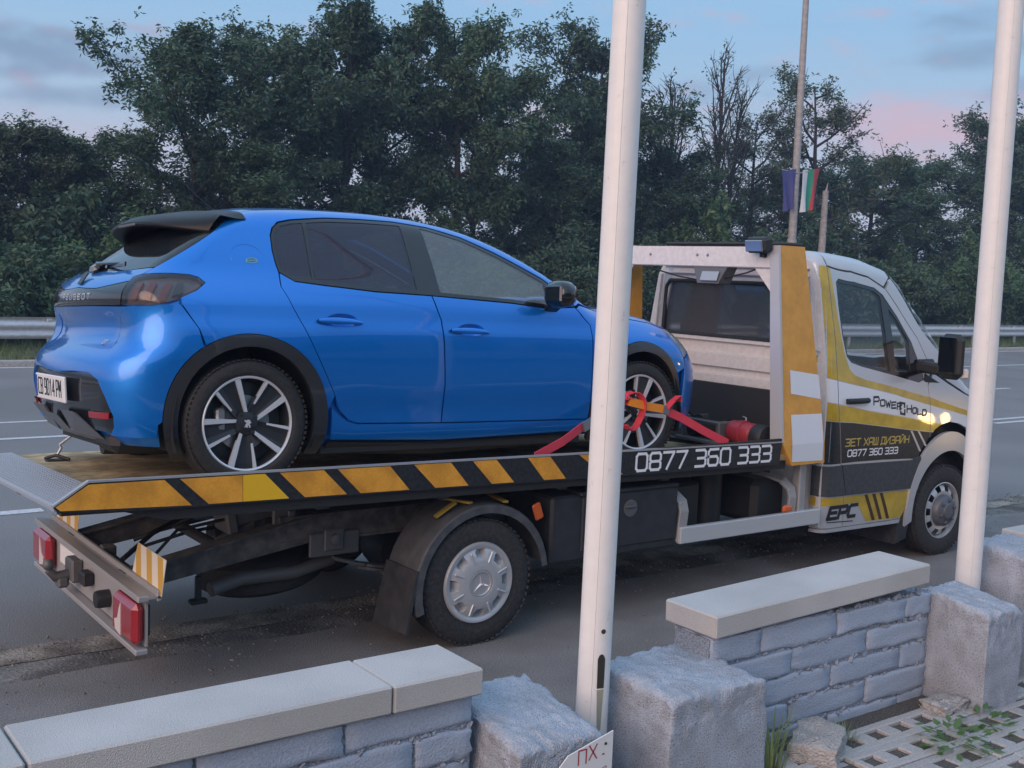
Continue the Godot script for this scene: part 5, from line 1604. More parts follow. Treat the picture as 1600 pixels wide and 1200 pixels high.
func build_foreground() -> void:
	wall("blue-grey painted brick wall with long grey coping, ending at the plinth with the sign", -4.6, -1.56,
		[[-4.6, -4.2, -3.75, -3.31, -2.87, -2.44, -2.0, -1.56], [-4.6, -4.45, -4.0, -3.55, -3.1, -2.66, -2.22, -1.765, -1.56], [-4.6, -4.2, -3.75, -3.31, -2.87, -2.44, -2.0, -1.56], [-4.6, -4.45, -4.0, -3.55, -3.1, -2.66, -2.22, -1.765, -1.56]],
		[[-4.6, -3.86, 0.0], [-3.853, -2.862, 0.001], [-2.855, -1.865, 0.0], [-1.860, -1.548, -.002]], 0.0)
	wall("blue-grey painted brick wall under one loose grey coping slab, between two plinths", -.53, .80,
		[[-.53, -.266, .18, .62, .80], [-.53, -.082, .382, .80], [-.53, -.28, .16, .61, .80], [-.53, -.08, .39, .80], [-.53, -.28, .16, .61, .80]],
		[[-.545, .735, .025]], .030)
	wall("short grey brick wall with coping beyond the second flagpole", 1.75, 4.2,
		[[1.75, 2.0, 2.44, 2.88, 3.32, 3.76, 4.2], [1.75, 2.22, 2.66, 3.1, 3.54, 3.98, 4.2], [1.75, 2.0, 2.44, 2.88, 3.32, 3.76, 4.2], [1.75, 2.22, 2.66, 3.1, 3.54, 3.98, 4.2]],
		[[1.70, 2.9, .045], [2.907, 4.2, .045]], 0.0)
	plinth("crumbling blue-grey concrete plinth with a small white sign on its front", -1.53, -1.185, 2.97, 3.40, .665, .03, 3)
	plinth("rough speckled concrete plinth at the broken end of the loose-slab wall", -.925, -.455, 3.0, 3.41, .685, .01, 11)
	plinth("smooth painted concrete plinth with a chipped top in front of a flagpole", .80, 1.065, 3.14, 3.47, .745, .02, 23)
	plinth("weathered concrete plinth at the foot of the short far wall", 1.39, 1.80, 2.98, 3.36, .86, .02, 31)
	var fp := flagpole("white painted steel flagpole with a dark rust slot near its foot", -1.012, 3.12, Vector2(.008, .0), .0555)
	var mb := MB.new()
	# cable slot, a dark recess with a rust run below it, and a small screw hole above
	var sl := V2([-.012, -.055, .012, -.055, .013, .045, .008, .058, 0, .063, -.008, .058, -.013, .045])
	var dir := Vector3(-.25, 0, .97).normalized()
	var bs := Basis(Vector3.UP.cross(dir), Vector3.UP, dir)
	mb.slab(sl, Transform3D(bs, Vector3(-.001, .72, 0) + dir * .053), .0035)
	add(mb, "cable_slot", M.rust_dark, fp)
	mb = MB.new()
	mb.slab(V2([-.006, -.15, .007, -.14, .012, .0, -.012, .0]), Transform3D(bs, Vector3(-.001, .66, 0) + dir * .0535), .0025)
	add(mb, "rust_run", M.rust_pale, fp)
	mb = MB.new(); mb.lathe([Vector2(.009, 0), Vector2(.007, .004), Vector2(0, .005)], 10, Transform3D(bs * Basis(Vector3.RIGHT, PI / 2), Vector3(.002, .86, 0) + dir * .054))
	add(mb, "screw", M.rust_dark, fp)
	flagpole("white painted steel flagpole standing between the chipped plinth and the weathered plinth", 1.280, 3.07, Vector2(-.006, .0), .0560)
	# sign
	var sg := thing("sign_plate", "small white metal plate with red letters and line diagram on the crumbling plinth", "sign")
	sg.position = Vector3(-1.195, .585, 3.418)
	mb = MB.new()
	mb.slab(V2([-.225, -.30, .012, -.30, .012, .055, -.165, .012, -.225, -.045]), Transform3D.IDENTITY, .004)
	add(mb, "plate", M.plate_white, sg)
	mb = MB.new()
	var ons := func(u: float, v: float) -> Array: return [Vector3(u, v, .0048), Vector3(0, 0, 1)]
	letters(mb, "ПХ.", ons, -.125, -.025, .030, .044, .012, .005, 0.0, 1.0, .16)
	add(mb, "lettering", M.sign_red, sg)
	mb = MB.new()
	var lines := [[-.178, -.115, -.105, -.09, -.105, -.16, -.178, -.185, -.178, -.115], [-.075, -.075, -.012, -.052, -.012, -.112, -.075, -.138, -.075, -.075], [-.105, -.112, -.075, -.102], [-.012, -.075, -.001, -.073], [-.09, -.108, -.09, -.2], [-.178, -.15, -.2, -.155]]
	for l in lines:
		for i in range(0, l.size() - 2, 2):
			var a := Vector2(l[i], l[i + 1]); var b := Vector2(l[i + 2], l[i + 3])
			var d := (b - a).normalized() * .0012; var e := Vector2(-d.y, d.x)
			mb.quad(Vector3(a.x - e.x, a.y - e.y, .0048), Vector3(b.x - e.x, b.y - e.y, .0048), Vector3(b.x + e.x, b.y + e.y, .0048), Vector3(a.x + e.x, a.y + e.y, .0048), Vector3(0, 0, 1))
	add(mb, "diagram", M.sign_red_dark, sg)
	mb = MB.new(); mb.lathe([Vector2(.005, 0), Vector2(.004, .003), Vector2(0, .004)], 8, Transform3D(Basis(Vector3.RIGHT, PI / 2), Vector3(-.018, .02, .004)))
	add(mb, "screw", M.rust_dark, sg)
	# paving: soil sheet and rows of concrete grid blocks
	mb = MB.new()
	mb.bx(-5.0, 5.0, -.2, .300, 2.95, 7.5)
	var pv := struct(mb, "pavement", M.soil)
	var bm := MB.new()
	bm.bx(0, .6, 0, .055, 0, .039, .006); bm.bx(0, .6, 0, .055, .111, .15, .006)
	for i in 5:
		var w := .036 if i in [0, 4] else .072
		var x := clampf(i * .15 - .036, 0.0, .564)
		bm.bx(x, x + w, 0, .0535, .040, .110, .005)
	var proto := add(bm, "paver", M.paver, pv)
	proto.position = Vector3(-.75, .262, 3.30)
	for r in 14:
		for i in 8:
			if r == 0 and i == 0: continue
			var q := part(proto, pv, Transform3D(Basis.from_euler(Vector3(rng.randf_range(-.02, .02), rng.randf_range(-.012, .012), rng.randf_range(-.02, .02))), Vector3(-.75 + i * .606 + (.075 if r % 2 else 0.0), .258 + rng.randf_range(-.006, .006), 3.30 + r * .153)), "paver")
			if (i + r) % 3 == 0: q.material_override = M.paver_b
	# loose stones
	var st := thing("loose_stone", "pale broken lump of concrete lying against the foot of the wall", "stone")
	st.position = Vector3(-.13, .30, 3.38)
	mb = MB.new()
	var nz := FastNoiseLite.new(); nz.seed = 5; nz.frequency = .8
	lump(mb, 8, func(u: Vector3) -> Vector3:
		var p := u * Vector3(.105, .05, .085)
		p += u.normalized() * nz.get_noise_3d(u.x * 1.4, u.y, u.z * 1.4) * .03
		p = Basis(Vector3.UP, .5) * p
		p.y += .012 * u.x + .04
		return p)
	add(mb, "stone_lump", M.stone, st)
	st = thing("loose_stone", "crumpled whitish scrap of mortar at the foot of the chipped plinth", "stone")
	st.position = Vector3(.70, .30, 3.36)
	mb = MB.new()
	lump(mb, 7, func(u: Vector3) -> Vector3:
		var p := u * Vector3(.085, .022, .06)
		return p + u.normalized() * nz.get_noise_3d(u.x * 2.4 + 5.0, u.y, u.z * 2.4) * .035 + Vector3(0, .03, 0))
	add(mb, "stone_lump", M.stone, st)
	# weeds: tufts of blades and small leaves
	for w in [[-.36, 3.36, .24, 60, 0, "tall grass tuft growing between the speckled plinth and the wall"], [-.86, 3.53, .17, 90, 1, "leafy weed growing at the foot of the speckled plinth"], [.40, 3.60, .10, 70, 1, "low bright green weed in the open paving"], [.72, 3.52, .06, 40, 1, "low dark weed creeping before the chipped plinth"], [.08, 3.33, .09, 40, 0, "thin dry grass along the foot of the wall"]]:
		var wd := thing("weed", w[5], "plant", "weeds in the paving")
		wd.position = Vector3(w[0], .29, w[1])
		mb = MB.new()
		for i in int(w[3]):
			var a := rng.randf() * TAU
			var d := Vector3(cos(a), 0, sin(a))
			var b := d * rng.randf() * .05
			if w[4] == 0:
				var h: float = w[2] * rng.randf_range(.5, 1.1); var le := rng.randf_range(.15, .6)
				var p1 := b + Vector3(0, h * .6, 0) + d * h * le * .3; var p2 := b + Vector3(0, h, 0) + d * h * le
				var s := Vector3(-d.z, 0, d.x) * .004
				mb.quad(b - s, b + s, p1 + s * .8, p1 - s * .8, d + Vector3(0, .3, 0)); mb.flat(p1 - s * .8, p1 + s * .8, p2, d + Vector3(0, .3, 0))
			else:
				var h: float = w[2] * rng.randf_range(.2, 1.0)
				var c := b * 2.0 + Vector3(0, h * .8, 0) + d * .03
				var t := c + d * rng.randf_range(.03, .06) + Vector3(0, rng.randf_range(-.02, .03), 0)
				var s := Vector3(-d.z, rng.randf_range(-.3, .3), d.x) * .013
				mb.flat(c, (c + t) * .5 + s, t, Vector3.UP); mb.flat(c, (c + t) * .5 - s, t, Vector3.UP)
				mb.flat(b * .3, b * .3 + s * .12, c, d)
		add(mb, "blades", M.weed if w[4] == 1 else M.weed_dry, wd)

# ---------- road and verge ----------
func sheet(mb: MB, x0: float, x1: float, z0: float, z1: float, y: float) -> void:
	mb.quad(Vector3(x0, y, z0), Vector3(x1, y, z0), Vector3(x1, y, z1), Vector3(x0, y, z1), Vector3.UP)
func build_road() -> void:
	var mb := MB.new(); sheet(mb, -900, 900, -900, 900, -.06)
	struct(mb, "ground", M.earth)
	mb = MB.new(); sheet(mb, -120, 220, -15.95, -.16, 0.0)
	var road := struct(mb, "road", M.asphalt)
	mb = MB.new()   # pale gutter strip with uneven edges, then a darker concrete strip
	var nz := FastNoiseLite.new(); nz.seed = 9; nz.frequency = 1.3; nz.fractal_octaves = 4
	for i in 640:
		var x := -16.0 + i * .06
		var a := -.17 + nz.get_noise_2d(x, 0) * .02; var b := -.17 + nz.get_noise_2d(x + .06, 0) * .02
		var c := .085 + nz.get_noise_2d(x, 9) * .03; var d := .085 + nz.get_noise_2d(x + .06, 9) * .03
		mb.quad(Vector3(x, .004, a), Vector3(x + .06, .004, b), Vector3(x + .06, .004, d), Vector3(x, .004, c), Vector3.UP)
	struct(mb, "gutter", M.gutter)
	mb = MB.new()
	var near := MB.new()
	for i in 640:
		var x := -16.0 + i * .06
		var e0 := .325 + nz.get_noise_2d(x * 2.0, 30) * .03; var e1 := .325 + nz.get_noise_2d((x + .06) * 2.0, 30) * .03
		var g0 := e0 + .012 + .012 * maxf(0, nz.get_noise_2d(x, 55) + .2); var g1 := e1 + .012 + .012 * maxf(0, nz.get_noise_2d(x + .06, 55) + .2)
		mb.quad(Vector3(x, .0, -.165), Vector3(x + .06, .0, -.165), Vector3(x + .06, .0, e1), Vector3(x, .0, e0), Vector3.UP)
		mb.quad(Vector3(x, .0, e0), Vector3(x + .06, .0, e1), Vector3(x + .06, -.05, e1), Vector3(x, -.05, e0), Vector3(0, 0, 1))
		near.quad(Vector3(x, .006, g0), Vector3(x + .06, .006, g1), Vector3(x + .06, .006, 3.05), Vector3(x, .006, 3.05), Vector3.UP)
		near.quad(Vector3(x, .006, g0), Vector3(x + .06, .006, g1), Vector3(x + .06, -.05, g1), Vector3(x, -.05, g0), Vector3(0, 0, -1))
	struct(mb, "road_edge", M.gutter_dark)
	struct(near, "lay_by", M.asphalt_near)
	mb = MB.new()   # joint filler grains along the crack
	for i in 700:
		var x := rng.randf_range(-4, 4)
		var s := rng.randf_range(.004, .014)
		mb.box(Vector3(x, -.01 + rng.randf() * .012, .325 + nz.get_noise_2d(x * 2.0, 30) * .03 + rng.randf() * .022), Vector3(s * 1.5, s, s), Basis(Vector3.UP, rng.randf() * 3.0))
	tag(add(mb, "gravel", M.soil, self), "dark grit lying in the crack along the road edge", "gravel", "", "stuff")
	mb = MB.new()
	for i in 1500:
		var x := rng.randf_range(-4.5, 8.0); var z := .6 * absf(rng.randfn()) * (1.0 if rng.randf() < .7 else 3.0) - .3
		if z > 2.9: continue
		var s := rng.randf_range(.003, .010)
		mb.box(Vector3(x, .007 + s * .3, z), Vector3(s * rng.randf_range(1.0, 1.8), s * .8, s), Basis.from_euler(Vector3(rng.randf() * .5, rng.randf() * 3.0, rng.randf() * .5)))
	tag(add(mb, "grit", M.gutter, self), "small pale stones scattered along the road edge and lay-by", "gravel", "", "stuff")
	# painted lines
	for l in [[-120.0, -1.16, -3.50, .14, 1], [13.0, 200.0, -3.82, .11, 0], [13.0, 200.0, -4.12, .11, 0], [-120.0, 19.4, -7.35, .12, 0], [-120.0, 11.0, -8.66, .10, 0], [20.0, 200.0, -11.6, .14, 0], [-120.0, 220.0, -15.72, .16, 0]]:
		mb = MB.new()
		if l[4] == 1:
			var x: float = l[1]
			while x > -60.0:
				sheet(mb, x - 3.0, x, l[2] - l[3] * .5, l[2] + l[3] * .5, .004)
				x -= 9.0
		else:
			sheet(mb, l[0], l[1], l[2] - l[3] * .5, l[2] + l[3] * .5, .004)
		struct(mb, "road_marking", M.line_paint)
	mb = MB.new(); mb.bx(-120, 220, -.05, .11, -16.12, -15.95, .015)
	struct(mb, "kerb", M.kerb)
	mb = MB.new()
	for i in 120:
		for j in 12:
			var q := []
			for e in [[i, j], [i + 1, j], [i + 1, j + 1], [i, j + 1]]:
				var x: float = -30.0 + e[0] * 1.2; var z: float = -16.12 - e[1] * 1.4
				q.append(Vector3(x, .08 + .03 * e[1] + nz.get_noise_2d(x * .3, z * .3) * .12 * minf(1.0, e[1]), z))
			mb.quad(q[0], q[1], q[2], q[3], Vector3.UP)
	struct(mb, "verge", M.verge)
	# grass on the verge
	var bl := MB.new()
	for i in 7:
		var a := rng.randf() * TAU
		var d := Vector3(cos(a), 0, sin(a)); var h := rng.randf_range(.08, .2); var s := Vector3(-d.z, 0, d.x) * .008
		bl.flat(d * .02 - s, d * .02 + s, d * (.03 + h * .5) + Vector3(0, h, 0), d + Vector3.UP * .3)
	var mm := MultiMesh.new()
	mm.transform_format = MultiMesh.TRANSFORM_3D
	mm.mesh = bl.mesh()
	var spots := []
	for i in 14000:
		var x := rng.randf_range(-2, 46); var z := rng.randf_range(-19.5, -16.15)
		var bare := nz.get_noise_2d(x * .6, z * 2.0)
		if bare < -.12 or (z > -16.9 and z < -16.75 and rng.randf() < .7): continue
		spots.append(Transform3D(Basis(Vector3.UP, rng.randf() * TAU).scaled(Vector3.ONE * rng.randf_range(.5, 1.3)), Vector3(x, .09 + .02 * (-16.1 - z), z)))
	mm.instance_count = spots.size()
	for i in spots.size(): mm.set_instance_transform(i, spots[i])
	var mi := MultiMeshInstance3D.new()
	mi.name = "grass"; mi.multimesh = mm; mi.material_override = M.grass
	add_child(mi)
	tag(mi, "patchy short grass along the verge under the guardrail", "grass", "", "stuff")
	# guardrails
	for g in [[-16.65, .765, "galvanised steel guardrail along the far kerb of the road", 1.0], [-17.25, .83, "second dull guardrail close behind the front one, before the trees", -1.0]]:
		var gr := thing("guardrail", g[2], "guardrail")
		gr.position = Vector3(0, 0, g[0])
		mb = MB.new()
		var pf := [[.0, -.005], [.03, .035], [.075, .045], [.115, .02], [.155, -.03], [.195, .02], [.235, .045], [.28, .035], [.31, -.005]]
		for seg in 30:
			var xa := -16.0 + seg * 4.0; var xb := xa + 4.03
			for i in pf.size() - 1:
				var a: Array = pf[i]; var b: Array = pf[i + 1]
				var na := Vector3(0, (pf[maxi(i - 1, 0)][1] - b[1]), .08).normalized(); var nb := Vector3(0, (a[1] - pf[mini(i + 2, 8)][1]), .08).normalized()
				var zo := .002 * (seg % 2)
				mb.quads(Vector3(xa, g[1] - a[0], (a[1] + zo) * g[3]), Vector3(xb, g[1] - a[0], (a[1] + zo) * g[3]), Vector3(xb, g[1] - b[0], (b[1] + zo) * g[3]), Vector3(xa, g[1] - b[0], (b[1] + zo) * g[3]), Vector3(0, -na.y, na.z * g[3]).normalized(), Vector3(0, -na.y, na.z * g[3]).normalized(), Vector3(0, -nb.y, nb.z * g[3]).normalized(), Vector3(0, -nb.y, nb.z * g[3]).normalized())
		add(mb, "beam", M.galvanised, gr)
		mb = MB.new()
		mb.bx(-.05, .05, -.1, g[1] - .03, -.07 * g[3] - .03, -.07 * g[3] + .03, .006)
		mb.bx(-.04, .04, g[1] - .27, g[1] - .05, -.06 * g[3], .0, .0)
		var pp := add(mb, "post", M.galvanised, gr)
		pp.position.x = 2.35 - 13.6
		for i in range(1, 34):
			part(pp, gr, Transform3D(Basis.IDENTITY, Vector3(2.35 - 13.6 + i * 3.4, 0, 0)), "post")
	# lamp post with two flags
	var lp := thing("street_lamp", "tall grey steel lamp post rising behind the truck cab", "street lamp")
	lp.position = Vector3(24.4, 0, -17.75)
	mb = MB.new()
	mb.tube([Vector3(0, 0, 0), Vector3(0, 3.4, 0)], .17, .145, 20)
	mb.tube([Vector3(0, 3.4, 0), Vector3(-.02, 8.0, 0), Vector3(-.05, 12.0, 0)], .125, .085, 20)
	add(mb, "pole", M.lamp_steel, lp)
	mb = MB.new()
	mb.tube([Vector3(-.05, 11.9, 0), Vector3(-.05, 12.3, .5), Vector3(-.05, 12.45, 1.8)], .05, .04, 10)
	mb.box(Vector3(-.05, 12.45, 2.1), Vector3(.3, .12, .7), Basis.IDENTITY, .04)
	add(mb, "lamp_head", M.lamp_steel, lp)
	mb = MB.new()
	mb.tube([Vector3(-.75, 5.45, .1), Vector3(.0, 5.4, .1), Vector3(.75, 5.55, .1)], .02, .02, 8)
	add(mb, "flag_bracket", M.lamp_steel, lp)
	for fl in [["flag", "blue flag hanging limp from the lamp post, gold stars hidden in its folds", -.80, -.14, 4.20, 5.40, [M.flag_blue]], ["flag", "white, green and red flag hanging from the lamp post", .14, .95, 4.22, 5.50, [M.flag_white, M.flag_green, M.flag_red]]]:
		var fo := thing("flag", fl[1], "flag")
		fo.position = Vector3(24.4, fl[5 - 1], -17.63)
		var k: int = fl[6].size()
		for b in k:
			mb = MB.new()
			for side in [0, 1]:
				for i in 8:
					for j in 8:
						var q := []
						for e in [[i, j], [i + 1, j], [i + 1, j + 1], [i, j + 1]]:
							var u: float = (b + e[0] / 8.0) / k; var v: float = e[1] / 8.0
							var x: float = lerpf(fl[2], fl[3], u) * lerpf(.82, 1.0, v)
							q.append(Vector3(x + .06 * (1.0 - v) * sin(u * 5.0), v * (float(fl[5]) - float(fl[4])) + .12 * u, sin(u * 9.0 + v * 2.0) * .06 * (1.2 - v) + .004 * side))
						mb.quad(q[0], q[1], q[2], q[3], Vector3(0, 0, 1 if side else -1))
			add(mb, "stripe" if k > 1 else "cloth", fl[6][b], fo)
	var wp := thing("wooden_post", "pale weathered wooden post standing beside the lamp post", "post")
	wp.position = Vector3(26.0, 0, -17.9)
	mb = MB.new()
	mb.tube([Vector3(-.05, 0, 0), Vector3(-.02, 1.7, 0), Vector3(.0, 3.4, .02), Vector3(.03, 5.0, 0)], .15, .09, 10)
	mb.tube([Vector3(.03, 4.9, 0), Vector3(.12, 5.25, 0)], .05, .01, 6)
	add(mb, "stem", M.pale_wood, wp)

# ---------- trees ----------
# grows limbs and twigs, then hangs leaf tufts on them; returns [wood mesh, crown mesh]
func grow(sd: int, H: float, R: float, base: float, tufts: int, per: int, leaf: float, droop: float, bare: float, shrub := false) -> Array:
	var r := RandomNumberGenerator.new()
	r.seed = sd
	var wood := MB.new()
	var tips := []
	var trunk := []
	var bend := Vector3(r.randf_range(-.06, .06), 0, r.randf_range(-.06, .06)) * H
	for i in 7:
		var t := i / 6.0
		trunk.append(Vector3(bend.x * t * t + r.randf_range(-.05, .05), H * .93 * t, bend.z * t * t + r.randf_range(-.05, .05)))
	if not shrub:
		wood.tube(trunk, H * .019, .02, 8, false)
	var limbs := (30 if bare > .5 else 20) if not shrub else 14
	for i in limbs:
		var t := lerpf(base, .96, (i + r.randf()) / limbs)
		var a := i * 2.4 + r.randf() * .7
		var k := t * 6.0
		var p0: Vector3 = trunk[int(k)].lerp(trunk[mini(int(k) + 1, 6)], k - int(k)) if not shrub else Vector3(r.randf_range(-.2, .2), .05, r.randf_range(-.2, .2))
		# crown outline: fullest a third of the way up
		var env := R * (sin(PI * clampf((t - base) / (1.06 - base), .0, 1.0) * .78 + .55)) * r.randf_range(.75, 1.15)
		if shrub: env = R * r.randf_range(.7, 1.1)
		var el := r.randf_range(.25, .75) if not shrub else r.randf_range(.2, 1.35)
		if bare > .5: el = r.randf_range(.85, 1.3)
		var d := Vector3(cos(a) * cos(el), sin(el), sin(a) * cos(el))
		var path := [p0]
		var p := p0
		var L := maxf(env, .5)
		if shrub: L = minf(L, H * .95 / maxf(sin(el), .3))
		for j in 4:
			d = (d + Vector3(r.randf_range(-.25, .25), r.randf_range(-.08, .16), r.randf_range(-.25, .25))).normalized()
			p += d * L / 4.0
			path.append(p)
		wood.tube(path, H * .0075 * (1.1 - t * .5), .012 if bare > .5 else .008, 5, false)
		for j in 9:
			var kk := r.randf_range(.8, 4.0)
			var q0: Vector3 = path[int(minf(kk, 3.99))].lerp(path[int(minf(kk, 3.99)) + 1], kk - int(minf(kk, 3.99)))
			var dd := (d + Vector3(r.randf_range(-1, 1), r.randf_range(-.5, .8), r.randf_range(-1, 1)) * 1.1).normalized()
			var l2 := L * r.randf_range(.22, .42)
			var q1 := q0 + dd * l2 * .55 + Vector3(0, r.randf_range(-.05, .08), 0) * l2; var q2 := q1 + (dd + Vector3(r.randf_range(-.4, .4), r.randf_range(-.3, .3) - droop * .3, r.randf_range(-.4, .4))).normalized() * l2 * .5
			wood.tube([q0, q1, q2], .016, .006, 3, false)
			tips.append([q0, q1, q2])
	var v := PackedVector3Array(); var n := PackedVector3Array(); var c := PackedColorArray(); var ix := PackedInt32Array()
	var nz := FastNoiseLite.new(); nz.seed = sd; nz.frequency = .45
	for i in tufts:
		var tp: Array = tips[r.randi() % tips.size()]
		var u := r.randf_range(.25, 1.0)
		var o: Vector3 = (tp[0] as Vector3).lerp(tp[1], u * 2.0) if u < .5 else (tp[1] as Vector3).lerp(tp[2], u * 2.0 - 1.0)
		o += Vector3(r.randfn(), r.randfn(), r.randfn()) * .16 * (R / 2.5)
		if o.y < .05 and not shrub: continue
		o.y = maxf(o.y, .05)
		if nz.get_noise_3d(o.x * 2.2, o.y * 2.2, o.z * 2.2) < -.20 and not shrub: continue
		var tone := r.randf_range(.72, 1.25)
		var col := Color(tone * r.randf_range(.9, 1.15), tone, tone * r.randf_range(.85, 1.05))
		for j in per:
			var d := Vector3(r.randfn(), r.randfn() * .6 - droop, r.randfn()).normalized()
			var s := d.cross(Vector3(r.randfn(), r.randfn() + 1.2, r.randfn())).normalized()
			var l := leaf * r.randf_range(.7, 1.25)
			var a := o + d * l * .25 + Vector3(r.randfn(), r.randfn(), r.randfn()) * .035
			var m := a + d * l * .45 + Vector3.UP * l * .06
			var b := a + d * l
			var nn := d.cross(s).normalized()
			var k := v.size()
			v.append(a); v.append(m + s * l * .20); v.append(b); v.append(m - s * l * .20)
			for e in 4:
				n.append(nn); c.append(col)
			# front faces run clockwise
			if (v[k + 2] - v[k]).cross(v[k + 1] - v[k]).dot(nn) > 0.0:
				ix.append_array([k, k + 1, k + 2, k, k + 2, k + 3])
			else:
				ix.append_array([k, k + 2, k + 1, k, k + 3, k + 2])
	var am := ArrayMesh.new()
	var arr := []
	arr.resize(Mesh.ARRAY_MAX)
	arr[Mesh.ARRAY_VERTEX] = v; arr[Mesh.ARRAY_NORMAL] = n; arr[Mesh.ARRAY_COLOR] = c; arr[Mesh.ARRAY_INDEX] = ix
	am.add_surface_from_arrays(Mesh.PRIMITIVE_TRIANGLES, arr)
	return [wood.mesh(), am]
func plant(proto: Array, called: String, label: String, cat: String, group: String, at: Vector3, turn: float, sc: Vector3, leafm: Material) -> void:
	var o := thing(called, label, cat, group)
	o.position = at
	o.rotation.y = turn
	o.scale = sc
	for e in [["trunk" if cat == "tree" else "stems", proto[0], M.bark], ["crown" if cat == "tree" else "foliage", proto[1], leafm]]:
		var m := MeshInstance3D.new()
		m.name = e[0]; m.mesh = e[1]; m.material_override = e[2]
		o.add_child(m)
func build_trees() -> void:
	var P := []
	P.append(grow(101, 9.0, 2.9, .12, 6000, 10, .145, .35, 0))
	P.append(grow(102, 9.0, 2.6, .16, 6000, 10, .140, .45, 0))
	P.append(grow(103, 9.0, 3.0, .20, 5000, 10, .150, .30, 0))
	P.append(grow(104, 9.0, 2.5, .20, 2500, 8, .125, .10, 0))
	P.append(grow(105, 9.0, 2.6, .08, 130, 6, .13, .2, 1.0))
	var B := []
	B.append(grow(201, 2.6, 1.9, 0.0, 3200, 10, .13, .25, 0, true))
	B.append(grow(202, 2.2, 1.7, 0.0, 3200, 10, .11, .1, 0, true))
	B.append(grow(203, 3.4, 1.8, 0.0, 3600, 10, .14, .45, 0, true))
	var row := "tall leafy trees in the row behind the guardrails"
	var L := ["tall dense tree with drooping dark leaves in the row behind the guardrails", "tall narrow leafy tree in the row behind the guardrails", "tall broad open-crowned tree in the row behind the guardrails", "thin see-through tree in the row behind the guardrails"]
	# kind, x, z, height, width factor
	for t in [[2, 6.9, -22.0, 7.7, .95, 0], [0, 9.6, -24.0, 8.6, .95, 0], [0, 11.6, -23.0, 9.4, 1.0, 0], [1, 13.2, -24.5, 9.2, .95, 0], [1, 14.9, -22.0, 9.5, 1.0, 1], [2, 17.0, -24.5, 8.4, .9, 1], [0, 20.4, -23.0, 10.3, 1.05, 0], [1, 21.6, -25.0, 8.6, .9, 0], [3, 29.3, -24.0, 8.4, 1.0, 2],
			[3, 30.8, -22.2, 9.9, 1.15, 2], [2, 36.2, -24.0, 7.3, 1.15, 1], [1, 39.2, -23.5, 7.6, 1.2, 1], [0, 43.6, -22.0, 9.8, 1.2, 0], [1, 47.5, -24.0, 9.2, 1.2, 0], [2, 33.2, -25.5, 6.6, 1.0, 1], [0, 26.0, -26.5, 6.4, 1.0, 0], [2, 52.0, -24.0, 8.0, 1.2, 1], [1, 18.6, -21.6, 6.2, .8, 0], [0, 23.3, -22.3, 6.6, .85, 0], [2, 8.2, -21.2, 4.9, .8, 1], [0, 5.3, -24.2, 5.3, .8, 1]]:
		plant(P[t[0]], "tree", L[t[0]], "tree", row, Vector3(t[1], .1, t[2]), t[1] * 2.3, Vector3(t[4], float(t[3]) / 9.0, t[4]), [M.leaf_a, M.leaf_b, M.leaf_c][t[5]])
	for t in [[2, 3.1, -24.5, 5.2, .75], [0, 4.3, -25.0, 4.8, .6], [1, 1.6, -24.0, 5.3, .75], [2, .2, -25.0, 5.6, .8]]:
		plant(P[t[0]], "tree", "low brownish tree at the open end of the tree row, by the guardrail's dull stretch", "tree", "low trees at the open end of the row", Vector3(t[1], .1, t[2]), t[1] * 2.3, Vector3(t[4], float(t[3]) / 9.0, t[4]), M.leaf_c)
	plant(P[4], "bare_tree", "nearly leafless tree with upright bare branches beside the lamp post", "tree", "nearly leafless trees", Vector3(25.4, .1, -22.0), 1.0, Vector3(.85, 1.10, .85), M.leaf_b)
	plant(P[4], "bare_tree", "smaller nearly leafless tree just behind the upright bare one", "tree", "nearly leafless trees", Vector3(26.9, .1, -23.0), 2.6, Vector3(.75, 1.02, .75), M.leaf_b)
	plant(P[4], "bare_tree", "leaning nearly leafless tree between the bare ones and the dense row", "tree", "nearly leafless trees", Vector3(24.0, .1, -22.8), 4.4, Vector3(.9, 1.0, .9), M.leaf_b)
	# undergrowth in two staggered rows
	var x := -1.0
	var i := 0
	while x < 56.0:
		var z := -19.6 - (i % 3) * .9 - rng.randf() * .4
		var k := i % 3
		var s := rng.randf_range(.85, 1.25) * (1.0 if x < 22.0 else 1.2)
		var hs := s * (1.15 if x > 20.0 else 1.0)
		plant(B[k], "bush", ["dense leafy bush with broad leaves in the undergrowth behind the guardrails", "dense small-leaved bush in the undergrowth behind the guardrails", "tall drooping bush in the undergrowth behind the guardrails"][k], "bush", "bushes in the undergrowth", Vector3(x, .12, z), x * 1.7, Vector3(s, hs, s), [M.leaf_a, M.leaf_b, M.leaf_d][(i * 7 / 3) % 3])
		x += rng.randf_range(.75, 1.25) * (1.0 if x < 22.0 else 1.3)
		i += 1
	x = 1.0
	while x < 54.0:
		var s := rng.randf_range(1.2, 1.6)
		plant(B[2], "bush", "tall drooping bush in the undergrowth behind the guardrails", "bush", "bushes in the undergrowth", Vector3(x, .12, -23.2 - rng.randf() * 2.0), x * 1.3, Vector3(s, s * 1.1, s), M.leaf_a)
		x += rng.randf_range(2.0, 2.8)

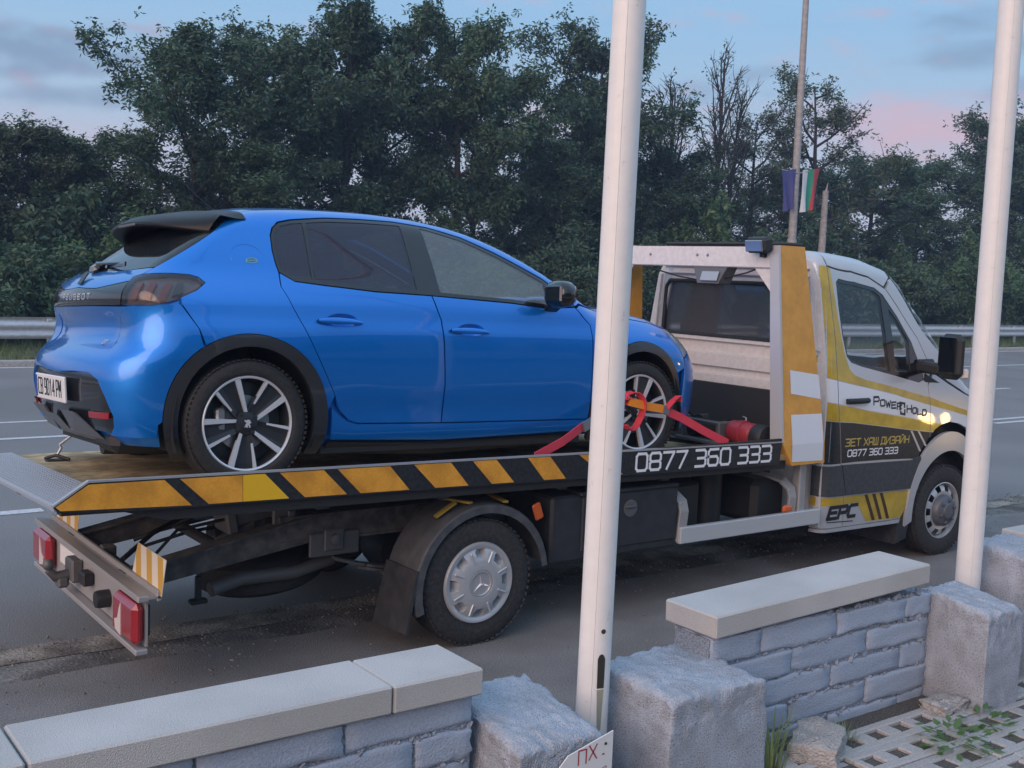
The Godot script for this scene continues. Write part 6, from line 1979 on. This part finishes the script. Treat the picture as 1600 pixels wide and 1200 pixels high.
# ---------- straps holding the car ----------
func ribbon(mb: MB, pts: Array, w: Vector3, thick := .003) -> void:
	for i in pts.size() - 1:
		var a: Vector3 = pts[i]; var b: Vector3 = pts[i + 1]
		var d := (b - a).normalized()
		var s := w.slide(d).normalized() * w.length() * .5
		var nn := d.cross(s).normalized() * thick
		mb.hexa([a - s - nn, b - s - nn, b + s - nn, a + s - nn, a - s + nn, b - s + nn, b + s + nn, a + s + nn])
func build_straps() -> void:
	var s := thing("ratchet_strap", "red ratchet strap with orange handle looped over the car's front wheel", "strap")
	s.position = Vector3(1.1, 1.2, .90)
	var o := -s.position
	var mb := MB.new()
	var up := Vector3(0, .05, 0)
	ribbon(mb, [o + Vector3(.33, 1.03, 1.0), o + Vector3(.55, 1.10, .97), o + Vector3(.74, 1.175, .92)], up)
	add(mb, "webbing", M.strap_red, s)
	mb = MB.new()
	ribbon(mb, [o + Vector3(.72, 1.165, .935), o + Vector3(.84, 1.215, .925)], up * 1.1, .008)
	mb.tube([o + Vector3(.80, 1.23, .93), o + Vector3(.73, 1.15, .935)], .010, .008, 6)
	add(mb, "ratchet", M.steel, s)
	mb = MB.new()
	ribbon(mb, [o + Vector3(.84, 1.215, .925), o + Vector3(1.0, 1.29, .92), o + Vector3(1.06, 1.31, .92)], up)
	add(mb, "webbing", M.strap_red, s)
	mb = MB.new()
	ribbon(mb, [o + Vector3(1.36, 1.245, .92), o + Vector3(1.5, 1.19, .94), o + Vector3(1.68, 1.10, .97), o + Vector3(1.86, 1.02, 1.0)], up)
	add(mb, "webbing", M.strap_red, s)
	mb = MB.new()
	# slack loops in front of the wheel
	var lp := []
	for i in 15:
		var a := lerpf(2.3, -2.4, i / 14.0)
		lp.append(o + Vector3(1.10 + cos(a) * .085, 1.245 + sin(a) * .115, .93 + .015 * sin(a * 2.0)))
	ribbon(mb, lp, Vector3(.01, 0, .045))
	lp = []
	for i in 9:
		var a := lerpf(1.2, 3.4, i / 8.0)
		lp.append(o + Vector3(1.06 + cos(a) * .10, 1.235 + sin(a) * .09, .925))
	ribbon(mb, lp, Vector3(.01, 0, .045))
	add(mb, "webbing_loop", M.strap_red, s)
	mb = MB.new()
	ribbon(mb, [o + Vector3(1.38, 1.25, .93), o + Vector3(1.43, 1.30, .935), o + Vector3(1.475, 1.325, .93), o + Vector3(1.485, 1.29, .93)], Vector3(0.01, .01, .045))
	add(mb, "webbing", M.strap_red, s)
	mb = MB.new()
	ribbon(mb, [o + Vector3(1.07, 1.305, .935), o + Vector3(1.22, 1.27, .935), o + Vector3(1.345, 1.25, .93)], Vector3(0, .05, 0), .012)
	add(mb, "ratchet_handle", M.strap_orange, s)
	mb = MB.new()
	ribbon(mb, [o + Vector3(1.335, 1.25, .93), o + Vector3(1.40, 1.235, .93)], Vector3(0, .05, 0), .008)
	add(mb, "buckle", M.steel, s)
	var h := thing("tie_down_hook", "thin pale tie-down line from the deck ring up to the car's rear bumper", "strap")
	h.position = Vector3(-1.80, .905, -.62)
	mb = MB.new()
	mb.tube([Vector3(0, .01, 0), Vector3(.03, .06, -.01), Vector3(.02, .08, .0), Vector3(.10, .16, .06), Vector3(.16, .24, .12)], .008, .008, 6)
	add(mb, "line", M.alu_sheet, h)
	mb = MB.new()
	mb.tube([Vector3(-.05, .0, -.04), Vector3(.0, .02, 0), Vector3(.06, .0, .05)], .010, .010, 6)
	mb.box(Vector3(0, -.008, 0), Vector3(.11, .012, .06), Basis.IDENTITY, .003)
	add(mb, "deck_ring", M.dark_steel, h)

# ---------- low building, unseen and added behind the camera for paint and windows to mirror ----------
func build_house() -> void:
	var h := thing("added_building", "unseen low cream building with a dark flat roof, added behind the camera for reflections", "building")
	h.position = Vector3(0, .28, 21.0)
	var mb := MB.new()
	mb.bx(-17.0, 21.0, 0, 4.6, 0, 9.0)
	add(mb, "wall", M.house_wall, h)
	mb = MB.new(); mb.bx(-18.2, 22.2, 4.6, 5.15, -1.6, 9.6, .05)
	add(mb, "roof", M.dark_steel, h)
	for i in 9:
		mb = MB.new(); mb.bx(-15.5 + i * 4.0, -12.9 + i * 4.0, 1.0, 3.3, -.06, .02, .02)
		var w := add(mb, "window", M.house_frame, h)
		mb = MB.new(); mb.bx(-15.4 + i * 4.0, -14.25 + i * 4.0, 1.1, 3.2, -.075, -.05); mb.bx(-14.15 + i * 4.0, -13.0 + i * 4.0, 1.1, 3.2, -.075, -.05)
		add(mb, "pane", M.house_pane, w)

# ---------- the twin lit garden lamp whose two glints show on the truck's door and wing ----------
func build_lantern() -> void:
	var o := thing("garden_lamp", "low garden lamp with two lit warm globes, in the yard outside the frame", "lamp")
	o.position = Vector3(14.2, .28, 7.46)
	var mb := MB.new()
	mb.tube([Vector3(0, 0, 0), Vector3(0, .20, 0)], .03, .03, 10)
	mb.tube([Vector3(-.22, .16, .14), Vector3(0, .13, 0), Vector3(.24, .16, -.14)], .02, .02, 8)
	add(mb, "post", M.dark_steel, o)
	for q in [Vector3(-.22, .28, .14), Vector3(.24, .28, -.14)]:
		mb = MB.new()
		mb.lathe([Vector2(.0, -.18), Vector2(.09, -.156), Vector2(.156, -.09), Vector2(.18, 0), Vector2(.156, .09), Vector2(.09, .156), Vector2(0, .18)], 24, Transform3D(Basis.IDENTITY, q))
		add(mb, "lamp_globe", M.lamp_glow, o)
		var l := OmniLight3D.new()
		l.name = "globe_light"
		l.light_color = Color(1.0, .72, .38)
		l.light_energy = .35
		l.light_size = .16
		l.omni_range = 40.0
		l.omni_attenuation = 2.0
		l.shadow_enabled = true
		l.position = q
		o.add_child(l, true)
# ---------- light, sky, materials ----------
func build_sky() -> Sky:
	var W := 2048; var Hh := 1024
	var im := Image.create(W, Hh, false, Image.FORMAT_RGBF)
	var nz := FastNoiseLite.new(); nz.seed = 4; nz.frequency = 1.0; nz.fractal_octaves = 5; nz.fractal_gain = .55
	var el := [-90, 0, 4, 8, 12, 18, 35, 90]
	var cb := [Vector3(.18, .18, .20), Vector3(.46, .47, .56), Vector3(.44, .48, .58), Vector3(.34, .46, .61), Vector3(.265, .44, .64), Vector3(.27, .46, .68), Vector3(.38, .58, .82), Vector3(.46, .66, .92)]
	# [bearing, height, width, thickness, strength] in degrees
	var banks := [[12.5, 9.0, 8.0, 1.2, 1.0], [17.0, 7.3, 6.0, .6, .8], [-25.0, 12.0, 14.0, 1.6, .8], [56.6, 12.0, 2.6, .6, .75], [57.6, 10.6, 3.4, .75, .75], [60.0, 9.0, 2.6, .8, .7], [95.0, 11.0, 14.0, 1.4, .7], [170.0, 14.0, 20.0, 2.0, .7], [-110.0, 9.0, 22.0, 1.2, .6]]
	var veils := [[56.0, 7.3, 7.5, 1.5, .62], [38.0, 7.4, 7.0, 1.0, .35], [80.0, 8.0, 12.0, 2.0, .7], [14.0, 5.2, 6.0, 1.2, .22], [-60.0, 7.0, 25.0, 2.5, .5], [120.0, 7.0, 18.0, 2.0, .5]]
	for y in Hh:
		var e := 90.0 - 180.0 * (y + .5) / Hh
		var i := 0
		while i < el.size() - 2 and e > el[i + 1]: i += 1
		var base: Vector3 = cb[i].lerp(cb[i + 1], clampf((e - el[i]) / (el[i + 1] - el[i]), 0, 1))
		if e < 0.0: base = Vector3(.25, .26, .28)
		for x in W:
			var c := base
			if e > -1.0 and e < 62.0:
				var a := TAU * ((x + .5) / W)               # panorama angle; the left edge looks to -z, a quarter in to +x
				var d := Vector3(sin(a) * cos(deg_to_rad(e)), sin(deg_to_rad(e)), -cos(a) * cos(deg_to_rad(e)))
				# afterglow round the sunken sun, to the left of the photograph
				var w := maxf(0.0, d.dot(Vector3(-.93, .10, .36).normalized()))
				c += Vector3(1.75, 1.20, .85) * pow(w, 3.0) * exp(-maxf(e, 0.0) / 30.0)
				# flat grey cloud streaks, thin everywhere and gathered in a few banks
				var az := rad_to_deg(atan2(d.x, -d.z))
				var k := 1.0 / (d.y + .16)
				var s := nz.get_noise_2d(d.x * k + 3.0, d.z * k + 8.2)
				var t := nz.get_noise_2d(az * .12 - 5.0, e * .55)
				var u := nz.get_noise_2d(az * .35 + 40.0, e * 1.3)
				var cl := smoothstep(.16, .5, s * .8 + t * .3) * smoothstep(.5, 5.0, e) * (1.0 - smoothstep(30.0, 60.0, e)) * .6
				for b in banks:
					var g := exp(-pow((az - b[0]) / b[2], 2.0) - pow((e - b[1] - .04 * (az - b[0])) / b[3], 2.0))
					cl = maxf(cl, smoothstep(.22, .90, g + t * .5 + u * .40) * b[4])
				c = c.lerp(Vector3(.19, .27, .40), cl * .80)
				# rosy veils low in the sky
				for b in veils:
					var g := exp(-pow((az - b[0]) / b[2], 2.0) - pow((e - b[1]) / b[3], 2.0))
					c = c.lerp(Vector3(.62, .37, .42), smoothstep(.05, 1.1, g + t * .35 + u * .25) * b[4])
			im.set_pixel(x, y, Color(c.x, c.y, c.z))
	var sm := PanoramaSkyMaterial.new()
	sm.panorama = ImageTexture.create_from_image(im)
	var s := Sky.new()
	s.sky_material = sm
	return s

func build_materials() -> void:
	mat("car_paint", lin(.0003, .195, .69), .36, .55, 1.0)
	mat("gloss_black", lin(.010, .010, .012), .12, 0, .6)
	mat("black_plastic", lin(.017, .018, .020), .55)
	mat("arch_plastic", lin(.026, .027, .031), .28, 0, .5)
	mat("spoiler_black", lin(.012, .012, .014), .4)
	M.spoiler_black.metallic_specular = .35
	mat("grey_plastic", lin(.10, .105, .115), .4)
	glassy("tint_glass", lin(.028, .033, .060), .85)
	glassy("car_glass", lin(.34, .43, .47), .28)  # pale tint: slight dust, and reflected sky put into the colour
	glassy("rear_glass", lin(.02, .025, .03), .72)
	glassy("rear_glass_cab", lin(.08, .10, .13), .6)
	glassy("clear_glass", lin(.03, .04, .045), .15)
	glassy("smoke_lens", lin(.03, .026, .03), .35)
	mat("lamp_dark", lin(.20, .16, .165), .25, .3)
	mat("lamp_red", lin(.20, .07, .07), .2)
	mat("lamp_clear", lin(.05, .05, .06), .2)
	mat("lamp_red_gloss", lin(.30, .012, .020), .12, 0, .8)
	mat("lens_pale", lin(.62, .55, .54), .25)
	mat("lamp_amber", lin(.65, .13, .03), .3)
	mat("head_lens", lin(.35, .38, .42), .08, .2, .8)
	mat("mirror", lin(.75, .78, .80), .04, 1.0)
	mat("mirror_dark", lin(.10, .11, .13), .05, 1.0)
	mat("badge_green", lin(.25, .45, .40), .25, .5)
	mat("cut_alloy", lin(.70, .73, .78), .32, .4)
	mat("dark_rim", lin(.030, .033, .040), .38, .2)
	mat("steel", lin(.35, .36, .38), .35, .8)
	mat("steel_dull", lin(.14, .14, .145), .6, .4)
	mat("silver", lin(.6, .6, .62), .3, .6)
	mat("silver_worn", lin(.42, .43, .45), .45, .4)
	mat("plate_white", lin(.72, .73, .74), .35)
	mat("plate_cream", lin(.72, .66, .56), .4)
	mat("ink", lin(.012, .014, .02), .5)
	mat("ink_white", lin(.80, .81, .84), .4)
	mat("ink_gold", lin(.55, .42, .10), .4)
	mat("eu_blue", lin(.02, .06, .35), .4)
	mat("cloth_dark", lin(.06, .063, .07), .9)
	mat("cloth_grey", lin(.20, .20, .20), .9)
	rough_mat("tyre", lin(.016, .016, .017), lin(.030, .029, .029), .75, 3.0, .02, .15, 60)
	rough_mat("tyre_dusty", lin(.020, .020, .021), lin(.042, .041, .041), .8, 3.0, .02, .2, 61)
	mat("trim_silver", lin(.50, .52, .55), .33, .35)
	mat("trim_star", lin(.62, .63, .66), .25, .6)
	mat("hub_grey", lin(.12, .13, .15), .5, .3)
	rough_mat("deck_wood", lin(.40, .31, .17), lin(.66, .53, .31), .8, .6, .03, .2, 70, .5, Color(.72, .72, .72), Color(1, 1, 1))
	mat("alu_sheet", lin(.48, .50, .54), .42, .55)
	mat("bar_alu", lin(.36, .355, .36), .5, .35)
	mat("guard_alu", lin(.50, .53, .56), .4, .2)
	rough_mat("decal_black", lin(.012, .013, .016), lin(.026, .027, .030), .45, 2.0, .03, 0, 91)
	mat("lamp_mirror", lin(.52, .48, .46), .12, .9)
	rough_mat("decal_orange", lin(.74, .335, .034), lin(.81, .38, .044), .45, 2.0, .05, 0, 80, 1.3, Color(.88, .87, .86), Color(1, 1, 1))
	mat("tape_yellow", lin(.78, .47, .02), .4)
	mat("decal_orange_dull", lin(.55, .33, .05), .5)
	rough_mat("post_orange", lin(.68, .33, .055), lin(.74, .37, .068), .4, 1.0, .03, 0, 82, .9, Color(.94, .94, .93), Color(1, 1, 1))
	mat("decal_white", lin(.70, .74, .80), .35, 0, .7)
	rough_mat("cab_white", lin(.62, .61, .61), lin(.70, .69, .69), .4, .9, .04, 0, 90)
	mat("cab_silver", lin(.50, .52, .55), .3, .25, .7)
	rough_mat("cab_yellow", lin(.54, .37, .022), lin(.60, .415, .028), .32, 1.0, .03, 0, 83, .9, Color(.88, .88, .87), Color(1, 1, 1))
	M.cab_yellow.clearcoat_enabled = true
	M.cab_yellow.clearcoat = .8
	M.cab_yellow.clearcoat_roughness = .03
	mat("bar_brown", lin(.055, .025, .015), .5)
	rough_mat("mould_grey", lin(.042, .046, .055), lin(.06, .065, .075), .6, 2.0, .02, 0, 84)
	rough_mat("guard_grey", lin(.050, .054, .062), lin(.085, .088, .095), .65, 1.5, .012, .2, 85)
	rough_mat("flap_black", lin(.020, .022, .026), lin(.040, .042, .048), .7, 1.5, .012, .3, 86)
	rough_mat("box_black", lin(.020, .022, .027), lin(.030, .033, .040), .5, 1.5, .012, 0, 87)
	mat("dark_steel", lin(.022, .022, .024), .6)
	rough_mat("chassis_grey", lin(.055, .055, .058), lin(.13, .125, .12), .7, 1.5, .012, .2, 88)
	mat("stay_yellow", lin(.32, .22, .03), .6)
	mat("ram_beige", lin(.38, .34, .28), .5)
	mat("winch_red", lin(.33, .03, .045), .45)
	mat("blue_plastic", lin(.03, .12, .32), .4)
	# place
	rough_mat("asphalt", lin(.14, .143, .15), lin(.29, .292, .297), .95, 1.3, .13, .35, 1, .06, Color(.92, .92, .92), Color(1, 1, 1))
	rough_mat("asphalt_near", lin(.135, .131, .131), lin(.30, .292, .290), .95, 1.4, .14, .40, 2, .35, Color(.91, .91, .91), Color(1, 1, 1))
	rough_mat("gutter", lin(.26, .235, .205), lin(.36, .33, .29), .9, 1.6, .03, .5, 3, .5, Color(.6, .6, .6), Color(1, 1, 1))
	rough_mat("gutter_dark", lin(.17, .165, .16), lin(.25, .24, .23), .9, 1.8, .03, .5, 4, .4, Color(.65, .65, .65), Color(1, 1, 1))
	rough_mat("line_paint", lin(.45, .47, .50), lin(.62, .63, .65), .7, 1.2, .03, .1, 5)
	rough_mat("kerb", lin(.30, .29, .29), lin(.42, .41, .40), .85, 1.0, .03, .3, 6)
	rough_mat("verge", lin(.075, .072, .05), lin(.17, .155, .12), .95, .5, .02, 1.5, 7)
	rough_mat("earth", lin(.05, .06, .035), lin(.09, .09, .06), .95, .2, .02, 0, 8)
	rough_mat("soil", lin(.07, .065, .06), lin(.17, .16, .145), .95, 3.0, .05, .8, 9)
	rough_mat("paver", lin(.34, .34, .35), lin(.46, .455, .45), .9, 3.0, .05, .35, 10)
	rough_mat("paver_b", lin(.30, .30, .31), lin(.42, .415, .41), .9, 3.0, .05, .35, 11)
	rough_mat("wall_paint", lin(.31, .37, .47), lin(.385, .45, .555), .75, 3.0, .05, .22, 12)
	rough_mat("wall_paint_b", lin(.28, .34, .44), lin(.36, .425, .53), .75, 3.2, .05, .25, 13)
	rough_mat("mortar", lin(.20, .23, .28), lin(.36, .41, .49), .95, 3.0, .05, .8, 14)
	rough_mat("coping", lin(.46, .455, .445), lin(.54, .53, .52), .85, 2.4, .10, .18, 15, .35, Color(.93, .93, .93), Color(1, 1, 1))
	rough_mat("plinth_concrete", lin(.38, .41, .46), lin(.56, .60, .66), .92, 2.0, .10, .8, 16, 1.6, Color(.93, .92, .91), Color(1, 1, 1))
	M.plinth_concrete.albedo_texture = noise_tex(.10, 4, 16, 512, [[.0, lin(.15, .16, .18)], [.22, lin(.24, .27, .31)], [.32, lin(.37, .42, .50)], [.75, lin(.44, .495, .58)], [1.0, lin(.52, .57, .64)]])
	rough_mat("stone", lin(.38, .38, .38), lin(.52, .51, .50), .9, 4.0, .03, 1.5, 17)
	rough_mat("pole_white", lin(.74, .735, .73), lin(.80, .795, .79), .38, 1.0, .05, 0, 18)
	M.pole_white.albedo_texture = noise_tex(.03, 5, 18, 512, [[.0, lin(.50, .49, .46)], [.09, lin(.66, .65, .63)], [.15, lin(.75, .745, .74)], [1.0, lin(.80, .795, .79)]])
	mat("rust_dark", lin(.03, .032, .025), .8)
	mat("rust_pale", lin(.30, .31, .25), .7)
	mat("sign_red", lin(.42, .05, .06), .5)
	mat("sign_red_dark", lin(.20, .05, .07), .5)
	rough_mat("galvanised", lin(.42, .44, .47), lin(.52, .54, .56), .42, .8, .02, 0, 19)
	M.galvanised.metallic = .45
	rough_mat("lamp_steel", lin(.24, .235, .24), lin(.34, .33, .33), .6, .6, .02, .2, 20)
	rough_mat("pale_wood", lin(.26, .24, .23), lin(.40, .37, .35), .9, .8, .02, .8, 21)
	mat("flag_blue", lin(.07, .07, .22), .8); mat("flag_white", lin(.65, .66, .68), .8); mat("flag_green", lin(.03, .25, .16), .8); mat("flag_red", lin(.42, .05, .06), .8)
	mat("strap_red", lin(.62, .045, .075), .7); mat("strap_orange", lin(.85, .27, .02), .5)
	mat("house_wall", lin(.34, .31, .27), .8); mat("house_frame", lin(.12, .09, .07), .6); mat("house_pane", lin(.02, .025, .03), .08)
	var lg := mat("lamp_glow", lin(.9, .75, .45), .4)
	lg.emission_enabled = true; lg.emission = lin(1.0, .62, .22); lg.emission_energy_multiplier = 20.0
	mat("bark", lin(.040, .038, .036), .95)
	for q in [["leaf_a", .062, .115, .074], ["leaf_b", .080, .140, .082], ["leaf_c", .090, .122, .078], ["leaf_d", .085, .160, .070], ["grass", .085, .105, .040], ["weed", .05, .12, .035], ["weed_dry", .16, .19, .08]]:
		var m := mat(q[0], lin(q[1], q[2], q[3]), .6)
		m.backlight_enabled = true
		m.backlight = lin(.35, .45, .2)
		if String(q[0]).begins_with("leaf"): m.vertex_color_use_as_albedo = true

func _ready() -> void:
	rng.seed = 77
	# camera: standing on the pavement behind the low wall
	var cam := Camera3D.new()
	cam.name = "camera"
	cam.fov = rad_to_deg(2.0 * atan(600.0 / 1790.0))
	cam.near = .05
	cam.far = 2000.0
	cam.position = Vector3(-3.502, 2.041, 5.98)
	cam.basis = Basis(Vector3.UP, -.633) * Basis(Vector3.RIGHT, -.097) * Basis(Vector3.BACK, .039)
	add_child(cam)
	cam.current = true
	var we := WorldEnvironment.new()
	we.name = "environment"
	var env := Environment.new()
	env.background_mode = Environment.BG_SKY
	env.sky = build_sky()
	env.ambient_light_source = Environment.AMBIENT_SOURCE_SKY
	env.tonemap_mode = Environment.TONE_MAPPER_LINEAR
	env.tonemap_exposure = 1.25
	env.fog_enabled = true
	env.fog_density = .0016
	env.fog_light_color = Color(.62, .74, .90)
	env.sdfgi_enabled = true
	env.ssao_enabled = true
	env.ssil_enabled = true
	we.environment = env
	add_child(we)
	var sun := DirectionalLight3D.new()
	sun.name = "afterglow"
	sun.light_color = Color(1.0, .82, .70)
	sun.light_energy = .5
	sun.light_angular_distance = 50.0
	sun.shadow_enabled = true
	sun.look_at_from_position(Vector3(-9.3, 4.0, 3.0), Vector3.ZERO)
	add_child(sun)
	build_materials()
	var t0 := Time.get_ticks_msec()
	build_road()
	build_foreground()
	print("ground ", Time.get_ticks_msec() - t0); t0 = Time.get_ticks_msec()
	build_truck()
	print("truck ", Time.get_ticks_msec() - t0); t0 = Time.get_ticks_msec()
	build_car()
	print("car ", Time.get_ticks_msec() - t0); t0 = Time.get_ticks_msec()
	build_straps()
	build_house()
	build_lantern()
	build_trees()
	print("trees ", Time.get_ticks_msec() - t0)
